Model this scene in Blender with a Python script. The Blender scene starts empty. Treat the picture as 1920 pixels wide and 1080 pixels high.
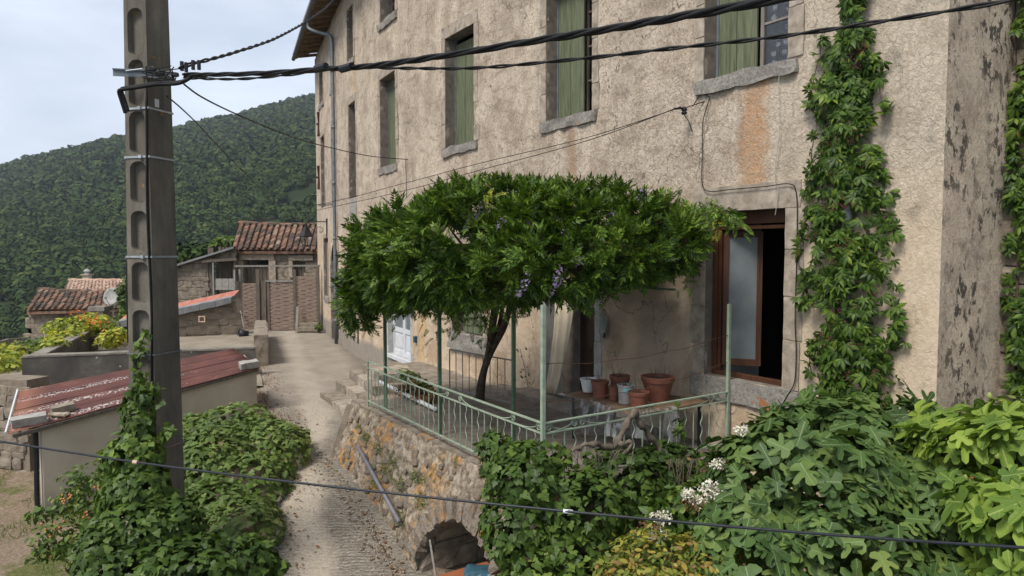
import bpy, math, random
import numpy as np
from mathutils import Vector, Matrix, noise as mnoise

random.seed(7)
rng = np.random.default_rng(7)
SC = bpy.context.scene
COL = SC.collection
R = math.radians

# ------------------------------------------------------------------ camera
FPX = 1290.0
CAMZ = 3.2
TH = math.atan(70.0 / FPX)
cam_d = bpy.data.cameras.new('camera')
cam = bpy.data.objects.new('camera', cam_d)
COL.objects.link(cam)
cam.location = (0, 0, CAMZ)
cam.rotation_euler = (math.pi / 2 - TH, 0, 0)
cam_d.sensor_width = 36.0
cam_d.lens = FPX / 1920.0 * 36.0
cam_d.clip_start = 0.05
cam_d.clip_end = 6000
SC.camera = cam

# ------------------------------------------------------------------ light
SUN_ELEV, SUN_AZ = R(54), R(222)      # azimuth clockwise from +Y: behind the camera to the left
world = bpy.data.worlds.new('World')
SC.world = world
world.use_nodes = True
wn = world.node_tree
wn.nodes.clear()
w_out = wn.nodes.new('ShaderNodeOutputWorld')
w_bg = wn.nodes.new('ShaderNodeBackground')
w_sky = wn.nodes.new('ShaderNodeTexSky')
w_sky.sky_type = 'NISHITA'
w_sky.sun_disc = False
w_sky.sun_elevation = SUN_ELEV
w_sky.sun_rotation = SUN_AZ
w_sky.air_density = 1.0
w_sky.dust_density = 3.0
w_sky.ozone_density = 1.2
w_tc = wn.nodes.new('ShaderNodeTexCoord')
w_map = wn.nodes.new('ShaderNodeMapping')
w_map.inputs['Scale'].default_value = (1.0, 1.0, 2.6)
w_n = wn.nodes.new('ShaderNodeTexNoise')
w_n.inputs['Scale'].default_value = 2.3
w_n.inputs['Detail'].default_value = 7
w_n.inputs['Roughness'].default_value = 0.52
w_r = wn.nodes.new('ShaderNodeValToRGB')
w_r.color_ramp.elements[0].position = 0.40
w_r.color_ramp.elements[0].color = (0.50, 0.50, 0.50, 1)
w_r.color_ramp.elements[1].position = 0.66
w_r.color_ramp.elements[1].color = (0.92, 0.92, 0.92, 1)
w_mix = wn.nodes.new('ShaderNodeMix')
w_mix.data_type = 'RGBA'
w_mix.inputs[7].default_value = (7.9, 8.6, 9.7, 1)
wn.links.new(w_tc.outputs['Generated'], w_map.inputs['Vector'])
wn.links.new(w_map.outputs['Vector'], w_n.inputs['Vector'])
wn.links.new(w_n.outputs[0], w_r.inputs[0])
wn.links.new(w_r.outputs[0], w_mix.inputs[0])
wn.links.new(w_sky.outputs[0], w_mix.inputs[6])
wn.links.new(w_mix.outputs[2], w_bg.inputs['Color'])
wn.links.new(w_bg.outputs[0], w_out.inputs['Surface'])
w_bg.inputs['Strength'].default_value = 0.094

sun_d = bpy.data.lights.new('sun', 'SUN')
sun_d.energy = 3.2
sun_d.angle = R(18)
sun_d.color = (1.0, 0.94, 0.86)
sun = bpy.data.objects.new('sun', sun_d)
COL.objects.link(sun)
sdir = Vector((math.sin(SUN_AZ) * math.cos(SUN_ELEV), math.cos(SUN_AZ) * math.cos(SUN_ELEV), math.sin(SUN_ELEV)))
sun.rotation_euler = sdir.to_track_quat('Z', 'Y').to_euler()
sun.location = (0, 0, 30)

SC.view_settings.view_transform = 'Standard'
SC.view_settings.look = 'None'
SC.view_settings.exposure = 0.50
SC.view_settings.gamma = 1.0
SC.view_settings.use_curve_mapping = False
SC.render.engine = 'CYCLES'
SC.cycles.max_bounces = 6
SC.cycles.diffuse_bounces = 2
SC.cycles.transparent_max_bounces = 12
SC.cycles.sample_clamp_indirect = 6.0

# ------------------------------------------------------------------ node helpers
def lin(r, g, b):
    f = lambda c: (c / 255 / 12.92) if c / 255 <= 0.04045 else ((c / 255 + 0.055) / 1.055) ** 2.4
    return (f(r), f(g), f(b), 1)

class Mt:
    def __init__(s, name, rough=0.85, spec=0.25, metal=0.0):
        s.m = bpy.data.materials.new(name)
        s.m.use_nodes = True
        s.nt = s.m.node_tree
        s.b = s.nt.nodes['Principled BSDF']
        s.out = s.nt.nodes['Material Output']
        s.b.inputs['Roughness'].default_value = rough
        s.b.inputs['Specular IOR Level'].default_value = spec
        s.b.inputs['Metallic'].default_value = metal
        s._tc = None
    def put(s, sock, v):
        if isinstance(v, bpy.types.NodeSocket):
            s.nt.links.new(v, sock)
        elif v is not None:
            if isinstance(v, (tuple, list)) and hasattr(sock.default_value, '__len__') and len(sock.default_value) == 4 and len(v) == 3:
                v = (*v, 1)
            try:
                sock.default_value = v
            except Exception:
                sock.default_value = (v, v, v, 1) if len(sock.default_value) == 4 else (v, v, v)
    def nd(s, t, ins=None, **props):
        n = s.nt.nodes.new(t)
        for k, v in props.items():
            setattr(n, k, v)
        for k, v in (ins or {}).items():
            s.put(n.inputs[k], v)
        return n
    def tc(s, w='Object'):
        if s._tc is None:
            s._tc = s.nt.nodes.new('ShaderNodeTexCoord')
        return s._tc.outputs[w]
    def vec(s, w='Object', scale=(1, 1, 1), rot=(0, 0, 0), rnd=False):
        src = s.tc(w)
        if rnd:
            oi = s.nd('ShaderNodeObjectInfo')
            add = s.nd('ShaderNodeVectorMath', {0: src}, operation='ADD')
            mul = s.math('MULTIPLY', oi.outputs['Random'], 37.0)
            s.nt.links.new(mul, add.inputs[1])
            src = add.outputs[0]
        n = s.nd('ShaderNodeMapping', {'Vector': src})
        n.inputs['Scale'].default_value = scale
        n.inputs['Rotation'].default_value = rot
        return n.outputs[0]
    def noise(s, v, scale=5, detail=5, rough=0.55, dist=0.0, out=0):
        return s.nd('ShaderNodeTexNoise', {'Vector': v, 'Scale': scale, 'Detail': detail, 'Roughness': rough, 'Distortion': dist}).outputs[out]
    def voro(s, v, scale=5, feature='F1', out='Distance', rnd=1.0):
        return s.nd('ShaderNodeTexVoronoi', {'Vector': v, 'Scale': scale, 'Randomness': rnd}, feature=feature).outputs[out]
    def math(s, op, a, b=0.0, c=None, clamp=False):
        n = s.nd('ShaderNodeMath', {0: a, 1: b}, operation=op)
        if c is not None:
            s.put(n.inputs[2], c)
        n.use_clamp = clamp
        return n.outputs[0]
    def rng(s, v, a, b, c=0.0, d=1.0):
        n = s.nd('ShaderNodeMapRange', {0: v, 1: a, 2: b, 3: c, 4: d})
        n.interpolation_type = 'SMOOTHSTEP'
        return n.outputs[0]
    def mix(s, f, a, b, mode='MIX'):
        n = s.nd('ShaderNodeMix', data_type='RGBA', blend_type=mode)
        s.put(n.inputs[0], f); s.put(n.inputs[6], a); s.put(n.inputs[7], b)
        return n.outputs[2]
    def ramp(s, v, stops):
        n = s.nd('ShaderNodeValToRGB', {0: v})
        cr = n.color_ramp
        cr.elements[0].position = stops[0][0]; cr.elements[0].color = (*stops[0][1][:3], 1)
        cr.elements[1].position = stops[-1][0]; cr.elements[1].color = (*stops[-1][1][:3], 1)
        for p, c in stops[1:-1]:
            e = cr.elements.new(p); e.color = (*c[:3], 1)
        return n.outputs[0]
    def xyz(s, v):
        return s.nd('ShaderNodeSeparateXYZ', {0: v}).outputs
    def bump(s, h, strength=0.5, dist=0.02, normal=None):
        n = s.nd('ShaderNodeBump', {'Height': h, 'Strength': strength, 'Distance': dist})
        if normal is not None:
            s.nt.links.new(normal, n.inputs['Normal'])
        return n.outputs[0]
    def color(s, c): s.put(s.b.inputs['Base Color'], c); return s
    def normal(s, n): s.nt.links.new(n, s.b.inputs['Normal']); return s

# ------------------------------------------------------------------ pixel -> place
def ray(px, py):
    a = (px - 960) / FPX; b = -(py - 540) / FPX
    return Vector((a, math.cos(TH) + b * math.sin(TH), -math.sin(TH) + b * math.cos(TH)))
def P(px, py, t):
    d = ray(px, py); k = t / d.y
    return Vector((d.x * k, t, CAMZ + d.z * k))
def G(px, py, z):
    d = ray(px, py); k = (z - CAMZ) / d.z
    return Vector((d.x * k, d.y * k, z))
def pxl(p):
    """world point -> photograph pixel (for checks)"""
    x, y, z = p[0], p[1], p[2] - CAMZ
    fwd = y * math.cos(TH) - z * math.sin(TH)
    up = y * math.sin(TH) + z * math.cos(TH)
    return 960 + FPX * x / fwd, 540 - FPX * up / fwd

# ------------------------------------------------------------------ object helpers
WL = {}
def _finish(o, parent, wloc):
    COL.objects.link(o)
    WL[o.name] = Vector(wloc)
    if parent is not None:
        o.parent = parent
        o.location = Vector(wloc) - WL[parent.name]
    else:
        o.location = wloc
def tagit(o, label=None, cat=None, group=None, kind=None):
    if label: o['label'] = label
    if cat: o['category'] = cat
    if group: o['group'] = group
    if kind: o['kind'] = kind
    return o
def thing(name, loc, label, cat, group=None):
    o = bpy.data.objects.new(name, None)
    o.empty_display_size = 0.1
    _finish(o, None, loc)
    return tagit(o, label, cat, group)

def place(name, mesh, mat4, parent, label=None):
    """a shared-mesh piece put at a world matrix"""
    o = bpy.data.objects.new(name, mesh)
    COL.objects.link(o)
    w = mat4.translation.copy()
    WL[o.name] = w
    if parent is not None:
        o.parent = parent
        o.matrix_basis = Matrix.Translation(-WL[parent.name]) @ mat4
    else:
        o.matrix_basis = mat4
    if label: o['label'] = label
    return o

class MB:
    def __init__(s):
        s.v = []; s.f = []; s.uv = None
    def add(s, vs, fs):
        b = len(s.v)
        s.v.extend([tuple(v) for v in vs])
        s.f.extend([tuple(i + b for i in f) for f in fs])
        return s
    def quad(s, a, b, c, d): return s.add([a, b, c, d], [(0, 1, 2, 3)])
    def hexa(s, p):
        # p: 8 points, bottom 0-3 ccw, top 4-7
        return s.add(p, [(0, 3, 2, 1), (4, 5, 6, 7), (0, 1, 5, 4), (1, 2, 6, 5), (2, 3, 7, 6), (3, 0, 4, 7)])
    def box(s, c, size, rz=0.0, M=None):
        c = Vector(c); hx, hy, hz = size[0] / 2, size[1] / 2, size[2] / 2
        pts = [Vector(q) for q in ((-hx, -hy, -hz), (hx, -hy, -hz), (hx, hy, -hz), (-hx, hy, -hz), (-hx, -hy, hz), (hx, -hy, hz), (hx, hy, hz), (-hx, hy, hz))]
        rot = M if M is not None else Matrix.Rotation(rz, 3, 'Z')
        return s.hexa([c + rot @ q for q in pts])
    def beam(s, a, b, w, h, up=(0, 0, 1)):
        a = Vector(a); b = Vector(b); d = (b - a).normalized()
        x = d.cross(Vector(up)).normalized(); y = x.cross(d).normalized()
        x = x * w / 2; y = y * h / 2
        return s.hexa([a - x - y, a + x - y, b + x - y, b - x - y, a - x + y, a + x + y, b + x + y, b - x + y])
    def tube(s, path, r, n=8, caps=True, closed=False):
        path = [Vector(p) for p in path]
        m = len(path)
        rr = r if hasattr(r, '__len__') else [r] * m
        t0 = (path[1] - path[0]).normalized()
        ref = Vector((0, 0, 1)) if abs(t0.z) < 0.9 else Vector((1, 0, 0))
        x = t0.cross(ref).normalized()
        vs = []; fs = []
        for i in range(m):
            t = (path[min(i + 1, m - 1)] - path[max(i - 1, 0)])
            t = t.normalized() if t.length > 1e-9 else t0
            x = (x - t * x.dot(t)).normalized(); y = t.cross(x)
            for k in range(n):
                a = 2 * math.pi * k / n
                vs.append(path[i] + (x * math.cos(a) + y * math.sin(a)) * rr[i])
        for i in range(m - 1):
            for k in range(n):
                k2 = (k + 1) % n
                fs.append((i * n + k, i * n + k2, (i + 1) * n + k2, (i + 1) * n + k))
        if caps:
            fs.append(tuple(reversed(range(n)))); fs.append(tuple((m - 1) * n + k for k in range(n)))
        return s.add(vs, fs)
    def lathe(s, c, prof, n=20, squash=None):
        c = Vector(c); vs = []; fs = []
        for r, z in prof:
            for k in range(n):
                a = 2 * math.pi * k / n
                vs.append(c + Vector((r * math.cos(a), r * math.sin(a), z)))
        for i in range(len(prof) - 1):
            for k in range(n):
                k2 = (k + 1) % n
                fs.append((i * n + k, i * n + k2, (i + 1) * n + k2, (i + 1) * n + k))
        return s.add(vs, fs)
    def rough(s, fn, div=(4, 2, 2), amp=0.01, freq=6.0, rnd=0.0):
        """subdivided noisy cuboid; fn maps (u,v,w) in -1..1 to a world point"""
        idx = {}; vs = []; fs = []
        def vid(i, j, k):
            key = (i, j, k)
            if key not in idx:
                u = 2 * i / div[0] - 1; v = 2 * j / div[1] - 1; w = 2 * k / div[2] - 1
                if rnd > 0:
                    q = Vector((u, v, w)); L = q.length
                    q2 = q / L * 1.15 if L > 0 else q
                    q = q.lerp(q2, rnd); u, v, w = q
                p = Vector(fn(u, v, w))
                nn = mnoise.noise_vector(p * freq)
                idx[key] = len(vs); vs.append(p + nn * amp)
            return idx[key]
        a, b, c = div
        for i in range(a):
            for j in range(b):
                fs.append((vid(i, j, 0), vid(i, j + 1, 0), vid(i + 1, j + 1, 0), vid(i + 1, j, 0)))
                fs.append((vid(i, j, c), vid(i + 1, j, c), vid(i + 1, j + 1, c), vid(i, j + 1, c)))
        for i in range(a):
            for k in range(c):
                fs.append((vid(i, 0, k), vid(i + 1, 0, k), vid(i + 1, 0, k + 1), vid(i, 0, k + 1)))
                fs.append((vid(i, b, k), vid(i, b, k + 1), vid(i + 1, b, k + 1), vid(i + 1, b, k)))
        for j in range(b):
            for k in range(c):
                fs.append((vid(0, j, k), vid(0, j, k + 1), vid(0, j + 1, k + 1), vid(0, j + 1, k)))
                fs.append((vid(a, j, k), vid(a, j + 1, k), vid(a, j + 1, k + 1), vid(a, j, k + 1)))
        return s.add(vs, fs)
    def build(s, name, mat, parent=None, label=None, cat=None, group=None, kind=None, smooth=False, bevel=0, origin=None, flip=False):
        me = bpy.data.meshes.new(name)
        V = np.array(s.v, dtype=float)
        if origin is None:
            o0 = np.array([(V[:, 0].min() + V[:, 0].max()) / 2, (V[:, 1].min() + V[:, 1].max()) / 2, V[:, 2].min()])
        else:
            o0 = np.array(origin, dtype=float)
        fs = s.f if not flip else [tuple(reversed(f)) for f in s.f]
        me.from_pydata((V - o0).tolist(), [], fs)
        if s.uv is not None:
            l = me.uv_layers.new(name='UVMap')
            vi = np.empty(len(me.loops), dtype=np.int32); me.loops.foreach_get('vertex_index', vi)
            l.data.foreach_set('uv', np.array(s.uv)[vi].astype(np.float32).ravel())
        if smooth:
            me.polygons.foreach_set('use_smooth', [True] * len(me.polygons))
        me.materials.append(mat.m if isinstance(mat, Mt) else mat)
        o = bpy.data.objects.new(name, me)
        _finish(o, parent, o0)
        if bevel:
            b = o.modifiers.new('bevel', 'BEVEL'); b.width = bevel; b.segments = 2; b.limit_method = 'ANGLE'
        return tagit(o, label, cat, group, kind)

def fast_mesh(name, V, loops, counts, mat, uv=None, smooth=False):
    me = bpy.data.meshes.new(name)
    me.vertices.add(len(V)); me.vertices.foreach_set('co', np.ascontiguousarray(V, dtype=np.float32).ravel())
    me.loops.add(len(loops)); me.loops.foreach_set('vertex_index', loops.astype(np.int32))
    st = np.concatenate([[0], np.cumsum(counts)[:-1]]).astype(np.int32)
    me.polygons.add(len(counts)); me.polygons.foreach_set('loop_start', st)
    me.polygons.foreach_set('loop_total', counts.astype(np.int32))
    if uv is not None:
        l = me.uv_layers.new(name='UVMap'); l.data.foreach_set('uv', np.ascontiguousarray(uv, dtype=np.float32).ravel())
    if smooth:
        me.polygons.foreach_set('use_smooth', np.ones(len(counts), dtype=bool))
    me.update(calc_edges=True)
    me.materials.append(mat.m if isinstance(mat, Mt) else mat)
    return me

def norm(a): return a / (np.linalg.norm(a, axis=-1, keepdims=True) + 1e-9)

class Tpl:
    def __init__(s, v, f):
        s.v = np.array(v, dtype=float); s.loops = np.array([i for q in f for i in q]); s.counts = np.array([len(q) for q in f]); s.f = f
def bases(nrm, d):
    y = norm(d); z = norm(nrm - y * np.sum(nrm * y, axis=1, keepdims=True)); x = np.cross(y, z)
    return x, y, z
def scatter_mesh(name, tpl, pts, nrm, d, size, mat, smooth=False):
    x, y, z = bases(nrm, d); N = len(pts); k = len(tpl.v)
    sz = np.asarray(size).reshape(-1, 1, 1) * np.ones((N, 1, 1))
    T = tpl.v[None] * sz
    V = pts[:, None] + T[:, :, 0:1] * x[:, None] + T[:, :, 1:2] * y[:, None] + T[:, :, 2:3] * z[:, None]
    V = V.reshape(-1, 3)
    loops = (tpl.loops[None] + (np.arange(N) * k)[:, None]).ravel()
    counts = np.tile(tpl.counts, N)
    uv = np.tile(tpl.v[tpl.loops][:, :2], (N, 1))
    return fast_mesh(name, V, loops, counts, mat, uv, smooth)
def leaves(name, tpl, pts, nrm, d, size, mat, parent, nparts=0, partname='leaf', restname='foliage', kind='stuff'):
    """nearest nparts leaves as single objects sharing a mesh, the rest as one joined mesh"""
    size = np.asarray(size) * np.ones(len(pts))
    if nparts:
        dist = np.linalg.norm(pts - np.array([0, 0, CAMZ]), axis=1) / size
        order = np.argsort(dist); near, far = order[:nparts], order[nparts:]
        vs = []
        for q in range(4):
            j = tpl.v.copy(); j[:, 2] += (0.14 * q - 0.34) * (j[:, 1] ** 2) + (0.30 - .16 * q) * np.abs(j[:, 0]) + .05 * np.sin(9 * j[:, 1] + 7 * j[:, 0] + q); j[:, 0] *= 0.84 + 0.08 * q
            me = fast_mesh(partname, j, tpl.loops, tpl.counts, mat, tpl.v[tpl.loops][:, :2])
            vs.append(me)
        x, y, z = bases(nrm[near], d[near])
        for i, q in enumerate(near):
            s_ = size[q]
            M = Matrix(((x[i][0] * s_, y[i][0] * s_, z[i][0] * s_, pts[q][0]), (x[i][1] * s_, y[i][1] * s_, z[i][1] * s_, pts[q][1]), (x[i][2] * s_, y[i][2] * s_, z[i][2] * s_, pts[q][2]), (0, 0, 0, 1)))
            place(partname, vs[i % 4], M, parent)
    else:
        far = np.arange(len(pts))
    base = np.array(WL[parent.name]) if parent is not None else np.zeros(3)
    me = scatter_mesh(restname, tpl, pts[far] - base, nrm[far], d[far], size[far], mat)
    o = bpy.data.objects.new(restname, me)
    _finish(o, parent, base)
    if kind: o['kind'] = kind
    return o

def fan(outline, centre, zc=-0.04):
    """leaf template from a half outline (x>=0, from stem to tip), mirrored"""
    h = outline
    full = [(x, y) for x, y in h] + [(-x, y) for x, y in reversed(h[1:-1])]
    v = [(centre[0], centre[1], zc)] + [(x, y, -0.18 * (x * x) + 0.06 * math.sin(5 * y) * abs(x) - 0.1 * y * y) for x, y in full]
    n = len(full)
    return Tpl(v, [(0, 1 + (i + 1) % n, 1 + i) for i in range(n)])
T_FIG = fan([(0, 0), (.12, -.07), (.30, -.05), (.44, .10), (.42, .20), (.24, .27), (.17, .34), (.36, .42), (.56, .58), (.55, .70), (.42, .70), (.22, .58), (.13, .60), (.19, .78), (.15, .93), (0, 1.0)], (0, .38))
T_IVY = fan([(0, .06), (.18, -.06), (.40, .02), (.47, .16), (.33, .34), (.40, .52), (.24, .60), (.12, .82), (0, 1.0)], (0, .35), 0.03)
T_OVATE = fan([(0, 0), (.16, .12), (.27, .36), (.22, .66), (.08, .90), (0, 1.0)], (0, .4), -0.06)
def palmate(n=5, spread=78):
    v = []; f = []
    for i in range(n):
        a = R(-spread + 2 * spread * i / (n - 1)); L = 1.0 - 0.30 * (abs(i - (n - 1) / 2) / ((n - 1) / 2)) ** 1.3
        c, s_ = math.cos(a), math.sin(a); b = len(v)
        for x, y, z in ((0, .03, 0), (.13, .38, -.03), (.17, .62, -.06), (0, 1, -.22), (-.17, .62, -.06), (-.13, .38, -.03), (0, .5, .035)):
            x *= L; y *= L
            v.append((x * c + y * s_, -x * s_ + y * c, z))
        f += [(b + 6, b, b + 1), (b + 6, b + 1, b + 2), (b + 6, b + 2, b + 3), (b + 6, b + 3, b + 4), (b + 6, b + 4, b + 5), (b + 6, b + 5, b)]
    return Tpl(v, f)
T_PALM = palmate()
def pinnate(pairs=6):
    v = []; f = []
    def lf(x0, y0, z0, a, L):
        b = len(v); c, s_ = math.cos(a), math.sin(a)
        for x, y, z in ((0, 0, 0), (.19, .42, -.02), (0, 1, -.22), (-.19, .42, -.02)):
            x *= L; y *= L
            v.append((x0 + x * c + y * s_, y0 - x * s_ + y * c, z0 + z * L))
        f.extend([(b, b + 1, b + 2), (b, b + 2, b + 3)])
    for i in range(pairs):
        y = 0.16 + 0.66 * i / (pairs - 1); z = -0.32 * y * y
        for sg in (-1, 1):
            lf(0, y, z, sg * R(62 - 4 * i), 0.34 - 0.015 * i)
    lf(0, .84, -.24, 0, .36)
    b = len(v)
    v.extend([(-.008, 0, 0), (.008, 0, 0), (.006, .86, -.25), (-.006, .86, -.25)]); f.append((b, b + 1, b + 2, b + 3))
    return Tpl(v, f)
T_PIN = pinnate()

def fbm(p, f=1.0, o=3):
    return np.array([mnoise.fractal(Vector(q) * f, 0.7, 2.0, o) for q in p])
def shell(blobs, n, inner=0.78, bump=0.22, freq=2.2, seed=1, hemi=False):
    """points on the outer shell of a union of ellipsoids [(centre, radii)]"""
    g = np.random.default_rng(seed)
    C = np.array([b[0] for b in blobs], dtype=float); Rr = np.array([b[1] for b in blobs], dtype=float)
    w = (Rr[:, 0] * Rr[:, 1] + Rr[:, 1] * Rr[:, 2] + Rr[:, 0] * Rr[:, 2]); w = w / w.sum()
    outp = []; outn = []; got = 0
    while got < n:
        m = int((n - got) * 1.8) + 50
        k = g.choice(len(blobs), m, p=w)
        u = norm(g.normal(size=(m, 3)))
        if hemi: u[:, 2] = np.abs(u[:, 2]) * 0.9 + 0.1 * u[:, 2]; u = norm(u)
        rr = inner + (1 - inner) * g.random(m) ** 0.6
        q = C[k] + u * Rr[k]
        rr = rr * (1 + bump * fbm(q, freq, 3))
        p = C[k] + u * Rr[k] * rr[:, None]
        keep = np.ones(m, bool)
        for b in range(len(blobs)):
            e = np.linalg.norm((p - C[b]) / Rr[b], axis=1)
            keep &= (e > inner * 0.92) | (k == b)
        nn = norm(u / Rr[k])
        outp.append(p[keep]); outn.append(nn[keep]); got += keep.sum()
    return np.concatenate(outp)[:n], np.concatenate(outn)[:n]
def orient(nrm, seed=1, up=0.35, jit=0.55, droop=0.5):
    """leaf face normals and tip directions: faces look outwards/upwards, tips hang"""
    g = np.random.default_rng(seed); N = len(nrm)
    fn = norm(nrm + np.array([0, 0, up]) + g.normal(size=(N, 3)) * jit)
    d = g.normal(size=(N, 3)) * 0.7 + nrm * 0.45 + np.array([0, 0, -droop])
    d = norm(d - fn * np.sum(d * fn, axis=1, keepdims=True))
    return fn, d
def tufts(blobs, n, per, inner, bump, freq, seed, spread=.8, updir=.35, off=.0, flat=False):
    """leaves in tufts: each tuft fans out from one shoot tip"""
    c, nr = shell(blobs, n, inner, bump, freq, seed)
    g = np.random.default_rng(seed + 1)
    ax = norm(nr * .9 + np.array([0, 0, updir]) + g.normal(size=nr.shape) * .25)
    C = np.repeat(c, per, 0); A = np.repeat(ax, per, 0)
    q = norm(np.cross(A, g.normal(size=A.shape)))
    if flat:      # rosette: blades spread sideways, faces look along the shoot
        d = norm(q + A * g.uniform(-.45, .35, (len(A), 1)) + np.array([0, 0, -.25]))
        n_ = norm(A + g.normal(size=A.shape) * .22 + q * g.uniform(0, .5, (len(A), 1)))
    else:
        sp = g.uniform(.15, 1.0, (len(A), 1)) * spread
        d = norm(A + q * sp); n_ = norm(A - q * .3 + g.normal(size=A.shape) * .3 + np.array([0, 0, .4]))
    P_ = C + d * off + g.normal(size=A.shape) * .012
    return P_, n_, d
def blob(px, py, t, rx, ry, rt):
    return (tuple(P(px, py, t)), (rx * t / FPX, rt, ry * t / FPX))
def spline(pts, n=8):
    pts = [Vector(p) for p in pts]
    out = []
    for i in range(len(pts) - 1):
        p0 = pts[max(i - 1, 0)]; p1 = pts[i]; p2 = pts[i + 1]; p3 = pts[min(i + 2, len(pts) - 1)]
        for k in range(n):
            t = k / n
            out.append(0.5 * ((2 * p1) + (p2 - p0) * t + (2 * p0 - 5 * p1 + 4 * p2 - p3) * t * t + (3 * p1 - p0 - 3 * p2 + p3) * t ** 3))
    out.append(pts[-1])
    return out
# ------------------------------------------------------------------ materials
MAT = {}
def simple(name, c1, c2, scale=6, rough=0.85, spec=0.25, metal=0.0, bump=0.3, dist=0.01, detail=6, rnd=True, w='Object', grain=40, stretch=(1, 1, 1)):
    m = Mt(name, rough, spec, metal)
    v = m.vec(w, stretch, rnd=rnd)
    n = m.noise(v, scale, detail, 0.6)
    m.color(m.ramp(n, [(0.3, c1), (0.7, c2)]))
    if bump:
        n2 = m.noise(v, grain, 4, 0.65)
        m.normal(m.bump(m.math('ADD', m.math('MULTIPLY', n, 1.0), m.math('MULTIPLY', n2, 0.5)), bump, dist))
    MAT[name] = m
    return m

def island_rand(m):
    g = m.nd('ShaderNodeNewGeometry').outputs['Random Per Island']
    o = m.nd('ShaderNodeObjectInfo').outputs['Random']
    return m.math('FRACT', m.math('ADD', g, m.math('MULTIPLY', o, 3.7)))

def leafmat(name, stops, rough=0.5, spec=0.22, trans=0.3, vein=None, patch=0.25, pscale=1.2):
    m = Mt(name, rough, spec)
    r = island_rand(m)
    rough = max(rough, .46); m.b.inputs['Roughness'].default_value = rough
    big = m.noise(m.vec('Object'), pscale, 3)
    v = m.math('ADD', m.math('MULTIPLY', r, 1 - patch), m.math('MULTIPLY', m.rng(big, 0.3, 0.7), patch))
    c = m.ramp(v, stops)
    uvx = m.xyz(m.tc('UV'))
    ax = m.math('ABSOLUTE', uvx[0])
    mid = m.rng(ax, 0.0, 0.03, 1.0, 0.0)
    if vein:
        c = m.mix(m.math('MULTIPLY', mid, 0.7), c, vein)
        # side veins
        k = m.math('ADD', m.math('MULTIPLY', uvx[1], 9.0), m.math('MULTIPLY', ax, -7.0))
        w = m.rng(m.math('ABSOLUTE', m.math('SUBTRACT', m.math('FRACT', k), 0.5)), 0.0, 0.07, 0.45, 0.0)
        c = m.mix(w, c, vein)
    m.color(c)
    tr = m.nd('ShaderNodeBsdfTranslucent', {'Color': m.mix(1.0, c, (1.25, 1.35, 0.55, 1), 'MULTIPLY')})
    mx = m.nd('ShaderNodeMixShader', {0: trans, 1: m.b.outputs[0], 2: tr.outputs[0]})
    m.nt.links.new(mx.outputs[0], m.out.inputs[0])
    MAT[name] = m
    return m

leafmat('wisteria_leaf', [(0.0, (.015, .034, .005)), (0.4, (.040, .082, .009)), (0.75, (.090, .155, .016)), (0.93, (.16, .23, .025)), (1.0, (.30, .31, .05))], trans=.2)
leafmat('ivy_leaf', [(0.0, (.016, .032, .007)), (0.45, (.046, .085, .015)), (0.8, (.11, .17, .028)), (1.0, (.22, .28, .055))], vein=(.10, .16, .06), rough=.38, patch=.5, pscale=0.9)
leafmat('mound_leaf', [(0.0, (.035, .060, .013)), (0.4, (.085, .135, .028)), (0.8, (.16, .215, .055)), (1.0, (.28, .28, .09))], vein=(.15, .20, .08), rough=.45, patch=.4, pscale=0.7)
leafmat('creeper_leaf', [(0.0, (.010, .024, .005)), (0.4, (.035, .072, .010)), (0.75, (.080, .140, .018)), (0.93, (.17, .23, .03)), (1.0, (.20, .09, .04))], vein=(.10, .18, .04), rough=.4)
leafmat('fig_leaf', [(0.0, (.024, .052, .013)), (0.5, (.066, .118, .028)), (0.85, (.12, .175, .042)), (1.0, (.20, .22, .05))], vein=(.20, .27, .13), rough=.55, trans=.22)
leafmat('lime_fig_leaf', [(0.0, (.060, .12, .020)), (0.5, (.14, .22, .035)), (0.85, (.24, .32, .05)), (1.0, (.34, .36, .07))], vein=(.33, .38, .13), rough=.55)
leafmat('yellow_shrub_leaf', [(0.0, (.04, .08, .015)), (0.35, (.13, .17, .025)), (0.6, (.30, .27, .04)), (0.75, (.22, .12, .04)), (1.0, (.075, .038, .018))], vein=(.3, .3, .1))
leafmat('gold_vine_leaf', [(0.0, (.08, .13, .02)), (0.5, (.26, .30, .04)), (0.85, (.45, .42, .05)), (1.0, (.50, .22, .05))])
leafmat('trumpet_flower', [(0.0, (.55, .12, .03)), (1.0, (.60, .25, .05))])
leafmat('shrub_leaf', [(0.0, (.03, .06, .015)), (0.6, (.09, .15, .03)), (1.0, (.20, .22, .05))], vein=(.15, .2, .07))
leafmat('dry_leaf', [(0.0, (.05, .025, .012)), (0.6, (.16, .08, .035)), (1.0, (.30, .20, .09))], trans=.1, rough=.8)
leafmat('grass_blade', [(0.0, (.05, .085, .02)), (0.6, (.12, .16, .04)), (1.0, (.28, .25, .10))], trans=.2, rough=.7)
leafmat('petal_violet', [(0.0, (.16, .11, .22)), (1.0, (.30, .24, .38))], trans=.2, rough=.7)
leafmat('petal_white', [(0.0, (.45, .38, .28)), (0.5, (.65, .62, .55)), (1.0, (.75, .73, .68))], trans=.2, rough=.7)
leafmat('berry', [(0.0, (.06, .015, .03)), (1.0, (.20, .04, .05))], trans=0.0, rough=.4)
leafmat('wood_far', [(0.0, (.014, .026, .010)), (0.4, (.024, .043, .013)), (0.75, (.042, .066, .019)), (0.93, (.068, .090, .028)), (1.0, (.10, .10, .045))], trans=.0, rough=.85, spec=.05, patch=.75, pscale=.13)

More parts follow.
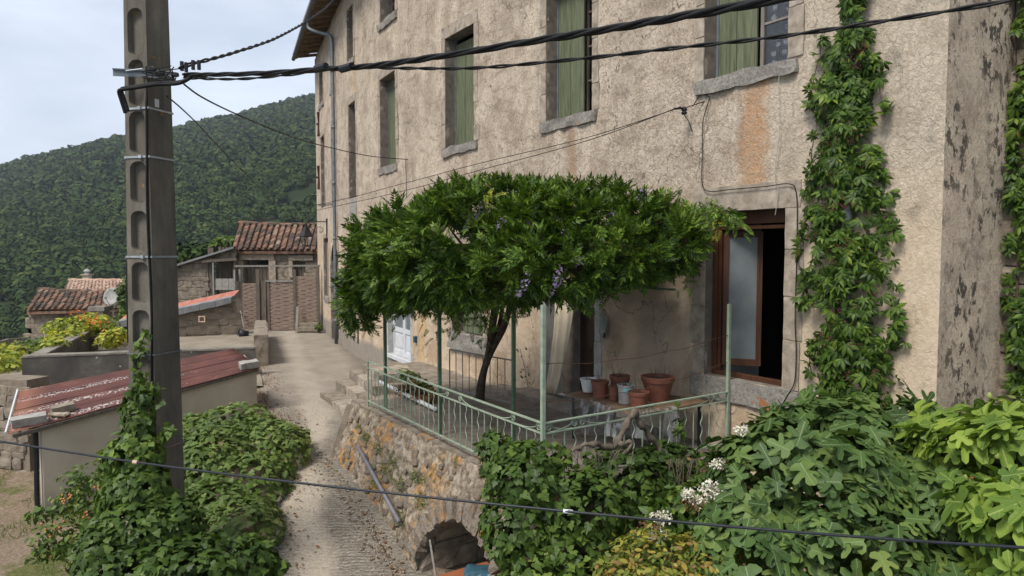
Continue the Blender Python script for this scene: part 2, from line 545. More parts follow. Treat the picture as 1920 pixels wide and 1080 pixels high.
simple('bark', (.055, .045, .035), (.16, .13, .10), 12, bump=1.0, dist=.02, stretch=(1, 1, .25))
simple('old_vine', (.030, .022, .016), (.115, .085, .060), 14, bump=1.0, dist=.02)
simple('granite', (.17, .143, .110), (.40, .34, .275), 7, bump=.8, dist=.012, grain=60)
simple('granite_dark', (.10, .085, .070), (.21, .18, .15), 6, bump=.8, dist=.015, grain=50)
simple('rubble', (.12, .098, .075), (.27, .23, .18), 5, bump=.8, dist=.02, grain=45)
simple('mortar', (.13, .105, .08), (.24, .20, .155), 4, bump=.9, dist=.03, grain=30)
simple('unlit_room_black', (.006, .006, .006), (.012, .011, .010), 2, bump=0)  # near-black colour painted in for the shade inside rooms and openings
simple('plaster_room', (.35, .36, .36), (.45, .46, .46), 2, bump=0.1)
simple('green_paint_wood', (.055, .066, .038), (.145, .160, .095), 3, bump=.5, dist=.006, stretch=(9, 9, .7), rough=.75)
simple('pale_green_iron', (.17, .225, .165), (.31, .365, .28), 9, bump=.3, dist=.003, rough=.6, spec=.4)
simple('green_iron', (.035, .075, .045), (.085, .14, .085), 9, bump=.3, dist=.003, rough=.6, spec=.4)
simple('grey_iron', (.14, .14, .14), (.27, .27, .26), 9, bump=.3, dist=.003, rough=.55, spec=.4)
simple('galvanised', (.22, .24, .26), (.38, .41, .43), 8, bump=.2, dist=.003, rough=.5, spec=.5, metal=.3)
simple('zinc', (.10, .12, .135), (.19, .21, .225), 5, bump=.2, dist=.004, rough=.55, metal=.3)
simple('rust', (.035, .018, .012), (.09, .045, .028), 8, bump=.5, dist=.004)
simple('cable_black', (.004, .004, .004), (.011, .011, .012), 20, bump=.2, dist=.002, rough=.5, spec=.18)
simple('cable_grey', (.006, .008, .011), (.016, .02, .026), 20, bump=.2, dist=.002, rough=.45, spec=.3)
simple('window_wood', (.042, .018, .010), (.088, .038, .019), 4, bump=.3, dist=.003, rough=.5, stretch=(10, 10, .6))
simple('old_wood', (.06, .048, .038), (.15, .125, .10), 4, bump=.8, dist=.008, stretch=(8, 8, .8))
simple('grey_wood', (.13, .12, .105), (.26, .24, .21), 4, bump=.7, dist=.006, stretch=(8, 8, .8))
simple('woven_slat', (.12, .085, .068), (.29, .215, .175), 5, bump=.6, dist=.006, stretch=(1, 8, 8))
simple('soffit_wood', (.10, .065, .035), (.24, .16, .09), 4, bump=.7, dist=.01)
simple('white_paint', (.42, .44, .46), (.56, .58, .60), 5, bump=.15, dist=.003, rough=.5)
simple('white_plastic', (.42, .44, .45), (.56, .58, .58), 5, bump=0, rough=.4, spec=.4)
simple('teal_label', (.16, .40, .42), (.25, .50, .50), 5, bump=0)
simple('grey_pot', (.22, .22, .21), (.36, .36, .34), 8, bump=.3)
simple('soil', (.03, .02, .014), (.09, .06, .04), 25, bump=1.0, dist=.02)
simple('pipe_grey', (.12, .12, .14), (.19, .18, .20), 8, bump=.1, rough=.5)
simple('curtain', (.54, .47, .35), (.68, .61, .48), 5, bump=.1, rough=.9)
simple('dark_door', (.022, .012, .008), (.045, .026, .016), 4, bump=.3, dist=.004, stretch=(8, 8, .6))
simple('table_top', (.10, .06, .035), (.20, .13, .08), 6, bump=.2)
simple('block', (.20, .19, .175), (.33, .315, .29), 9, bump=.8, dist=.01)
simple('black_rubber', (.008, .009, .012), (.02, .022, .026), 5, bump=.1, rough=.5)
simple('coping_red', (.28, .10, .072), (.40, .17, .125), 3, bump=.3, dist=.006)
simple('coping_grey', (.13, .135, .14), (.21, .215, .22), 4, bump=.6, dist=.01)
simple('orange_plastic', (.22, .075, .035), (.30, .11, .05), 4, bump=0, rough=.4)
simple('blue_plastic', (.025, .06, .085), (.04, .10, .13), 4, bump=0, rough=.4)
simple('lamp_black', (.012, .012, .013), (.03, .03, .03), 8, bump=.2, rough=.5)
simple('old_board', (.12, .14, .11), (.28, .31, .26), 5, bump=.4, dist=.004)
simple('fruit', (.30, .10, .05), (.42, .22, .08), 5, bump=.1, rough=.5)

# roman tiles: every tile its own tint
def tilemat(name, stops, lichen=(.16, .15, .12)):
    m = Mt(name, .85, .2)
    oi = m.nd('ShaderNodeObjectInfo').outputs['Random']
    v = m.vec('Object', rnd=True)
    n = m.noise(v, 9, 6, .65)
    c = m.ramp(oi, stops)
    c = m.mix(m.rng(n, .48, .66), c, lichen)
    c = m.mix(m.rng(m.noise(v, 22, 4), .58, .7), c, (.03, .026, .022, 1))
    m.color(c); m.normal(m.bump(n, .5, .01))
    MAT[name] = m
tilemat('old_tile', [(0, (.030, .022, .018)), (.35, (.085, .046, .032)), (.7, (.165, .078, .048)), (.9, (.23, .13, .085)), (1, (.28, .20, .15))])
tilemat('new_tile', [(0, (.33, .20, .14)), (.5, (.42, .27, .20)), (1, (.48, .35, .27))], lichen=(.36, .26, .2, 1))

# rendered facade (UV in metres: along the wall, height)
def facade_mat(name, side=False):
    m = Mt(name, .93, .12)
    uv = m.tc('UV')
    X, Z = m.xyz(uv)[0], m.xyz(uv)[1]
    v = m.nd('ShaderNodeMapping', {'Vector': uv}); v.inputs['Scale'].default_value = (1, .72, 1); v.inputs['Rotation'].default_value = (0, 0, R(18)); v = v.outputs[0]
    big = m.noise(v, .55, 5, .6)
    mid = m.noise(v, 2.2, 7, .66)
    worm = m.noise(v, 21, 7, .68, 1.0)
    fine = m.noise(v, 45, 4, .6)
    c = m.ramp(mid, [(.28, (.29, .228, .172)), (.44, (.455, .373, .292)), (.58, (.595, .505, .405)), (.8, (.68, .595, .49))])
    c = m.mix(m.rng(big, .42, .66, 0, .45), c, (.42, .345, .275, 1))
    c = m.mix(m.rng(m.noise(v, 1.25, 7, .62, .5), .50, .68, 0, .55), c, (.27, .215, .165, 1))
    dg = m.nd('ShaderNodeMapping', {'Vector': uv}); dg.inputs['Rotation'].default_value = (0, 0, R(32)); dg.inputs['Scale'].default_value = (1, 2.6, 1)
    c = m.mix(m.math('MULTIPLY', m.rng(m.noise(dg.outputs[0], 1.7, 7, .66, .6), .50, .64, 0, .6), m.rng(big, .3, .6, .3, 1)), c, (.235, .185, .135, 1))
    # darker, greyer and paler speckle following the coarse render noise
    c = m.mix(m.rng(worm, .51, .62, 0, .62), c, (.22, .172, .128, 1))
    c = m.mix(m.rng(worm, .46, .34, 0, .5), c, (.66, .59, .50, 1))
    c = m.mix(m.rng(fine, .55, .72, 0, .25), c, (.18, .145, .11, 1))
    if not side:
        c = m.mix(m.rng(m.math('ADD', m.math('MULTIPLY', X, .25), m.noise(v, .8, 5)), 1.35, .75, 0, .35), c, (.60, .53, .41, 1))
        # yellower smooth render low on the wall, blotchy
        low = m.math('MULTIPLY', m.rng(Z, 4.4, 3.2), m.rng(mid, .3, .7, .35, 1.0))
        c = m.mix(m.math('MULTIPLY', low, .55), c, (.50, .375, .235, 1))
        # fallen patches showing ochre rubble coat
        fall = m.math('MULTIPLY', m.rng(m.noise(v, 1.1, 6, .6, .4), .56, .60), m.rng(Z, 3.6, 1.8))
        c = m.mix(m.math('MULTIPLY', fall, .6), c, (.33, .235, .15, 1))
        # grey cement plinth band
        pl = m.math('MULTIPLY', m.rng(m.math('ADD', Z, m.math('MULTIPLY', mid, .5)), .75, .55), m.rng(X, 11.5, 12.5))
        c = m.mix(m.math('MULTIPLY', pl, .8), c, (.20, .185, .165, 1))
        # soot below the sills, vertical runs and one broad darker patch
        def stain(c, x0, w, z0, z1, col, k):
            xx = m.math('ADD', m.math('ABSOLUTE', m.math('SUBTRACT', X, x0)), m.math('MULTIPLY', m.math('SUBTRACT', m.noise(v, 3.0, 6, .65), .5), w * 2.2))
            a = m.rng(xx, w * 1.1, w * .45)
            b = m.math('MULTIPLY', m.rng(Z, z0 - .25, z0 + .1), m.rng(Z, z1 + .03, z1 - .03))
            g = m.rng(mid, .25, .6, .55, 1)
            return m.mix(m.math('MULTIPLY', m.math('MULTIPLY', a, b), m.math('MULTIPLY', m.math('MULTIPLY', g, m.rng(worm, .62, .42, .45, 1.0)), k)), c, col)
        for st in STAINS:
            c = stain(c, *st)
        # hairline cracks
        vc_ = m.nd('ShaderNodeVectorMath', {0: v}, operation='ADD')
        nz_ = m.nd('ShaderNodeTexNoise', {'Vector': v, 'Scale': 2.2, 'Detail': 5}); m.nt.links.new(nz_.outputs['Color'], vc_.inputs[1])
        ck = m.voro(vc_.outputs[0], .85, 'DISTANCE_TO_EDGE')
        c = m.mix(m.math('MULTIPLY', m.rng(ck, .010, .003), m.rng(big, .46, .56, 0, .75)), c, (.09, .07, .055, 1))
        # rain streaks
        vs = m.nd('ShaderNodeMapping', {'Vector': uv}); vs.inputs['Scale'].default_value = (3.2, .18, 1)
        stk = m.noise(vs.outputs[0], 1.6, 5, .6)
        c = m.mix(m.rng(stk, .55, .75, 0, .35), c, (.23, .19, .15, 1))
        # black-green bloom towards the right-hand corner
        b2 = m.math('MULTIPLY', m.rng(X, 2.6, .9), m.rng(mid, .5, .68))
        c = m.mix(m.math('MULTIPLY', b2, .6), c, (.14, .12, .095, 1))
    else:
        c = m.mix(m.rng(mid, .35, .65, .1, .5), c, (.50, .42, .30, 1))
        l = m.noise(v, 6.5, 9, .72, .2)
        cl = m.noise(v, .9, 3, .5)
        c = m.mix(m.math('MULTIPLY', m.rng(l, .515, .56, 0, .9), m.rng(cl, .40, .54, .12, 1)), c, (.045, .042, .036, 1))
        c = m.mix(m.rng(m.noise(v, .8, 3), .5, .7, 0, .25), c, (.15, .13, .10, 1))
    m.color(c)
    h = m.math('ADD', m.math('MULTIPLY', worm, 1.0), m.math('MULTIPLY', fine, .35))
    smooth_low = m.rng(Z, 3.1, 4.2, .35, 1.0) if not side else .6
    h = m.math('MULTIPLY', h, smooth_low)
    m.normal(m.bump(h, 1.0, .042))
    MAT[name] = m

def metal_roof():
    m = Mt('red_sheet', .65, .3)
    v = m.tc('UV')
    n = m.noise(v, 1.6, 6, .6)
    c = m.ramp(n, [(.3, (.060, .024, .020)), (.55, (.10, .036, .028)), (.75, (.145, .058, .042))])
    fl = m.noise(v, 21, 5, .66)
    X, Y = m.xyz(v)[0], m.xyz(v)[1]
    # flaking follows bands along the sheets
    band = m.rng(m.math('ABSOLUTE', m.math('SUBTRACT', m.math('FRACT', m.math('ADD', m.math('MULTIPLY', Y, 1.45), m.math('MULTIPLY', m.noise(v, .7, 2), .5))), .5)), .08, .26, 1, 0)
    zone = m.rng(X, 1.3, 4.6, 1.0, .12)
    amt = m.math('MULTIPLY', band, zone)
    thr = m.math('SUBTRACT', .70, m.math('MULTIPLY', amt, .20))
    mask = m.rng(m.math('SUBTRACT', fl, thr), 0.0, .02)
    c = m.mix(m.math('MULTIPLY', mask, .9), c, (.40, .36, .34, 1))
    c = m.mix(m.rng(m.math('ADD', X, m.math('MULTIPLY', n, .5)), .85, .35, 0, .6), c, (.22, .095, .055, 1))
    m.color(c); m.normal(m.bump(m.math('ADD', fl, mask), .3, .004))
    MAT['red_sheet'] = m
metal_roof()

def ground_mats():
    m = Mt('road', .9, .2)
    o = m.tc('UV')
    n = m.noise(o, .8, 6, .6); g = m.noise(o, 26, 5, .7); g2 = m.noise(o, 90, 3, .6)
    d = m.nd('ShaderNodeMapping', {'Vector': o}); d.inputs['Scale'].default_value = (2.2, 9, 1)
    rip = m.noise(d.outputs[0], 3.4, 7, .70, 2.2)
    X = m.xyz(o)[0]
    c = m.ramp(rip, [(.34, (.10, .086, .068)), (.5, (.26, .23, .185)), (.64, (.42, .375, .31))])
    c = m.mix(m.rng(g, .52, .62, 0, .5), c, (.10, .088, .072, 1))
    c = m.mix(m.rng(g2, .6, .7, 0, .5), c, (.36, .33, .28, 1))
    # pale dusty track down the middle
    tx = m.math('ADD', m.math('ABSOLUTE', X), m.math('MULTIPLY', m.math('SUBTRACT', n, .5), .9))
    wv = m.nd('ShaderNodeTexWave', {'Vector': o, 'Scale': 5.2, 'Distortion': 7.0, 'Detail': 4.0, 'Detail Scale': 1.1, 'Detail Roughness': .6}, wave_type='RINGS')
    wl_ = m.rng(wv.outputs['Fac'], .45, .75)
    c = m.mix(m.math('MULTIPLY', wl_, m.rng(n, .35, .6, .15, .55)), c, (.085, .070, .053, 1))
    st_ = m.voro(o, 30); c = m.mix(m.rng(st_, .22, .12, 0, .55), c, (.42, .38, .31, 1))
    tr = m.rng(tx, .48, .10)
    c = m.mix(m.math('MULTIPLY', tr, m.rng(g, .7, .4, .55, .92)), c, (.48, .415, .33, 1))
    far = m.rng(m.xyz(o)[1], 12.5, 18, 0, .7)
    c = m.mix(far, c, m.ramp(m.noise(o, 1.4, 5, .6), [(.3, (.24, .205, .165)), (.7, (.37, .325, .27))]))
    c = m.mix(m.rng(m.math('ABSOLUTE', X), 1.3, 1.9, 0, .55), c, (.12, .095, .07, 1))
    m.color(c)
    m.normal(m.bump(m.math('ADD', m.math('MULTIPLY', rip, 1.2), m.math('MULTIPLY', g, .5)), .9, .035))
    MAT['road'] = m
    m = Mt('earth', .95, .1)
    o = m.vec('Object')
    n = m.noise(o, .9, 6, .62); g = m.noise(o, 18, 5, .7)
    c = m.ramp(g, [(.3, (.11, .08, .055)), (.7, (.28, .22, .16))])
    c = m.mix(m.rng(n, .5, .62), c, m.ramp(g, [(.3, (.05, .065, .02)), (.7, (.14, .14, .05))]))
    m.color(c); m.normal(m.bump(g, .8, .04))
    MAT['earth'] = m
    m = Mt('yard_floor', .92, .15)
    o = m.vec('Object')
    n = m.noise(o, .7, 6, .6); g = m.noise(o, 14, 5, .7)
    c = m.ramp(n, [(.3, (.14, .115, .085)), (.5, (.24, .21, .165)), (.7, (.30, .26, .21))])
    c = m.mix(m.rng(g, .5, .65, 0, .5), c, (.12, .075, .045, 1))
    m.color(c); m.normal(m.bump(g, .6, .03))
    MAT['yard_floor'] = m
    m = Mt('hill_earth', .95, .1)
    o = m.vec('Object')
    n = m.noise(o, .03, 6, .62)
    m.color(m.ramp(n, [(.35, (.014, .024, .009)), (.6, (.024, .036, .013)), (.75, (.045, .045, .022))]))
    MAT['hill_earth'] = m
ground_mats()

def wallmats():
    m = Mt('shed_plaster', .9, .15)
    o = m.vec('Object'); Z = m.xyz(m.tc('Object'))[2]
    n = m.noise(o, 1.1, 6, .6); g = m.noise(o, 30, 4, .6)
    c = m.ramp(n, [(.3, (.36, .315, .25)), (.7, (.48, .43, .35))])
    c = m.mix(m.rng(m.math('ADD', Z, n), 1.0, .55, 0, .45), c, (.15, .12, .09, 1))
    m.color(c); m.normal(m.bump(g, .35, .01)); MAT['shed_plaster'] = m
    m = Mt('dark_concrete', .92, .15)
    o = m.vec('Object'); n = m.noise(o, 1.4, 7, .65); g = m.noise(o, 24, 4, .6)
    c = m.ramp(n, [(.3, (.045, .042, .040)), (.55, (.085, .078, .070)), (.75, (.15, .135, .115))])
    c = m.mix(m.rng(m.voro(o, 2.3), .06, .04), c, (.35, .33, .30, 1))
    m.color(c); m.normal(m.bump(g, .4, .01)); MAT['dark_concrete'] = m
    m = Mt('top_concrete', .92, .15)
    o = m.vec('Object'); n = m.noise(o, 2.4, 7, .65); g = m.noise(o, 24, 4, .6)
    m.color(m.ramp(n, [(.3, (.11, .10, .085)), (.7, (.25, .23, .195))])); m.normal(m.bump(g, .4, .01)); MAT['top_concrete'] = m
    m = Mt('pole_concrete', .93, .15)
    o = m.vec('Object', (1, 1, .35)); n = m.noise(o, 3.2, 7, .65); g = m.noise(m.vec('Object'), 70, 4, .65)
    c = m.ramp(n, [(.3, (.068, .062, .050)), (.55, (.125, .113, .092)), (.75, (.20, .18, .148))])
    c = m.mix(m.rng(g, .58, .7, 0, .6), c, (.04, .036, .03, 1))
    sx = m.noise(m.vec('Object', (14, 14, .4)), 1.0, 4)
    c = m.mix(m.rng(sx, .55, .7, 0, .45), c, (.045, .042, .035, 1))
    l = m.noise(m.vec('Object'), 5, 5, .6)
    c = m.mix(m.rng(l, .66, .70, 0, .8), c, (.28, .15, .04, 1))
    m.color(c); m.normal(m.bump(m.math('ADD', g, m.math('MULTIPLY', n, .6)), .6, .01)); MAT['pole_concrete'] = m
    # rough terrace wall: lime mortar over rubble with orange lichen
    m = Mt('lichen_wall', .95, .1)
    o = m.vec('Object'); n = m.noise(o, 1.1, 7, .66); k = m.noise(o, 10, 7, .70); g = m.noise(o, 34, 4, .6)
    c = m.ramp(k, [(.30, (.06, .048, .036)), (.46, (.20, .16, .12)), (.58, (.33, .28, .215)), (.72, (.42, .37, .30))])
    c = m.mix(m.math('MULTIPLY', m.rng(n, .50, .60, 0, .9), m.rng(k, .40, .55)), c, (.40, .20, .055, 1))
    c = m.mix(m.math('MULTIPLY', m.rng(m.noise(o, 2.2, 5), .55, .66), m.rng(k, .6, .35)), c, (.07, .075, .03, 1))
    m.color(c)
    m.normal(m.bump(m.math('ADD', k, m.math('MULTIPLY', g, .3)), 1.0, .05)); MAT['lichen_wall'] = m
    m = Mt('lichen_stone', .95, .1)
    o = m.vec('Object', rnd=True); n = m.noise(o, 2.0, 6, .66); k = m.noise(o, 9, 6, .66)
    oi = m.nd('ShaderNodeObjectInfo').outputs['Random']
    c = m.ramp(k, [(.28, (.09, .075, .058)), (.5, (.19, .16, .13)), (.75, (.31, .27, .22))])
    c = m.mix(m.math('MULTIPLY', m.rng(m.math('ADD', n, m.math('MULTIPLY', oi, .16)), .64, .74), .75), c, (.34, .18, .06, 1))
    m.color(c); m.normal(m.bump(k, .9, .03)); MAT['lichen_stone'] = m
    m = Mt('sill_stone', .93, .12)
    o = m.vec('Object', rnd=True); n = m.noise(o, 2.6, 6, .66); k = m.noise(o, 26, 6, .7)
    c = m.ramp(k, [(.28, (.10, .09, .078)), (.5, (.215, .20, .178)), (.75, (.33, .315, .28))])
    c = m.mix(m.rng(n, .62, .67, 0, .85), c, (.30, .12, .035, 1))
    m.color(c); m.normal(m.bump(k, .9, .015)); MAT['sill_stone'] = m
    # painted whitish jamb
    m = Mt('limewash', .9, .12)
    o = m.vec('Object', rnd=True); n = m.noise(o, 4, 6, .66)
    m.color(m.ramp(n, [(.3, (.25, .245, .235)), (.6, (.42, .42, .41))])); m.normal(m.bump(n, .6, .02)); MAT['limewash'] = m
    # glass
    m = Mt('glass', .05, .5); m.color((.02, .025, .03, 1)); m.b.inputs['Roughness'].default_value = .06; m.b.inputs['Specular IOR Level'].default_value = .6
    tp = m.nd('ShaderNodeBsdfTransparent'); fr = m.nd('ShaderNodeFresnel', {'IOR': 1.45})
    gl = m.nd('ShaderNodeBsdfGlossy', {'Roughness': .04})
    mx = m.nd('ShaderNodeMixShader', {0: m.math('ADD', m.math('MULTIPLY', fr.outputs[0], .5), .02), 1: tp.outputs[0], 2: gl.outputs[0]})
    m.nt.links.new(mx.outputs[0], m.out.inputs[0]); MAT['glass'] = m
    m = Mt('frosted', .35, .5); n = m.noise(m.vec('Object'), 3, 3); m.color(m.ramp(n, [(.3, (.09, .105, .11)), (.7, (.15, .17, .175))])); MAT['frosted'] = m
    # plastic sheet
    m = Mt('plastic_sheet', .15, .6)
    tp = m.nd('ShaderNodeBsdfTransparent', {'Color': (.9, .9, .9, 1)})
    m.color((.55, .57, .6, 1))
    n = m.noise(m.vec('Object', (1, 1, .35), (0, .5, .4)), 5, 3, .5, 1.5)
    m.normal(m.bump(n, .8, .03))
    mx = m.nd('ShaderNodeMixShader', {0: m.rng(n, .48, .68, .05, .42), 1: tp.outputs[0], 2: m.b.outputs[0]})
    m.nt.links.new(mx.outputs[0], m.out.inputs[0]); MAT['plastic_sheet'] = m
    # lace curtain: pattern of transparent holes
    m = Mt('lace', .9, .1); m.color((.30, .31, .30, 1))
    o = m.vec('Object'); vv = m.voro(o, 9); w = m.noise(o, 14, 3)
    tp = m.nd('ShaderNodeBsdfTransparent')
    f = m.math('MAXIMUM', m.rng(vv, .42, .34, 0, .75), .14)
    mx = m.nd('ShaderNodeMixShader', {0: m.math('MULTIPLY', f, m.rng(w, .4, .55, .35, 1)), 1: tp.outputs[0], 2: m.b.outputs[0]})
    m.nt.links.new(mx.outputs[0], m.out.inputs[0]); MAT['lace'] = m
    # terracotta plastic pots
    m = Mt('terracotta', .6, .3); o = m.vec('Object', rnd=True); n = m.noise(o, 7, 5, .6)
    m.color(m.ramp(n, [(.3, (.12, .045, .030)), (.7, (.21, .082, .052))])); m.normal(m.bump(n, .15, .01)); MAT['terracotta'] = m
wallmats()
# ------------------------------------------------------------------ the long house: facade in plan
Q = [Vector((4.31, 6.92)), Vector((-2.05, 16.5)), Vector((-3.75, 19.55)), Vector((-5.42, 22.9)), Vector((-7.05, 26.8)), Vector((-8.75, 31.0))]
SEGL = [(Q[i + 1] - Q[i]).length for i in range(5)]
SS = [0.0]
for L in SEGL: SS.append(SS[-1] + L)
STOT = SS[-1]
ZTOP = 11.66
def fdir(s):
    s = max(0, min(STOT - 1e-6, s))
    for i in range(5):
        if s <= SS[i + 1]: break
    d = (Q[i + 1] - Q[i]).normalized()
    return i, d
def FP(s, z, off=0.0):
    i, d = fdir(s)
    p = Q[i] + d * (s - SS[i])
    n = Vector((-d.y, d.x))
    p = p + n * off
    return Vector((p.x, p.y, z))
def hit(px, py):
    d = ray(px, py)
    for i in range(5):
        a, b = Q[i], Q[i + 1]
        e = b - a
        den = d.x * e.y - d.y * e.x
        if abs(den) < 1e-9: continue
        t = (a.x * e.y - a.y * e.x) / den
        u = (a.x * d.y - a.y * d.x) / den
        if t > 0 and -1e-6 <= u <= 1 + 1e-6:
            return SS[i] + u * SEGL[i], CAMZ + d.z * t
    a, b = Q[0], Q[1]; e = b - a; den = d.x * e.y - d.y * e.x
    return (a.x * d.y - a.y * d.x) / den * SEGL[0], CAMZ + d.z * (a.x * e.y - a.y * e.x) / den
def opn(px0, px1, z0, z1, pym=300):
    """px0 = left edge, px1 = right edge in the photograph"""
    return [hit(px1, pym)[0], hit(px0, pym)[0], z0, z1]
ZS1, ZH1 = 5.50, 7.93        # first floor sills / heads
OP = {
 'A': opn(1320, 1477, ZS1, ZH1, 140), 'B': opn(1024, 1110, ZS1, ZH1, 220), 'C': opn(835, 889, ZS1, ZH1, 180),
 'D': opn(713, 742, ZS1, ZH1, 240), 'E': opn(654, 667, 4.9, ZH1, 260), 'F': opn(622, 628, 4.9, ZH1, 300), 'G': opn(602, 608.5, 5.0, ZH1, 300),
 'H': opn(713, 741, 9.42, 11.05, 20), 'I': opn(651, 662, 9.3, 10.95, 80), 'J': opn(620, 626, 9.2, 10.9, 120), 'K': opn(599, 605.5, 9.3, 10.7, 160),
 'M': opn(1322, 1470, 1.50, 3.72, 560), 'DOOR': opn(1024, 1115, 0.55, 3.0, 680), 'L': opn(848, 906, hit(850, 622)[1], 3.35, 600),
 'FD': opn(728, 770, hit(735, 664)[1], 3.2, 600), 'N': opn(658, 671, hit(660, 544)[1], hit(660, 432)[1], 500),
 'SLIT': opn(669.5, 673, hit(671, 645)[1], hit(671, 615)[1], 630),
 'ARCH': opn(621, 635, -0.25, hit(628, 455)[1], 560), 'P': opn(607.5, 616, hit(610, 555)[1], hit(610, 447)[1], 500),
}
sA = (OP['A'][0] + OP['A'][1]) / 2
def sx(px, py): return hit(px, py)[0]
STAINS = [
 (sx(1412, 260), .26, hit(1412, 352)[1], 5.35, (.42, .23, .115, 1), .95),
 (sx(1073, 290), .14, 3.9, 5.35, (.34, .215, .12, 1), .75),
 (sx(872, 300), .12, 4.6, 5.35, (.26, .17, .11, 1), .6),
 (sx(665, 170), .35, 8.3, 9.3, (.42, .26, .11, 1), .6),
 (sx(790, 640), .35, .5, 2.6, (.50, .30, .10, 1), .6),
 (sx(1215, 500), 1.0, 1.4, 3.2, (.22, .18, .14, 1), .55),  # broad darker patch between the terrace door and the brown window
]
facade_mat('facade'); facade_mat('facade_side', True)

house = thing('stone_house', (*FP(14, 0)[:2], -0.2), 'long rendered stone house with green shutters, terrace door and open brown window', 'house')

def facade_mesh():
    sb = set(SS); zb = {-2.2, ZTOP}
    for o in OP.values():
        sb.update(o[:2]); zb.update(o[2:])
    def fill(br, step):
        br = sorted(br); out = [br[0]]
        for a, b in zip(br, br[1:]):
            if b - a < 1e-5: continue
            n = max(1, int(round((b - a) / step)))
            for k in range(1, n + 1): out.append(a + (b - a) * k / n)
        return out
    S = fill(sb, 0.13); Z = fill(zb, 0.13)
    ops = list(OP.values())
    def inside(s, z, e=0.0):
        return any(o[0] - e < s < o[1] + e and o[2] - e < z < o[3] + e for o in ops)
    mb = MB(); mb.uv = []
    idx = {}
    for i, s in enumerate(S):
        for j, z in enumerate(Z):
            if inside(s, z, -0.02): continue
            k = 0.0 if inside(s, z, 0.03) else 1.0
            q = Vector((s, z * .8, 0))
            dsp = 0.022 * mnoise.fractal(q * 0.9, 0.8, 2.1, 4) + 0.010 * mnoise.noise(q * 6.5)
            if s < 0.02 or s > STOT - 0.02: dsp = 0.0
            idx[i, j] = len(mb.v); mb.v.append(tuple(FP(s, z, dsp * k))); mb.uv.append((s, z))
    for i in range(len(S) - 1):
        for j in range(len(Z) - 1):
            sm = (S[i] + S[i + 1]) / 2; zm = (Z[j] + Z[j + 1]) / 2
            if inside(sm, zm): continue
            mb.f.append((idx[i + 1, j], idx[i, j], idx[i, j + 1], idx[i + 1, j + 1]))
    mb.build('facade_wall', MAT['facade'], house, smooth=True)
facade_mesh()

# return wall on the right of the facade, then the set-back rubble wall
NIN = Vector((.835, .55)).normalized(); DN = Vector((.55, -.835)).normalized()
mb = MB(); mb.uv = []
nx, nz = 12, 100
for i in range(nx + 1):
    for j in range(nz + 1):
        k = 1.48 * i / nx; z = -2.2 + (ZTOP + 2.2) * j / nz
        dsp = 0.02 * mnoise.fractal(Vector((k + 50, z, 3)) * 1.5, .8, 2.1, 4) * (1 if 0 < i else 0)
        p = Q[0] + NIN * k + DN * dsp
        mb.v.append((p.x, p.y, z)); mb.uv.append((k, z))
for i in range(nx):
    for j in range(nz):
        a = i * (nz + 1) + j
        mb.f.append((a, a + nz + 1, a + nz + 2, a + 1))
mb.build('return_wall', MAT['facade_side'], house, smooth=True, flip=True)

# ends and back, so that the house is a closed volume
bk = [FP(0, 0, -7.5), FP(SS[1] * .98, 0, -7.5), FP(STOT - 1, 0, -7.5)]
mb = MB()
far = FP(STOT, 0); q1 = Q[0] + NIN * 7.4
pts = [Vector((far.x, far.y)), Vector((bk[2].x, bk[2].y)), Vector((bk[1].x, bk[1].y)), q1]
for a, b in zip(pts, pts[1:]):
    mb.quad((a.x, a.y, -2.2), (b.x, b.y, -2.2), (b.x, b.y, ZTOP), (a.x, a.y, ZTOP))
mb.build('rear_wall', MAT['mortar'], house)

# roof: eaves overhang, rafters, soffit boards, gutter
mb = MB()
eo = [FP(s, ZTOP + .02, .82) for s in (0.0, SS[1], SS[2], SS[3], SS[4], STOT)]
eo[0] = eo[0] + Vector((DN.x, DN.y, 0)) * .3
ext = (Q[5] - Q[4]).normalized() * .45
eo[-1] = eo[-1] + Vector((ext.x, ext.y, 0))
ri = [FP(s, ZTOP + 2.6, -4.2) for s in (0.0, SS[1], SS[2], SS[3], SS[4], STOT)]
ri[-1] = ri[-1] + Vector((ext.x, ext.y, 0)); ri[0] = ri[0] + Vector((DN.x, DN.y, 0)) * .3
up = Vector((0, 0, .14))
for i in range(5):
    mb.hexa([eo[i + 1], eo[i], ri[i], ri[i + 1], eo[i + 1] + up, eo[i] + up, ri[i] + up, ri[i + 1] + up])
for i in range(5):
    b0 = ri[i] + Vector((4.5, 3, -2.8)); b1 = ri[i + 1] + Vector((4.5, 3, -2.8))
    mb.quad(ri[i] + up, b0, b1, ri[i + 1] + up)
roof = mb.build('roof', MAT['soffit_wood'], house)
for s in np.arange(0.4, STOT - .1, .62):
    m2 = MB(); m2.beam(FP(s, ZTOP - .06, .74), FP(s, ZTOP + .10, -.05), .10, .11); m2.build('rafter', MAT['soffit_wood'], roof)
m2 = MB()
path = [p + Vector((-.04, -.02, .02)) for p in eo]
m2.tube(path, .085, 10); gut = m2.build('gutter', MAT['zinc'], house, smooth=True)
# cover tiles along the eave seen edge-on from below
m2 = MB()
for i in range(5):
    L = (eo[i + 1] - eo[i]).length; n = int(L / .24)
    for k in range(n):
        a = eo[i].lerp(eo[i + 1], (k + .5) / n) + Vector((0, 0, .19)); inward = (ri[i] - eo[i]).normalized()
        m2.tube([a - inward * .05, a + inward * .5], [.09, .10], 6)
o = m2.build('eave_tiles', MAT['new_tile'], house, kind='stuff')

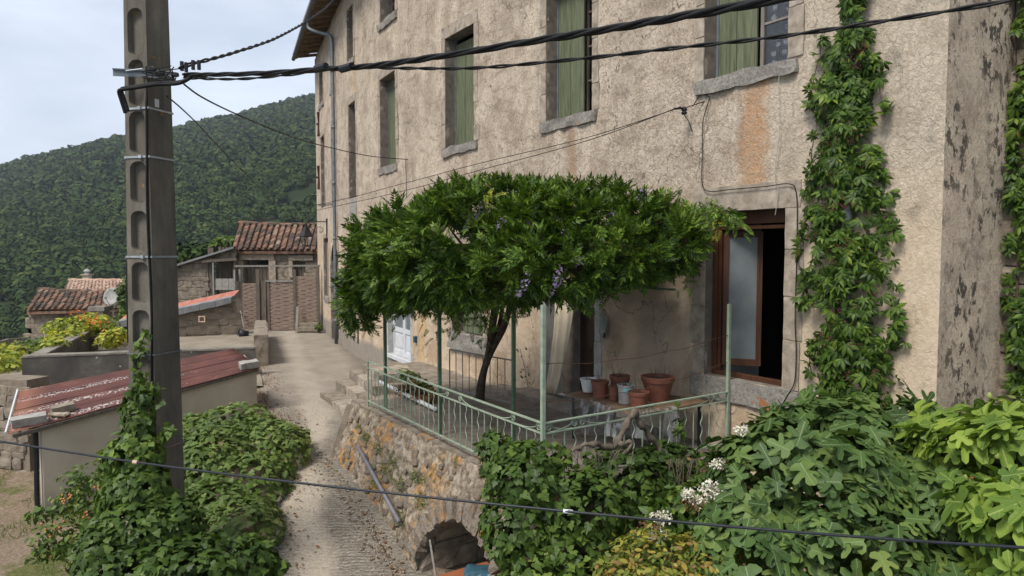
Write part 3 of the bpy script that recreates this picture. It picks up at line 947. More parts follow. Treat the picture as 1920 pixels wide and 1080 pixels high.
# ---------------- openings
def fb(mb, s0, s1, z0, z1, o0, o1):
    c = lambda s, z, o: FP(s, z, o)
    return mb.hexa([c(s1, z0, o1), c(s0, z0, o1), c(s0, z0, o0), c(s1, z0, o0), c(s1, z1, o1), c(s0, z1, o1), c(s0, z1, o0), c(s1, z1, o0)])
def frough(mb, s0, s1, z0, z1, o0, o1, div=(6, 3, 3), amp=.012, freq=7, rnd=.06):
    return mb.rough(lambda u, v, w: FP((s0 + s1) / 2 - (s1 - s0) / 2 * u, (z0 + z1) / 2 + (z1 - z0) / 2 * w, (o0 + o1) / 2 - (o1 - o0) / 2 * v), div, amp, freq, rnd)

def opening(key, name='window', depth=.30, room=1.6, surround=.17, sill=True, lintel=True, stonemat='granite', jambs=True, proud=.012, roommat='unlit_room_black', sillout=.05, label=None):
    s0, s1, z0, z1 = OP[key]
    m = MB()
    d = -depth - .02
    c = FP
    # reveal (four cheeks), open to the room behind
    m.quad(c(s1, z0, 0), c(s1, z0, d), c(s1, z1, d), c(s1, z1, 0))
    m.quad(c(s0, z0, 0), c(s0, z1, 0), c(s0, z1, d), c(s0, z0, d))
    m.quad(c(s0, z1, 0), c(s1, z1, 0), c(s1, z1, d), c(s0, z1, d))
    m.quad(c(s0, z0, 0), c(s0, z0, d), c(s1, z0, d), c(s1, z0, 0))
    w = m.build(name, MAT['granite_dark' if stonemat != 'limewash' else 'limewash'], house, label=label)
    if room:
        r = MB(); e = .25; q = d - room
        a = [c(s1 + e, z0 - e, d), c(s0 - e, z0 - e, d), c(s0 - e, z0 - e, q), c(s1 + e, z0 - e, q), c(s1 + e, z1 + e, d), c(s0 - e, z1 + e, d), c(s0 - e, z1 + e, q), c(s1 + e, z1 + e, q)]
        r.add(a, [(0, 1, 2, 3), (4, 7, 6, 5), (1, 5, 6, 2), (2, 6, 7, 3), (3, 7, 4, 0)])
        r.build('room', MAT[roommat], w)  # room box coloured near-black for the shade indoors
    if lintel:
        k = MB(); frough(k, s0 - surround, s1 + surround, z1 + .001, z1 + surround * 1.5, -.1, proud, (10, 2, 4), .008); k.build('lintel', MAT[stonemat], w)
    if jambs and surround:
        g = random.Random(int(s0 * 100))
        for side in (0, 1):
            z = z0; n = 0
            while z < z1 - .01:
                h = min(g.uniform(.32, .62), z1 - z)
                if z1 - z - h < .15: h = z1 - z
                ww = surround * g.uniform(.85, 1.25)
                k = MB()
                if side: frough(k, s1 + .001, s1 + ww, z + .004, z + h - .004, -.1, proud + g.uniform(-.006, .006), (3, 2, 5), .007)
                else: frough(k, s0 - ww, s0 - .001, z + .004, z + h - .004, -.1, proud + g.uniform(-.006, .006), (3, 2, 5), .007)
                k.build('jamb_stone', MAT[stonemat], w); z += h
    if sill:
        k = MB(); frough(k, s0 - .14, s1 + .14, z0 - .19, z0 - .001, -.12, sillout, (18, 3, 4), .034, 5, .05); k.build('sill', MAT['sill_stone'], w, smooth=False)
    return w
def shutter(w, s0, s1, z0, z1, off, n=2, mat='green_paint_wood', ledges=True):
    """a closed leaf of vertical boards"""
    for i in range(n):
        a = s0 + (s1 - s0) * i / n; b = s0 + (s1 - s0) * (i + 1) / n
        k = MB(); fb(k, a + .005, b - .005, z0, z1, off - .03, off + .002 * (i % 2)); k.build('shutter_board', MAT[mat], w)
    if ledges:
        k = MB()
        for zz in (z0 + .35, z1 - .4):
            fb(k, s0 + .02, s1 - .02, zz - .05, zz + .05, off - .055, off - .0305)
        k.build('ledge', MAT[mat], w)
def casement(w, s0, s1, z0, z1, off, mat='old_wood', bars=3, pane='glass', t=.05):
    k = MB()
    for a, b, c, d in ((s0, s0 + t, z0, z1), (s1 - t, s1, z0, z1), (s0 + t, s1 - t, z0, z0 + t), (s0 + t, s1 - t, z1 - t, z1)):
        fb(k, a, b, c, d, off - .045, off)
    for i in range(1, bars + 1):
        z = z0 + (z1 - z0) * i / (bars + 1); fb(k, s0 + t, s1 - t, z - .015, z + .015, off - .04, off - .004)
    k.build('casement', MAT[mat], w)
    k = MB(); fb(k, s0 + t * .8, s1 - t * .8, z0 + t * .8, z1 - t * .8, off - .026, off - .02); k.build('pane', MAT[pane], w)

for key, lab in (('A', None), ('B', None), ('C', None), ('D', None)):
    w = opening(key, 'window', depth=.30)
    s0, s1, z0, z1 = OP[key]
    if key == 'A':
        # left leaf shut, right side a casement with a lace curtain ajar
        shutter(w, s0 + (s1 - s0) * .50, s1 - .005, z0 + .02, z1, -.26, 2)
        casement(w, s0 + .11, s0 + (s1 - s0) * .50, z0 + .05, z1 - .05, -.33, 'grey_wood', 3)
        k = MB(); pts = []
        n = 26
        for i in range(n + 1):
            s = s0 + .16 + ((s1 - s0) * .5 - .22) * i / n; o = -.40 + .012 * math.sin(i * 1.9)
            k.v += [tuple(FP(s, z0 + .1, o)), tuple(FP(s, z1 - .1, o))]
        for i in range(n): k.f.append((2 * i, 2 * i + 1, 2 * i + 3, 2 * i + 2))
        k.build('lace_curtain', MAT['lace'], w)
    else:
        f = {'B': .42, 'C': .30, 'D': .12}[key]
        shutter(w, s0 + (s1 - s0) * f, s1 - .02, z0 + .02, z1 - .12 if key == 'C' else z1, -.26, 2 if key != 'B' else 2)
        casement(w, s0 + .06, s0 + (s1 - s0) * (f + .05), z0 + .05, z1 - .05, -.36, 'old_wood', 3)
    k = MB(); fb(k, s1 - .035, s1 - .002, z0 + .03, z1, -.3, -.24); k.build('shutter_frame', MAT['zinc'], w)
for key in 'EFGHIJK':
    w = opening(key, 'window', depth=.34, surround=.15 if key not in 'FJ' else .1, sill=key not in 'EFG')
    s0, s1, z0, z1 = OP[key]
    if key in 'HI': casement(w, s0 + .02, s1 - .02, z0 + .04, z1 - .02, -.32, 'old_wood', 2)
    else: shutter(w, s0 + .02, s1 - .02, z0 + .02, z1 - .02, -.34, 3, 'old_wood')
# blocked lower part under window E
s0, s1, z0, z1 = OP['E']
for i in range(5):
    for j in range(2):
        k = MB(); a = s0 + (s1 - s0) * j / 2; zz = 4.2 + i * .14 - .0
        fb(k, a + .006, a + (s1 - s0) / 2 - .006, zz + .004, zz + .134, -.05, .006); k.build('block', MAT['block'], house)
w = opening('N', 'window', surround=.12); shutter(w, OP['N'][0] + .02, OP['N'][1] - .02, OP['N'][2], OP['N'][3], -.2, 3, 'grey_wood')
w = opening('P', 'window', surround=.12); shutter(w, OP['P'][0] + .02, OP['P'][1] - .02, OP['P'][2], OP['P'][3], -.12, 3, 'grey_wood')
w = opening('SLIT', 'wall_slot', surround=0, sill=False, lintel=False, jambs=False, room=.4)
# arched doorway beside the lamp
w = opening('ARCH', 'doorway', surround=.16, sill=False, lintel=False, depth=.35)
s0, s1, z0, z1 = OP['ARCH']
shutter(w, s0 + .03, s1 - .03, z0, z1, -.33, 5, 'old_wood')
for sg in (0, 1):
    k = MB(); sm = (s0 + s1) / 2; rr = (s1 - s0) / 2; n = 8
    for i in range(n):
        a0 = math.pi / 2 * i / n; a1 = math.pi / 2 * (i + 1) / n
        f = (lambda a: (sm + (rr * math.cos(a) if sg else -rr * math.cos(a)), z1 - rr * .9 + rr * .9 * math.sin(a)))
        (x0, y0), (x1, y1) = f(a0), f(a1)
        q = [FP(x0, y0, -.03), FP(x1, y1, -.03), FP(x1, z1, -.03), FP(x0, z1, -.03)]
        q2 = [p + FP(x0, 0, 0.03) - FP(x0, 0, 0) for p in q]
        k.hexa(q + q2)
    k.build('arch_spandrel', MAT['facade'], w)
# shuttered window L on the terrace
w = opening('L', 'window', surround=.16, depth=.30)
s0, s1, z0, z1 = OP['L']
shutter(w, s0 + .01, (s0 + s1) / 2 - .004, z0 + .02, z1, -.14, 2)
shutter(w, (s0 + s1) / 2 + .004, s1 - .25, z0 + .02, z1, -.14, 2)
k = MB(); frough(k, s0 - .22, s1 + .1, z0 - .36, z0 - .19, -.08, .09, (12, 3, 3), .03, 5, .1); k.build('sill_block', MAT['sill_stone'], w)
# white french door
w = opening('FD', 'french_door', surround=.12, stonemat='limewash', sill=False, depth=.26)
s0, s1, z0, z1 = OP['FD']
k = MB(); fb(k, s0 - .05, s1 + .03, z0 - .10, z0 - .001, -.25, .06); k.build('threshold', MAT['white_paint'], w)
sm = (s0 + s1) / 2
for a, b in ((s0 + .01, sm - .004), (sm + .004, s1 - .01)):
    k = MB()
    for q in ((a, a + .085, z0, z1), (b - .085, b, z0, z1), (a + .085, b - .085, z0, z0 + .12), (a + .085, b - .085, z0 + .62, z0 + .74), (a + .085, b - .085, z1 - .1, z1)):
        fb(k, *q, -.20, -.14)
    fb(k, a + .085, b - .085, z0 + .12, z0 + .62, -.19, -.165)
    fb(k, a + .14, b - .14, z0 + .2, z0 + .54, -.164, -.15)
    k.build('door_leaf', MAT['white_paint'], w)
    k = MB(); fb(k, a + .08, b - .08, z0 + .73, z1 - .09, -.175, -.17); k.build('pane', MAT['frosted'], w)
k = MB(); p = FP(sm + .04, z0 + 1.05, -.11); k.tube([p, p + Vector((0, 0, .05)), FP(sm + .13, z0 + 1.09, -.11)], .012, 6); k.build('handle', MAT['white_plastic'], w)

# terrace door with curtain
w = opening('DOOR', 'terrace_doorway', surround=.15, stonemat='limewash', sill=False, depth=.36, proud=.02)
s0, s1, z0, z1 = OP['DOOR']
k = MB(); fb(k, s0 + .03, s0 + (s1 - s0) * .56, z0, z1, -.36, -.31); k.build('door_leaf', MAT['dark_door'], w)
for zz in (.15, .95, 1.6):
    k = MB(); fb(k, s0 + .10, s0 + (s1 - s0) * .50, z0 + zz, z0 + zz + .55, -.309, -.295); k.build('door_panel', MAT['dark_door'], w)
k = MB(); fb(k, s0 + (s1 - s0) * .56, s1 - .01, z0, z1, -.40, -.37); k.build('inner_panel', MAT['granite_dark'], w)
k = MB(); frough(k, s0 - .1, s1 + .5, z0 - .04, z0 + .09, .0, .55, (10, 6, 2), .015, 5); k.build('door_step', MAT['rubble'], w)

# big open brown window
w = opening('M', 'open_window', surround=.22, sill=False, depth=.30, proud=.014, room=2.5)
s0, s1, z0, z1 = OP['M']
k = MB(); frough(k, s0 - .26, s1 + .22, z0 - .30, z0 - .001, -.1, .045, (16, 3, 5), .02, 5, .04); k.build('sill', MAT['sill_stone'], w)
sf1 = s1 - .02
t = .075; off = -.13
for nm, q in (('frame_post', (s0 + .005, s0 + .03, z0, z1)), ('frame_post', (sf1 - t, sf1, z0, z1)), ('frame_sill', (s0 + .03, sf1 - t, z0, z0 + .065)), ('frame_head', (s0 + .03, sf1 - t, z1 - .17, z1)),):
    k = MB(); fb(k, *q, off - .07, off); k.build(nm, MAT['window_wood'], w, bevel=.006)
k = MB(); fb(k, s0 + .03, sf1 - t, z1 - .24, z1 - .195, off - .06, off - .012); k.build('frame_transom', MAT['window_wood'], w, bevel=.004)
k = MB(); fb(k, sf1 - t - .05, sf1 - t - .004, z0 + .068, z1 - .243, off - .085, off - .02); k.build('stile', MAT['window_wood'], w, bevel=.004)
# open casement leaf swung into the room, hinged on the left
def leafpt(a, z, th):   # a along leaf from hinge, th thickness
    h = FP(sf1 - t - .055, z, off - .06)
    i, d = fdir(s0); n = Vector((d.y, -d.x)); ang = R(38)
    v = (-d) * math.cos(ang) + n * math.sin(ang); nn = Vector((v.y, -v.x))
    return h + Vector((v.x, v.y, 0)) * a + Vector((nn.x, nn.y, 0)) * th
def lbox(mb, a0, a1, z0_, z1_, t0, t1):
    return mb.hexa([leafpt(a0, z0_, t0), leafpt(a1, z0_, t0), leafpt(a1, z0_, t1), leafpt(a0, z0_, t1), leafpt(a0, z1_, t0), leafpt(a1, z1_, t0), leafpt(a1, z1_, t1), leafpt(a0, z1_, t1)])
k = MB(); LW = .50
for q in ((0, .07, z0 + .14, z1 - .26), (LW - .07, LW, z0 + .14, z1 - .26), (.07, LW - .07, z0 + .14, z0 + .23), (.07, LW - .07, z1 - .34, z1 - .26)):
    lbox(k, *q, -.025, .025)
k.build('leaf_frame', MAT['window_wood'], w)
k = MB(); lbox(k, .065, LW - .065, z0 + .22, z1 - .33, -.004, .004); k.build('pane', MAT['frosted'], w)
# pale side wall of the room seen through the leaf
k = MB(); a = FP(s1 - .02, z0 - .2, -.36); b = FP(s1 - .18, z0 - .2, -.95)
k.quad(a, b, Vector((b.x, b.y, z1)), Vector((a.x, a.y, z1))); k.build('room_side', MAT['plaster_room'], w)

# tie plates at the far corner
for py in (233, 333):
    s, z = hit(599, py)
    t_ = thing('tie_plate', FP(s, z, .03), 'rusty X-shaped wall anchor near the far corner, ' + ('upper of the two' if py == 233 else 'lower of the two'), 'wall anchor', 'iron wall anchors at the far corner')
    for sg in (-1, 1):
        k = MB(); k.tube([FP(s - .10 * sg, z - .5, .05), FP(s, z, .035), FP(s + .10 * sg, z + .5, .05)], [.05, .03, .05], 6); k.build('iron_bar', MAT['rust'], t_)
    k = MB(); k.box(FP(s, z, .06), (.12, .12, .08)); k.build('boss', MAT['rust'], t_)

# downpipes
def pipe(path, r, name, label, mat='zinc', cat='downpipe', joints=(), n=12):
    t_ = thing(name, path[-1], label, cat)
    k = MB(); k.tube(path, r, n); k.build('pipe_run', MAT[mat], t_, smooth=True)
    for a, b in joints:
        k = MB(); k.tube([a, b], r * 1.22, n); k.build('pipe_collar', MAT[mat], t_, smooth=True)
    return t_
sD = hit(631, 300)[0]
top = FP(sD + 1.0, ZTOP - .05, .78)
pth = [top, top + Vector((0, 0, -.25)), FP(sD + .55, ZTOP - .55, .45), FP(sD + .1, ZTOP - .75, .14), FP(sD, ZTOP - 1.1, .10)]
zb_ = hit(641, 655)[1]
sDb = hit(641, 560)[0] if False else sD
pth = spline(pth, 4) + [FP(sDb, zb_ + 2.2, .10), FP(sDb, zb_, .10)]
js = [(FP(sDb, z, .10), FP(sDb, z + .09, .10)) for z in (9.6, 7.6, 5.6, 3.6, 1.9, .6)]
pipe(pth, .062, 'downpipe', 'long zinc downpipe from the eave to the lane', joints=js)
sC = hit(1606, 100)[0]
pipe([FP(sC, ZTOP, .09), FP(sC, 4.3, .09), FP(sC, .3, .09)], .055, 'downpipe', 'grey downpipe overgrown by the creeper beside the top right window', joints=[(FP(sC, z, .09), FP(sC, z + .09, .09)) for z in (7.4, 5.2, 3.0)])

# ------------------------------------------------------------------ rubble helper (many irregular stones)
def stone_mesh(seed, div=2):
    g = np.random.default_rng(seed)
    mb = MB(); off = Vector(g.normal(size=3) * 20)
    mb.rough(lambda u, v, w: Vector((u, v, w)) * .5, (div, div, div), 0, 1, .5)
    vs = []
    for p in mb.v:
        q = Vector(p); q = q * (1 + .28 * mnoise.noise(q * 2.0 + off)); vs.append(tuple(q))
    me = bpy.data.meshes.new('stone'); me.from_pydata(vs, [], mb.f)
    return me
STV = []
for i in range(8):
    STV.append(stone_mesh(100 + i, 3))
def stones_joined(name, fn, w, h, size, mat, parent=None, depth=.12, seed=1, skip=None, gap=.12, jit=.25, **kw):
    """courses of uneven stones over a patch; fn(u,v,out)->point with u,v in metres"""
    g = random.Random(seed); mb = MB(); v = 0
    while v < h:
        hh = size[1] * g.uniform(.7, 1.35); hh = min(hh, h - v + .02); u = -g.uniform(0, size[0])
        while u < w:
            ww = size[0] * g.uniform(.5, 1.5)
            uc, vc = u + ww / 2, v + hh / 2 + g.uniform(-.1, .1) * hh
            if 0 < uc < w and not (skip and skip(uc, vc)):
                a = g.uniform(-jit, jit) * .5; ca, sa = math.cos(a), math.sin(a)
                me = STV[g.randrange(8)]
                su, sv = ww * (1 - gap * .5), hh * (1 - gap * .5); ro = depth * g.uniform(.75, 1.3)
                vs = []
                for q in me.vertices:
                    x, y, z = q.co.x * su * 1.12, q.co.z * sv * 1.12, q.co.y * ro
                    vs.append(fn(uc + x * ca - y * sa, vc + x * sa + y * ca, z))
                mb.add(vs, [tuple(f.vertices) for f in me.polygons])
            u += ww
        v += hh
    return mb.build(name, MAT[mat], parent, kind='stuff', **kw)

# set-back rubble wall right of the return wall
P0 = Q[0] + NIN * 1.48
rw = thing('rubble_wall', (P0.x, P0.y, -.5), 'dark rough rubble wall with creeper at the right edge, set back behind the stained corner', 'wall')
k = MB()
a = P0; b = P0 + DN * 5 ; c_ = b + NIN * .4; d_ = a + NIN * .4
k.hexa([(a.x, a.y, -2.2), (b.x, b.y, -2.2), (c_.x, c_.y, -2.2), (d_.x, d_.y, -2.2), (a.x, a.y, ZTOP), (b.x, b.y, ZTOP), (c_.x, c_.y, ZTOP), (d_.x, d_.y, ZTOP)])
k.build('wall_core', MAT['mortar'], rw)
stones_joined('stones', lambda u, v, o: Vector((P0.x + DN.x * u - NIN.x * o, P0.y + DN.y * u - NIN.y * o, v - 1.5)), 4.2, 12, (.36, .2), 'rubble', rw, .10, 5)
# ------------------------------------------------------------------ ground, lane, far hillside
def roadz(Y): return float(np.interp(Y, [0, 5, 7, 8.67, 9.9, 11.6, 13.9, 16, 31, 45], [-2.3, -1.75, -1.35, -.92, -.62, -.38, -.22, -.2, -.25, -.5]))
ROAD_L = [(2.0, -1.4), (6.5, -2.35), (8.67, -2.96), (11.5, -3.75), (13.5, -4.35), (15.0, -5.35), (18, -6.5), (20.5, -7.6), (29.3, -10.6)]
def roadl(Y): return float(np.interp(Y, [a for a, b in ROAD_L], [b for a, b in ROAD_L]))
def sst(a, b, x):
    t = min(1, max(0, (x - a) / (b - a))); return t * t * (3 - 2 * t)
def gz(X, Y):
    rz = roadz(Y); xl = roadl(Y)
    low = -1.3 if Y < 13 else (-1.3 + 1.1 * sst(13, 16.5, Y))
    k = sst(xl - .6, xl - 3.2, X) if Y < 17 else 0
    z = rz * (1 - k) + min(rz, low) * k
    if Y > 17:
        z -= 2.2 * sst(-12.5, -15.5, X)
    else:
        z -= 1.5 * sst(-11.5, -16, X)
    z -= 1.8 * sst(24, 33, Y) * sst(-12, -13.5, X)
    if X > -1 and Y < 10: z = min(z, -.9 - .6 * sst(10, 6, Y))
    return z
NG = 0
mb = MB()
xs = np.concatenate([np.arange(-32, -12, .8), np.arange(-12, 2, .25), np.arange(2, 20, .8)])
ys = np.concatenate([np.arange(1, 18, .25), np.arange(18, 48, .6)])
for x in xs:
    for y in ys:
        mb.v.append((x, y, gz(x, y) - .03 + .03 * mnoise.fractal(Vector((x, y, 0)) * 1.3, .8, 2, 3)))
m_ = len(ys)
for i in range(len(xs) - 1):
    for j in range(m_ - 1):
        a = i * m_ + j; mb.f.append((a, a + m_, a + m_ + 1, a + 1))
mb.build('ground', MAT['earth'], kind='structure', smooth=True)

# the lane (sheet with uv: across from its centre line, along)
mb = MB(); mb.uv = []
Ys = np.concatenate([np.arange(3, 16, .18), np.arange(16, 29.9, .5)])
NX = 26
for Y in Ys:
    xl = roadl(Y)
    # right edge: terrace wall foot, then steps, then the house
    xr = float(np.interp(Y, [3, 8.0, 8.67, 11.6, 13, 16, 19.5, 22.9, 26.8, 30], [.6, -.7, -1.1, -2.5, -2.6, -1.4, -3.4, -5.2, -6.9, -8.2]))
    cx = float(np.interp(Y, [3, 8.67, 10, 12, 13.5, 16, 20, 29.5], [-1.5, -2.55, -3.05, -3.7, -3.85, -4.7, -6.2, -9.6]))
    for i in range(NX + 1):
        x = xl - .15 + (xr - xl + .2) * i / NX
        e = min(1, min(i, NX - i) / 3)
        z = roadz(Y) + .012 * e + .022 * mnoise.fractal(Vector((x, Y, 2)) * 1.1, .8, 2, 3) - .02 * (1 - e)
        mb.v.append((x, Y, z)); mb.uv.append((x - cx, Y))
for j in range(len(Ys) - 1):
    for i in range(NX):
        a = j * (NX + 1) + i; mb.f.append((a, a + 1, a + NX + 2, a + NX + 1))
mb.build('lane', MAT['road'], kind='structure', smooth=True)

# yard surface left of the low wall
mb = MB(); mb.uv = None
ysx = np.arange(17.0, 29.5, .4); 
for Y in ysx:
    for i in range(25):
        x0 = -16.0 if Y < 23 else -13.5; x = x0 + (roadl(Y) - .1 - x0) * i / 24
        mb.v.append((x, Y, -.17 + .02 * mnoise.noise(Vector((x, Y, 1)))))
for j in range(len(ysx) - 1):
    for i in range(24):
        a = j * 25 + i; mb.f.append((a, a + 1, a + 26, a + 25))
mb.build('yard', MAT['yard_floor'], kind='structure', smooth=True)

# hillside: polar sheet; skyline read from the photograph
SKY = [(-1400, 430), (-700, 405), (-300, 380), (0, 325), (60, 303), (150, 283), (235, 261), (330, 246), (450, 222), (590, 183), (700, 165), (900, 190), (1300, 300), (1900, 380), (3000, 420)]
def crest(az, Rc=800):
    px = 960 + FPX * math.tan(max(-1.4, min(1.4, az)))
    y = float(np.interp(px, [a for a, b in SKY], [b for a, b in SKY]))
    return CAMZ + (470 - y) / FPX * Rc * math.cos(max(-1.2, min(1.2, az)))
RC = 800
def hz(az, Rr):
    c = crest(az, RC) - 3.0
    if Rr < 150: b = np.interp(Rr, [38, 60, 150], [-4.5, -9, -26])
    else:
        t = (Rr - 150) / (RC - 150)
        b = -26 + (c + 26) * min(1.0, t) ** 0.95 if t <= 1 else c - (Rr - RC) * .25
    x, y = Rr * math.sin(az), Rr * math.cos(az)
    k = sst(120, 300, Rr) * (1 - .75 * sst(600, 800, Rr))
    return float(b) + k * 15 * mnoise.fractal(Vector((x / 170, y / 170, 3)), .9, 2.0, 4)
mb = MB()
azs = [R(a) for a in np.concatenate([np.arange(-180, -62, 6), np.arange(-62, 10, 1.0), np.arange(10, 181, 6)])]
rs = np.concatenate([np.arange(38, 150, 14), np.arange(150, 860, 18), [900, 1200, 2500]])
for a in azs:
    for r in rs: mb.v.append((r * math.sin(a), r * math.cos(a), hz(a, r)))
m_ = len(rs)
for i in range(len(azs) - 1):
    for j in range(m_ - 1):
        q = i * m_ + j; mb.f.append((q, q + 1, q + m_ + 1, q + m_))
mb.build('hillside', MAT['hill_earth'], kind='structure', smooth=True, flip=True)

# the wood on the hill: one mass of crowns, each a clump of leaf-cluster faces
def crown_tpl(nf, seed, core=True):
    g = np.random.default_rng(seed); v = []; f = []
    for i in range(nf):
        u = norm(g.normal(size=3)); u[2] = abs(u[2]) * 1.0 - .25 * g.random()
        r = .78 + .22 * g.random(); r *= 1 + .30 * mnoise.noise(Vector(u * 2.3) + Vector((seed, 0, 0)))
        c = u * r * np.array([.5, .5, .55]); n = norm(u + g.normal(size=3) * .28)
        a = norm(np.cross(n, g.normal(size=3))); b = np.cross(n, a); s = (.085 + .05 * g.random()) * (100 / nf) ** .42
        k = len(v)
        v += [tuple(c + a * s), tuple(c + b * s * .8), tuple(c - a * s), tuple(c - b * s * .9)]
        f.append((k, k + 1, k + 2, k + 3))
    return Tpl(v, f)
def wood(n, r0, r1, az0, az1, s0, s1, nf, seed):
    g = np.random.default_rng(seed)
    az = g.uniform(az0, az1, n); rr = np.sqrt(g.uniform(r0 ** 2, r1 ** 2, n))
    pts = np.array([(r * math.sin(a), r * math.cos(a), hz(a, r)) for a, r in zip(az, rr)])
    clear = np.array([mnoise.fractal(Vector((p[0] / 60, p[1] / 60, 9)), .9, 2, 3) for p in pts])
    keep = clear > -.60
    pts = pts[keep]; m = len(pts)
    sz = g.uniform(s0, s1, m) * (1 + .5 * (g.random(m) ** 4))
    pts[:, 2] += sz * .28
    up = np.tile([0, 0, 1.0], (m, 1)) + g.normal(size=(m, 3)) * .12
    d = g.normal(size=(m, 3)); d[:, 2] = 0
    return pts, up, d, sz
parts = []
for i, (n, r0, r1, a0, a1, s0, s1, nf) in enumerate([(1300, 60, 210, -44, -10, 2.6, 5.2, 170), (4200, 210, 400, -42, -11, 3.0, 6.2, 72), (13500, 400, 830, -40, -11, 3.6, 7.6, 34), (1300, 300, 830, -56, -40, 6, 10, 24), (1200, 300, 830, -11, 6, 6, 10, 24)]):
    pts, up, d, sz = wood(n, r0, r1, R(a0), R(a1), s0, s1, nf, 40 + i)
    for q in range(2):
        sel = slice(q, None, 2)
        me = scatter_mesh('w', crown_tpl(nf, 60 + q + 3 * i), pts[sel], up[sel], d[sel], sz[sel], MAT['wood_far'])
        parts.append(me)
V = []; Lp = []; Cn = []; b = 0
for me in parts:
    nv = len(me.vertices); a = np.empty(nv * 3, np.float32); me.vertices.foreach_get('co', a); V.append(a.reshape(-1, 3))
    nl = len(me.loops); l = np.empty(nl, np.int32); me.loops.foreach_get('vertex_index', l); Lp.append(l + b)
    Cn.append(np.full(len(me.polygons), 4)); b += nv; bpy.data.meshes.remove(me)
m = MAT['wood_far']
me = fast_mesh('wooded_slope', np.concatenate(V), np.concatenate(Lp), np.concatenate(Cn), m)
o = bpy.data.objects.new('wooded_slope', me); _finish(o, None, (0, 0, 0))
tagit(o, 'dense green oak wood covering the mountainside behind the village', 'forest', kind='stuff')
# ------------------------------------------------------------------ terrace
TN = Vector((.835, .55)).normalized()            # into the facade
TD = Vector((-.55, .835)).normalized()           # along the facade, away
TC = Vector((.333, 7.33))                        # outer corner post
TL = 5.03                                        # length of left side
TR = 3.05                                        # length of right side (into the wall)
ZF = .55
def TP(a, b, z): # a along left side, b towards the house
    p = TC + TD * a + TN * b; return Vector((p.x, p.y, z))
# floor
mb = MB(); n = 14
for i in range(n + 1):
    for j in range(n + 1):
        a = -0.05 + (TL + .5) * i / n; mb.v.append(tuple(TP(a, -.05 + 3.2 * j / n, ZF + .012 * mnoise.noise(Vector((i, j, 0)) * .6))))
for i in range(n):
    for j in range(n):
        q = i * (n + 1) + j; mb.f.append((q, q + 1, q + n + 2, q + n + 1))
mb.build('terrace_floor', MAT['granite_dark'], kind='structure')

# battered wall under the terrace with the vault arch
tw = thing('terrace_wall', TP(2.2, -.5, -1.2), 'battered rubble wall under the railing, spotted with orange lichen, with a vaulted opening', 'wall')
ACa, ARx, AZ0, AZ1 = .92, .93, -1.9, -.02      # arch centre along a, half width, base, crown (set below from pixels)
def batter(z): return -.10 - .34 * max(0, (ZF - z))
def hitwall(px, py):
    d = ray(px, py)
    z = 0.0
    for _ in range(12):
        b = batter(z) + 0.0
        # (t*d - TC).TN = b
        t = (b + TC.dot(TN)) / (d.x * TN.x + d.y * TN.y); z = CAMZ + t * d.z
    p = Vector((t * d.x, t * d.y)) - TC
    return p.dot(TD), z
aL, zL = hitwall(785, 1075); aTop, zTop = hitwall(848, 958); aR, zR = hitwall(918, 1078)
print('arch', aL, zL, aTop, zTop, aR, zR)
ACa = aL - .84; ARx = .94; AZ1 = zTop; 
def inarch(a, z, e=0):
    rx = ARx + e
    zs = AZ1 - .72
    if abs(a - ACa) > rx: return False
    if z < zs: return True
    return ((a - ACa) / rx) ** 2 + ((z - zs) / (.72 + e)) ** 2 < 1
mb = MB(); na, nz = 190, 100; zb = -2.3; idx = {}
for i in range(na + 1):
    for j in range(nz + 1):
        a = -.15 + (TL + .5 + .15) * i / na; z = zb + (ZF + .02 - zb) * j / nz
        q = Vector((a, z, 0)); dsp = .05 * mnoise.fractal(q * 1.6, .8, 2.1, 4) + .040 * abs(mnoise.noise(q * 5)) + .03 * mnoise.noise(q * 11)
        # snap grid points near the arch outline on to it
        _rx = ARx; _zs = AZ1 - .72
        if z > _zs:
            _e = math.hypot((a - ACa) / _rx, (z - _zs) / .72)
            if abs(_e - 1) < .055: a = ACa + (a - ACa) / _e; z = _zs + (z - _zs) / _e
        elif abs(abs(a - ACa) - _rx) < .03: a = ACa + math.copysign(_rx, a - ACa)
        idx[i, j] = len(mb.v)
        # left end slants down to the lane
        mb.v.append(tuple(TP(a, batter(z) - dsp, z)))
for i in range(na):
    for j in range(nz):
        a = -.15 + (TL + .65) * (i + .5) / na; z = zb + (ZF + .02 - zb) * (j + .5) / nz
        if inarch(a, z): continue
        mb.f.append((idx[i, j], idx[i, j + 1], idx[i + 1, j + 1], idx[i + 1, j]))
mb.build('wall_face', MAT['lichen_wall'], tw, smooth=True)
# coping and end
mb = MB()
for i in range(int((TL + .4) / .45) + 1):
    a0 = -.1 + .45 * i; 
    k = MB(); k.rough(lambda u, v, w: TP(a0 + .22 + (.20 + .02 * (i % 3)) * u, .05 - .12 * v, ZF - .045 + .05 * w), (5, 3, 2), .035, 5, .15)
    k.build('coping_stone', MAT['rubble' if i % 3 else 'lichen_stone'], tw)
k = MB(); k.hexa([TP(TL + .5, -1.1, -2), TP(TL + .42, -.1, -2), TP(TL + .42, 3, -2), TP(TL + .5, 3, -2), TP(TL + .5, -.2, ZF - .02), TP(TL + .42, -.1, ZF - .02), TP(TL + .42, 3, ZF - .02), TP(TL + .5, 3, ZF - .02)])
k.build('end_wall', MAT['mortar'], tw)
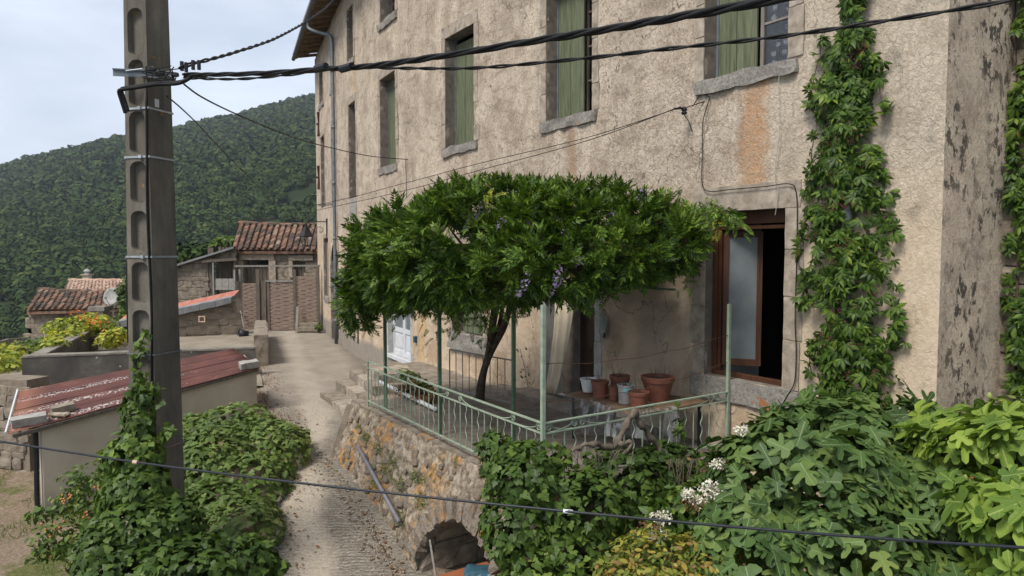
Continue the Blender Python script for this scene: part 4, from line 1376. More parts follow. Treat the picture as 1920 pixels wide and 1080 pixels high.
# right-hand face (behind ivy) 
k = MB(); g = 26
for i in range(g + 1):
    for j in range(g + 1):
        b = -.9 + (TR + 1.0) * i / g; z = zb + (ZF + .02 - zb) * j / g
        dsp = .05 * mnoise.fractal(Vector((b + 9, z, 4)) * 1.5, .8, 2, 3)
        bb = max(b, batter(z))
        k.v.append(tuple(TP(-.15 + dsp - .0, bb, z)))
for i in range(g):
    for j in range(g):
        q = i * (g + 1) + j; k.f.append((q, q + g + 1, q + g + 2, q + 1))
k.build('side_face', MAT['lichen_wall'], tw, smooth=True)
# arch ring stones + loose rubble faces, each its own stone
g = random.Random(3)
def put_stone(a, z, wa, hz_, dep, ang=0.0, out=0.0, mat='lichen_stone', name='stone', parent=tw):
    me = STVM[mat][g.randrange(8)]
    p = TP(a, batter(z) - out, z)
    X = Vector((TD.x, TD.y, 0)); N = Vector((-TN.x, -TN.y, 0)); N = (N + Vector((0, 0, .3))).normalized(); Zv = X.cross(N) * -1; Zv = N.cross(X)
    if Zv.z < 0: Zv = -Zv
    X2 = X * math.cos(ang) + Zv * math.sin(ang); Z2 = Zv * math.cos(ang) - X * math.sin(ang)
    M = Matrix(((X2.x * wa, N.x * dep, Z2.x * hz_, p.x), (X2.y * wa, N.y * dep, Z2.y * hz_, p.y), (X2.z * wa, N.z * dep, Z2.z * hz_, p.z), (0, 0, 0, 1)))
    return place(name, me, M, parent)
STVM = {}
for mt in ('lichen_stone', 'rubble', 'granite', 'sill_stone'):
    STVM[mt] = []
    for me in STV:
        c = me.copy(); c.materials.append(MAT[mt].m); STVM[mt].append(c)
for i in range(15):
    th = math.pi * (i + .5) / 15
    a = ACa + (ARx + .10) * math.cos(th); z = AZ1 - .72 + (.72 + .10) * math.sin(th)
    put_stone(a, z, .30, .17, .24, th, -.02, 'lichen_stone', 'arch_stone')
for z in []:
    put_stone(ACa + ARx + .12, z, .34, .23, .22, 0, -.02, 'rubble', 'arch_stone')
cnt = 0
while cnt < 230:
    a = g.uniform(.2, TL + .35); z = g.uniform(-1.7, ZF - .12)
    if inarch(a, z, .2): continue
    w_ = g.uniform(.06, .18)
    put_stone(a, z, w_, w_ * g.uniform(.55, .85), g.uniform(.035, .075), g.uniform(-.35, .35), .0, 'lichen_stone')
    cnt += 1
# vault interior
HS = AZ1 - .72 + 2.0
def vprof(u, v, o):
    if v < HS: a, z, na_, nz_ = ACa + ARx + .02, -2.0 + v, -1.0, 0.0
    else:
        th = (v - HS) / .8; a = ACa + (ARx + .02) * math.cos(th); z = AZ1 - .72 + .74 * math.sin(th); na_, nz_ = -math.cos(th), -math.sin(th)
    return TP(a + na_ * o, batter(z) + .10 + u, z + nz_ * o)
k = MB(); n = 16
prev = None
for i in range(n + 1):
    th = math.pi * i / n
    a = ACa + (ARx + .02) * math.cos(th); z = AZ1 - .72 + .74 * math.sin(th)
    row = [TP(a, batter(z) + .03 * 1, z), TP(a, 2.6, z)]
    if prev: k.quad(prev[0], row[0], row[1], prev[1])
    prev = row
for sg in (1, -1):
    a = ACa + sg * (ARx + .02); k.quad(TP(a, batter(-2.3), -2.3), TP(a, 2.6, -2.3), TP(a, 2.6, AZ1 - .72), TP(a, batter(AZ1 - .72), AZ1 - .72))
k.quad(TP(ACa - 1, 2.6, -2.3), TP(ACa + 1, 2.6, -2.3), TP(ACa + 1, 2.6, .2), TP(ACa - 1, 2.6, .2))
k.build('vault', MAT['rubble'], tw)
aS = ACa + ARx + .02
stones_joined('vault_stones', vprof, 2.6, HS + 2.4, (.34, .22), 'rubble', tw, .12, 11)

# steps from the lane to the terrace
st = thing('stone_steps', P(640, 740, 14.2), 'worn stone steps rising from the lane to the terrace end of the railing', 'steps')
for i, (pA, pB, zt, dd) in enumerate([((600, 735), (678, 790), -.08, .8), ((628, 712), (692, 752), .12, .8), ((655, 694), (700, 725), .33, .9), ((680, 682), (712, 704), .52, .9)]):
    a = G(*pA, zt); b = G(*pB, zt)
    d = (b - a).normalized(); back = Vector((-d.y, d.x, 0));
    if back.dot(Vector((1, 1, 0))) < 0: back = -back
    L = (b - a).length; nst = 3
    for q in range(nst):
        p0 = a + d * L * q / nst; p1 = a + d * (L * (q + 1) / nst - .02)
        k = MB(); c0 = (p0 + p1) / 2 + back * dd / 2
        hl = (p1 - p0).length / 2
        k.rough(lambda u, v, w: c0 + d * hl * u + back * dd / 2 * v + Vector((0, 0, -.17 + .17 * w)), (6, 4, 3), .028, 4, .05)
        k.build('step_slab', MAT['granite' if q % 2 else 'rubble'], st)

# terrace continues beside the steps as raised ground before the french door
k = MB(); k.rough(lambda u, v, w: TP(TL + 2.4 + 2.0 * u, 2.55 + .60 * v, .2 + .28 * w), (14, 6, 3), .05, 2.5, .08)
o = k.build('door_landing', MAT['rubble'], kind='structure')

# ------------------------------------------------------------------ railing
rail = thing('terrace_railing', TP(0, 0, ZF), 'pale green wrought iron railing with wavy bars and tall corner post round the terrace', 'railing')
ZT, ZM, ZB = 1.34, 1.225, .665
pg = 'pale_green_iron'
def railbar(a, b, w=.035, h=.014, nm='rail_bar', mat=pg):
    k = MB(); k.beam(a, b, w, h); return k.build(nm, MAT[mat], rail)
for z, nm, w, h in ((ZT, 'top_rail', .036, .014), (ZM, 'middle_rail', .028, .014), (ZB, 'bottom_rail', .028, .014)):
    railbar(TP(0.015, 0, z), TP(TL, 0, z), w, h, nm)
    railbar(TP(0, .015, z), TP(0, TR - .05, z), w, h, nm)
def post(p, z1, r=.022, mat=pg, z0=ZF - .1, par=rail, nm='post'):
    k = MB(); k.box((p.x, p.y, (z0 + z1) / 2), (2 * r, 2 * r, z1 - z0), math.atan2(TD.y, TD.x)); return k.build(nm, MAT[mat], par)
post(TP(0, 0, 0), 2.62, .021)
post(TP(TL, 0, 0), ZT + .03, .012)
zr = P(1388, 570, TP(0, TR - .05, 0).y)
post(TP(0, TR - .04, 0), zr.z, .02)
def wavy(p, z0, z1, along, r=.0068):
    pts = []; n = 26
    for i in range(n + 1):
        t = i / n; z = z0 + (z1 - z0) * t; s = .018 * math.sin(t * math.pi * 6) * (1 if .06 < t < .94 else .3)
        pts.append(Vector((p.x, p.y, z)) + along * s)
    k = MB(); k.tube(pts, r, 5); return k.build('wavy_bar', MAT[pg], rail, smooth=True)
A3 = Vector((TD.x, TD.y, 0)); B3 = Vector((TN.x, TN.y, 0))
def bars(fn, L, along, sp=.155):
    n = int(L / sp)
    for i in range(1, n + 1):
        p = fn(i * L / (n + 1))
        if i % 2: wavy(p, ZB, ZM, along)
        else:
            k = MB(); k.box((p.x, p.y, (ZB - .06 + ZM) / 2), (.011, .011, ZM - ZB + .06), math.atan2(TD.y, TD.x)); k.build('straight_bar', MAT[pg], rail)
bars(lambda q: TP(q, 0, 0), TL, A3); bars(lambda q: TP(0, q, 0), TR - .1, B3)
def scroll(c, along, sg=1):
    pts = []
    for i in range(30):
        t = i / 29; r = .045 * (1 - .72 * t); a = t * math.pi * 3.2
        pts.append(c + along * sg * (r * math.cos(a)) + Vector((0, 0, r * math.sin(a))))
    tail = [c + along * sg * (.34 - .29 * i / 8) + Vector((0, 0, -.052 + .045 * (i / 8) ** 2)) for i in range(8)]
    k = MB(); k.tube(tail + pts, .0065, 5); k.build('scroll', MAT[pg], rail, smooth=True)
zs_ = (ZT + ZM) / 2
for q in (.35, 1.95, 3.55): 
    scroll(TP(q - .07 + .3, 0, zs_), A3, 1); scroll(TP(q - .07 - .10 + .05, 0, zs_), A3, -1) if q > .5 else None
scroll(TP(.08, 0, zs_), A3, 1)
for q in (.5, 1.55, 2.75):
    scroll(TP(0, q + .05, zs_), B3, 1); scroll(TP(0, q - .07, zs_), B3, -1)
scroll(TP(0, .08, zs_), B3, 1)
# thin upper wires between the posts
def wire(path, r, name, label, cat='wire', mat='cable_black', group=None, n=6):
    k = MB(); k.tube(path, r, n, smooth_ if False else True); o = k.build(name, MAT[mat], smooth=True, label=label, cat=cat, group=group); return o
for z, lab in ((1.98, 'rusty wire strung from the corner post to the tall right post, upper one'), (1.56, 'rusty wire strung behind the flower pots to the tall right post, lower one')):
    a = TP(.02, 0.01, z); b = TP(0, TR - .05, z + (.12 if z > 1.7 else .18))
    mids = [a.lerp(b, t) + Vector((0, 0, -.10 * 4 * t * (1 - t) + .01 * math.sin(t * 23))) for t in np.linspace(0, 1, 15)]
    wire(mids, .004, 'tie_wire', lab, 'wire', 'rust', 'wires between terrace posts')

# pergola: green posts and cross bars carrying the wisteria
pergo = thing('pergola', TP(2.5, .4, ZF), 'dark green iron pergola frame holding up the wisteria', 'pergola')
ZP = 2.62
for px, t in ((722, 11.35), (824, 9.75), (963, 9.35)):
    q = P(px, 640, t)
    k = MB(); k.box((q.x, q.y, (ZF + ZP) / 2), (.045, .045, ZP - ZF), math.atan2(TD.y, TD.x)); k.build('post', MAT['green_iron'], pergo)
for a in np.linspace(1.3, TL + .2, 5):
    k = MB(); k.beam(TP(a, .5, ZP), TP(a, 3.0, ZP + .05), .03, .03); k.build('cross_bar', MAT['green_iron'], pergo)
for b in (.5, 1.3, 2, 2.95):
    k = MB(); k.beam(TP(.9, b, ZP + .03), TP(TL + .4, b, ZP + .03), .03, .03); k.build('long_bar', MAT['green_iron'], pergo)

# grey barred barrier in front of the wisteria stem
gate = thing('barred_gate', P(900, 735, 12.3), 'plain grey iron gate of thin upright bars behind the wisteria trunk', 'gate')
ga, gb = P(843, 672, 12.9), P(961, 657, 11.6)
z1g = (ga.z + gb.z) / 2; z0g = ZF + .05
ga.z = gb.z = z1g
for z, nm in ((z1g, 'top_bar'), (z0g, 'foot_bar')):
    k = MB(); k.beam((ga.x, ga.y, z), (gb.x, gb.y, z), .03, .02); k.build(nm, MAT['grey_iron'], gate)
for i in range(10):
    q = ga.lerp(gb, i / 9); k = MB(); k.tube([(q.x, q.y, z0g), (q.x, q.y, z1g)], .009 if 0 < i < 9 else .014, 6); k.build('upright_bar', MAT['grey_iron'], gate)

# ------------------------------------------------------------------ things on the terrace
# curtain in the doorway
k = MB(); s0, s1, z0, z1 = OP['DOOR']; n = 60; m_ = 14
rows = []
for j in range(m_ + 1):
    v = j / m_                         # 0 top 1 bottom
    z = z1 - .02 - (z1 - .02 - (ZF + .13)) * v
    width = .62 - .30 * v ** 1.4; pull = .44 * v ** 2.0
    for i in range(n + 1):
        u = i / n
        s = s0 + (s1 - s0) * .30 + u * width + pull
        o = .03 + .12 * v ** 1.5 + .022 * math.sin(u * 21 + 3 * v + 2 * math.sin(u * 7)) * (.5 + .6 * v) + .03 * math.sin(u * 8 + 1.5 * v) + .01 * mnoise.noise(Vector((u * 9, v * 5, 0)))
        k.v.append(tuple(FP(s, z, o)))
for j in range(m_):
    for i in range(n):
        a = j * (n + 1) + i; k.f.append((a, a + 1, a + n + 2, a + n + 1))
o = k.build('door_curtain', MAT['curtain'], smooth=True, label='cream cloth curtain hanging in the terrace doorway', cat='curtain')
md = o.modifiers.new('s', 'SOLIDIFY'); md.thickness = .004

# table with pots
TBZ = 1.18
c0, c1 = G(1062, 738, TBZ), G(1188, 778, TBZ)
c2, c3 = G(1330, 752, TBZ), G(1150, 722, TBZ)
ctr = (c0 + c1 + c2 + c3) / 4
table = thing('terrace_table', (ctr.x, ctr.y, ZF), 'low brown table full of flower pots by the terrace wall, draped with clear plastic', 'table')
k = MB(); e = Vector((0, 0, -.035))
k.hexa([c0 + e, c1 + e, c2 + e, c3 + e, c0, c1, c2, c3]); k.build('tabletop', MAT['table_top'], table, bevel=.004)
for c in (c0, c1, c2, c3):
    q = c.lerp(ctr, .12); k = MB(); k.box((q.x, q.y, (ZF + TBZ - .036) / 2), (.04, .04, TBZ - .036 - ZF)); k.build('leg', MAT['lamp_black'], table)
# plastic sheet: lies on the front edge, hangs in folds
k = MB(); n, m_ = 60, 16
edge = [c3.lerp(c0, .3), c0, c0.lerp(c1, .5), c1, c1.lerp(c2, .55)]
ep = spline(edge, 15); n = len(ep) - 1
for i, p in enumerate(ep):
    out = (p - ctr); out.z = 0; out.normalize()
    for j in range(m_ + 1):
        v = j / m_
        if v < .2: q = p + out * (-.10 + .5 * v) * 1.0 + Vector((0, 0, .008 + .004 * math.sin(i * .9)))
        else:
            h = (v - .2) / .8; drop = .34 + .10 * math.sin(i * .23 + 1)
            q = p + out * (.01 + .05 * math.sin(i * .55) * h + .03 * math.sin(i * 1.7) * h + .03 * h) + Vector((0, 0, -.002 - drop * h + .03 * math.sin(i * .31 + 4 * h) * h))
        k.v.append(tuple(q))
for i in range(n):
    for j in range(m_):
        a = i * (m_ + 1) + j; k.f.append((a, a + 1, a + m_ + 2, a + m_ + 1))
k.build('plastic_cover', MAT['plastic_sheet'], smooth=True, label='clear plastic sheet draped over the front edge of the terrace table', cat='plastic sheet')

def pot(px, py, rpx, hpx, mat, label, taper=.72, rim=.16, zb=TBZ + .002, plant=0, octo=False, name='flower_pot', saucer=False):
    """px,py = foot centre of the pot in the photograph"""
    p = G(px, py, zb); t = p.y; r = rpx * t / FPX; h = hpx * t / FPX
    o = thing(name, p, label, 'flower pot', 'pots on the terrace table')
    n = 8 if octo else 24
    prof = [(0, 0), (r * taper, 0), (r * taper + .004, .01), (r * .93, h * (1 - rim)), (r * 1.0, h * (1 - rim)), (r * 1.04, h * .985), (r * 1.01, h), (r * .92, h), (r * .90, h * .86)]
    k = MB(); k.lathe(p, prof, 28); k.build('pot_body', MAT[mat], o, smooth=False)
    k = MB(); k.lathe(p, [(0, h * .90), (r * .5, h * .91), (r * .905, h * .87)], 20)
    for i in range(len(k.v)):
        q = Vector(k.v[i]); k.v[i] = tuple(q + Vector((0, 0, .008 * mnoise.noise(q * 30))))
    k.build('soil', MAT['soil'], o)
    if plant:
        g2 = random.Random(int(px)); k = MB()
        for i in range(plant):
            a = g2.uniform(0, 6.28); rr = g2.uniform(0, r * .7); q = p + Vector((rr * math.cos(a), rr * math.sin(a), h * .88))
            L = g2.uniform(.06, .22); d = Vector((g2.uniform(-.5, .5), g2.uniform(-.5, .5), 1)).normalized()
            k.tube([q, q + d * L * .5, q + d * L + Vector((g2.uniform(-.03, .03), g2.uniform(-.03, .03), 0))], [.004, .003, .001], 4)
        k.build('dry_stems', MAT['old_vine'], o)
    if saucer:
        k = MB(); k.lathe(p + Vector((0, 0, -.001)), [(0, .001), (r * .95, .001), (r * 1.02, .025), (r * .98, .025), (r * .9, .006)], 24); k.build('saucer', MAT['terracotta'], o)
    return o, p, r, h
pot(1233, 752, 31, 48, 'terracotta', 'largest terracotta pot, at the right end of the table', .60, .2, plant=14)
pot(1162, 733, 19, 30, 'terracotta', 'shallow terracotta bowl behind the others, topmost in the group', .85, .3, plant=6, zb=TBZ + .05)
pot(1103, 736, 16, 27, 'white_plastic', 'white plastic pot at the left end of the table', .62, .1, plant=4, saucer=True)
pot(1125, 746, 17, 33, 'terracotta', 'terracotta pot just right of the white one', .74, .14, plant=3)
pot(1152, 751, 11, 28, 'terracotta', 'narrowest terracotta pot, between a wider one and the grey pot', .78, .12, plant=2)
gp, p_, r_, h_ = pot(1173, 756, 16, 36, 'grey_pot', 'grey pot with a pale blue-green label', .78, .1, plant=12)
k = MB(); n = 6
vs = []
for i in range(n + 1):
    a = R(-118 + 62 * i / n); rr = r_ * .93 + .004
    for z in (.62, .86): vs.append(tuple(p_ + Vector((rr * math.cos(a), rr * math.sin(a), h_ * z * 1.0))))
k.v = vs
for i in range(n): k.f.append((2 * i, 2 * i + 2, 2 * i + 3, 2 * i + 1))
k.build('pot_label', MAT['teal_label'], gp)
pot(1197, 763, 20, 30, 'terracotta', 'low terracotta pot at the table front, beside the grey one', .74, .22, plant=3)

# little plant in the big pot
# hanging grey-green board
bd = thing('wall_board', FP(*hit(1135, 630)[:2], .05), 'small grey-green metal letter flap hung askew beside the doorway', 'panel')
sb_, zb2 = hit(1137, 608)
k = MB()
q = [FP(sb_ + .125, zb2 - .15, .05), FP(sb_ - .10, zb2 - .24, .11), FP(sb_ - .155, zb2 + .10, .11), FP(sb_ + .06, zb2 + .22, .05)]
nrm_ = Vector((-TN.x, -TN.y, 0)) * .012
k.hexa([p for p in q] + [p + nrm_ for p in q]); k.build('panel_sheet', MAT['old_board'], bd)
k = MB(); k.tube([FP(sb_ - .11, zb2 - .19, .14), FP(sb_ - .20, zb2 - .12, .22)], .018, 8); k.build('handle', MAT['lamp_black'], bd)
k = MB(); k.tube([FP(sb_ - .02, zb2 + .20, .07), FP(sb_ + .02, zb2 + .25, .03)], .006, 5); k.build('hook', MAT['rust'], bd)

# blue tap box on the wall near the french door
s_, z_ = hit(782, 636)
tb = thing('wall_socket', FP(s_, z_, .03), 'small dark blue box on the wall right of the white door', 'socket')
k = MB(); k.box(FP(s_, z_, .04), (.10, .10, .16), R(33)); k.build('box_body', MAT['blue_plastic'], tb, bevel=.01)
k = MB(); k.tube([FP(s_ + .12, z_ + .06, .03), FP(s_ + .05, z_ + .03, .06)], .015, 6); k.build('inlet', MAT['lamp_black'], tb)

# pipes
a = P(682, 837, 11.15); b = P(766, 974, 9.15)
pa, za = hitwall(682, 837); pb, zb3 = hitwall(766, 974)
k = MB(); k.tube([TP(pa, batter(za) - .09, za), TP(pb, batter(zb3) - .14, zb3)], .03, 12)
o = k.build('drain_pipe', MAT['pipe_grey'], label='dark grey plastic pipe running down the lichen-spotted terrace wall', cat='pipe', smooth=True)
k = MB(); k.tube([G(712, 716, ZF + .06), G(818, 768, ZF + .06)], .036, 12)
k.build('drain_pipe', MAT['white_plastic'], label='white plastic pipe lying on the terrace inside the railing', cat='pipe', smooth=True)

# vault clutter
t_ = thing('wheelbarrow', P(880, 1085, 7.6), 'orange tray with a blue cloth at the foot of the vault', 'wheelbarrow')
k = MB(); c = P(893, 1104, 7.5)
k.rough(lambda u, v, w: c + Vector((TD.x, TD.y, 0)) * (.30 + .06 * w) * u * 1 + Vector((TN.x, TN.y, 0)) * (.30 + .06 * w) * v + Vector((0, 0, .09 * w)), (4, 4, 2), .004, 3, .05); k.build('tray', MAT['orange_plastic'], t_)
k = MB(); k.rough(lambda u, v, w: c + Vector((.05, .12, .12)) + Vector((.2 * u, .14 * v, .05 * w)), (6, 6, 3), .03, 9, .5); k.build('cloth', MAT['blue_plastic'], t_)
k = MB(); k.tube([P(806, 1012, 8.6), P(816, 1075, 8.3), P(822, 1130, 8.1)], .014, 6)
k.build('wooden_stick', MAT['grey_wood'], label='thin stick leaning inside the vault opening', cat='stick')
# ------------------------------------------------------------------ roman tile roofs
def tile_mesh(mat, seed):
    g = np.random.default_rng(seed); v = []; f = []; n = 5
    for j, (r, y) in enumerate(((.5, -.5), (.42, .5))):
        for i in range(n + 1):
            a = math.pi * i / n; v.append((-math.cos(a) * r, y, math.sin(a) * r * .95 + (.05 * g.normal() if 0 < i < n else 0)))
    for j, (r, y) in enumerate(((.40, -.5), (.33, .5))):
        for i in range(n + 1):
            a = math.pi * i / n; v.append((-math.cos(a) * r, y, math.sin(a) * r * .95))
    m = n + 1
    for i in range(n):
        f.append((i, i + 1, m + i + 1, m + i)); f.append((2 * m + i, 3 * m + i, 3 * m + i + 1, 2 * m + i + 1)); f.append((i, 2 * m + i, 2 * m + i + 1, i + 1))
    me = bpy.data.meshes.new('tile'); me.from_pydata(v, [], f); me.materials.append(MAT[mat].m); return me
TM = {mt: [tile_mesh(mt, 5 + i) for i in range(4)] for mt in ('old_tile', 'new_tile')}
def tiled_roof(parent, E0, E1, R0, R1, cols, rows, mat, jit=.06, single=True, wave=.0):
    """E0,E1 eave ends, R0,R1 ridge ends; each cover tile is its own piece over a channel sheet"""
    g = random.Random(int(cols * 7 + rows))
    k = MB(); nn = 24
    def pt(u, v, lift=0.0):
        a = E0.lerp(E1, u); b = R0.lerp(R1, u); p = a.lerp(b, v)
        return p + Vector((0, 0, lift + wave * math.sin(u * 7 + v * 2)))
    for i in range(cols * 2 + 1):
        for j in range(2):
            k.v.append(tuple(pt(i / (cols * 2), j, -.04 if i % 2 else -.0)))
    for i in range(cols * 2): k.f.append((2 * i, 2 * i + 2, 2 * i + 3, 2 * i + 1))
    k.hexa([pt(0, 0, -.2), pt(1, 0, -.2), pt(1, 1, -.2), pt(0, 1, -.2), pt(0, 0, -.08), pt(1, 0, -.08), pt(1, 1, -.08), pt(0, 1, -.08)])
    k.build('channel_tiles', MAT[mat], parent)
    cw = (E1 - E0).length / cols; rh = ((R0 + R1) / 2 - (E0 + E1) / 2).length / rows
    mb = MB()
    for c in range(cols):
        for r in range(rows):
            u = (c + .5) / cols; v = (r + .45) / rows
            p = pt(u, v, .02)
            Y = (pt(u, v + .02) - pt(u, v)).normalized(); X = (pt(min(u + .02, 1), v) - pt(u - .02, v)).normalized(); Z = X.cross(Y).normalized()
            if Z.z < 0: Z = -Z
            ja = g.uniform(-jit, jit); X2 = X * math.cos(ja) + Y * math.sin(ja); Y2 = Y * math.cos(ja) - X * math.sin(ja)
            Y2 = (Y2 + Z * g.uniform(-.07, .0)).normalized(); p = p + Z * g.uniform(0, .03) + Y * g.uniform(-.04, .04) + Z * .03
            sx_, sy_, sz_ = cw * .74, rh * 1.25, cw * .62
            M = Matrix(((X2.x * sx_, Y2.x * sy_, Z.x * sz_, p.x), (X2.y * sx_, Y2.y * sy_, Z.y * sz_, p.y), (X2.z * sx_, Y2.z * sy_, Z.z * sz_, p.z), (0, 0, 0, 1)))
            place('tile', TM[mat][g.randrange(4)], M, parent)
    # ridge tiles
    for c in range(cols):
        u = (c + .5) / cols; p = pt(u, 1, .07); X = (R1 - R0).normalized(); Y = Vector((-X.y, X.x, 0)); L = (R1 - R0).length / cols
        M = Matrix(((Y.x * .34, X.x * L * 1.15, 0, p.x), (Y.y * .34, X.y * L * 1.15, 0, p.y), (0, 0, .26, p.z + .0), (0, 0, 0, 1)))
        place('ridge_tile', TM[mat][c % 4], M, parent)

def wall_patch(name, a, b, z0, z1a, z1b, mat, parent, th=.4, holes=(), seed=1, stones=None, core='mortar'):
    """straight wall a->b (2D points) with a sloping top, stones proud of a mortar core"""
    a = Vector((a[0], a[1])); b = Vector((b[0], b[1])); L = (b - a).length; d = (b - a) / L
    n = Vector((d.y, -d.x))
    if n.dot(-a) < 0: n = -n
    def fn(u, v, o): p = a + d * u + n * o; return Vector((p.x, p.y, z0 + v))
    # core as strips round the holes
    us = sorted({0, L, *[h[0] for h in holes], *[h[1] for h in holes]})
    k = MB()
    for u0, u1 in zip(us, us[1:]):
        um = (u0 + u1) / 2; hs = [h for h in holes if h[0] < um < h[1]]
        segs = [(0, None)]
        top0 = z1a + (z1b - z1a) * u0 / L - z0; top1 = z1a + (z1b - z1a) * u1 / L - z0
        spans = []
        lo = 0
        for h in sorted(hs, key=lambda q: q[2]):
            spans.append((lo, h[2], h[2])); lo = h[3]
        spans.append((lo, top0, top1))
        for l, t0, t1 in spans:
            if t0 - l < 1e-4: continue
            k.hexa([fn(u0, l, 0), fn(u1, l, 0), fn(u1, l, -th), fn(u0, l, -th), fn(u0, t0, 0), fn(u1, t1, 0), fn(u1, t1, -th), fn(u0, t0, -th)])
    w = k.build(name, MAT[core], parent)
    if stones:
        top = lambda u: z1a + (z1b - z1a) * u / L - z0
        stones_joined('wall_stones', fn, L, max(z1a, z1b) - z0, stones, mat, w if parent is None else parent, .09, seed,
                      skip=lambda u, v: v > top(u) - stones[1] * .5 or any(h[0] - .08 < u < h[1] + .08 and h[2] - .05 < v < h[3] + .05 for h in holes))
    return w, fn

# ---------------- barn behind the gate
TB = 37.0
barn = thing('stone_barn', P(480, 600, TB), 'old stone barn with a lichened clay tile roof behind the woven gate', 'barn')
bl, br_ = P(437, 470, TB), P(640, 470, TB)
zE = P(500, 466, TB).z; zR = P(500, 421, TB + 2.4).z
# right block wall with door and small window
def bx(px): return P(px, 480, TB).x
L0 = bx(437)
hol = [(bx(458) - L0, bx(506) - L0, 0, P(0, 488, TB).z + .9), (bx(551) - L0, bx(572) - L0, P(0, 518, TB).z + .9, P(0, 489, TB).z + .9)]
w, fn = wall_patch('front_wall', (bx(437), TB), (bx(660), TB), -.9, zE - .05, zE - .05, 'rubble', barn, .4, hol, 21, (.42, .22))
for px0, px1, y0, y1, mt in ((441, 457.5, 488, 545, 'granite'), (506.5, 518, 488, 545, 'granite'), (451, 516, 473, 487, 'granite'), (543, 588, 479, 488, 'granite'), (543, 550, 489, 500, 'granite'), (543, 550, 501, 520, 'granite')):
    a = P(px0, y1, TB); b = P(px1, y0, TB)
    k = MB(); k.rough(lambda u, v, w_: Vector(((a.x + b.x) / 2 + (b.x - a.x) / 2 * u, TB - .06 + .1 * v, (a.z + b.z) / 2 + (b.z - a.z) / 2 * w_)), (4, 2, 4), .015, 5); k.build('dressed_stone', MAT[mt], barn)
for px0, px1, y0, y1, n in ((458, 506, 501, 560, 7), (551, 572, 489, 519, 3)):
    a = P(px0, y1, TB + .15); b = P(px1, y0, TB + .15)
    for i in range(n):
        x0 = a.x + (b.x - a.x) * i / n; x1 = a.x + (b.x - a.x) * (i + 1) / n
        k = MB(); k.box(((x0 + x1) / 2, TB + .18 + .01 * (i % 2), (a.z + b.z) / 2), (x1 - x0 - .02, .05, b.z - a.z)); k.build('door_board', MAT['old_wood'], barn)
a = P(440, 620, TB + 2.5); b = P(660, 470, TB + 2.5)
k = MB(); k.quad((a.x, TB + 2.5, -1), (b.x, TB + 2.5, -1), (b.x, TB + 2.5, b.z), (a.x, TB + 2.5, b.z)); k.build('shade_sheet', MAT['unlit_room_black'], barn)  # near-black sheet standing in for the shade inside the barn
tiled_roof(barn, P(434, 469, TB - .35), P(662, 469, TB - .35), P(449, 421, TB + 2.6), P(672, 424, TB + 2.6), 20, 8, 'old_tile', wave=.04)
k = MB(); k.beam(P(436, 470, TB - .12), P(660, 470, TB - .12), .1, .12); k.build('eave_beam', MAT['old_wood'], barn)
# back slope
k = MB(); a, b = P(449, 421, TB + 2.6), P(672, 424, TB + 2.6); k.quad(a, b, b + Vector((0, 3, -1.3)), a + Vector((0, 3, -1.3))); k.quad(a + Vector((0, 3, -1.3)), b + Vector((0, 3, -1.3)), Vector((b.x, b.y + 3, -1)), Vector((a.x, a.y + 3, -1))); k.build('rear_slope', MAT['old_tile'], barn)
# left lean-to with its own sloping verge
TLt = 36.4
def lx(px): return P(px, 480, TLt).x
LA = lx(300)
zl, zr_ = P(300, 507, TLt).z, P(437, 465, TLt).z
hol = [(lx(389) - LA, lx(438) - LA - .02, 0.2, P(0, 490, TLt).z + .9)]
w, fn = wall_patch('side_wall', (LA, TLt), (lx(440), TLt), -.9, zl, zr_, 'rubble', barn, .4, hol, 22, (.40, .2))
k = MB(); k.beam(P(296, 509, TLt - .15), P(441, 464, TLt - .15), .5, .10); k.build('verge', MAT['coping_grey'], barn)
for i in range(16):
    a = P(300, 507, TLt - .25).lerp(P(438, 464, TLt - .25), (i + .5) / 16); k = MB(); d = (P(438, 464, TLt) - P(300, 507, TLt)).normalized()
    k.rough(lambda u, v, w_: a + d * .24 * u + Vector((0, .14 * v, .035 * w_)), (3, 2, 2), .02, 5, .3); k.build('verge_tile', MAT['old_tile'], barn)
k = MB(); k.beam(P(380, 490, TLt - .2), P(445, 486, TLt - .2), .25, .14); k.build('timber_lintel', MAT['old_wood'], barn)
for i in range(6):
    x0 = lx(404) + (lx(438) - lx(404)) * i / 6; k = MB(); k.box((x0 + .12, TLt + .35, P(0, 525, TLt).z + .45), (.2, .05, 2.6)); k.build('door_board', MAT['old_wood'], barn)
k = MB(); k.quad((lx(380), TLt + 1.6, -1), (lx(445), TLt + 1.6, -1), (lx(445), TLt + 1.6, 3), (lx(380), TLt + 1.6, 3)); k.build('shade_sheet', MAT['unlit_room_black'], barn)  # black sheet painted as the shade inside the lean-to
k = MB(); k.box((lx(394), TLt + .1, P(0, 525, TLt).z + .4), (.28, .12, 2.6)); k.build('door_post', MAT['old_wood'], barn)
# pale block low wall inside the lean-to
for r_ in range(3):
    for c_ in range(3):
        a = P(406 + c_ * 12, 540 - r_ * 7, TLt - .3); k = MB(); k.box((a.x + .16, a.y, a.z), (.32, .2, .19)); k.build('stone_block', MAT['block'], barn)
for px, py0, py1, t in ((399.5, 493, 556, TLt - 1.2), (439.5, 506, 548, 29.2), (449.5, 505, 528, 29.4)):
    a, b = P(px, py0, t), P(px, py1, t); k = MB(); k.box((a.x, a.y, (a.z + b.z) / 2), (.07, .07, a.z - b.z + .02))
    k.build('steel_post' if t > 30 else 'fence_post', MAT['grey_iron'], None, label=('pale steel post in front of the lean-to opening' if t > 30 else 'thin pale post at the left end of the woven gate' if px < 445 else 'short pale post behind the top of the woven gate'), cat='post')

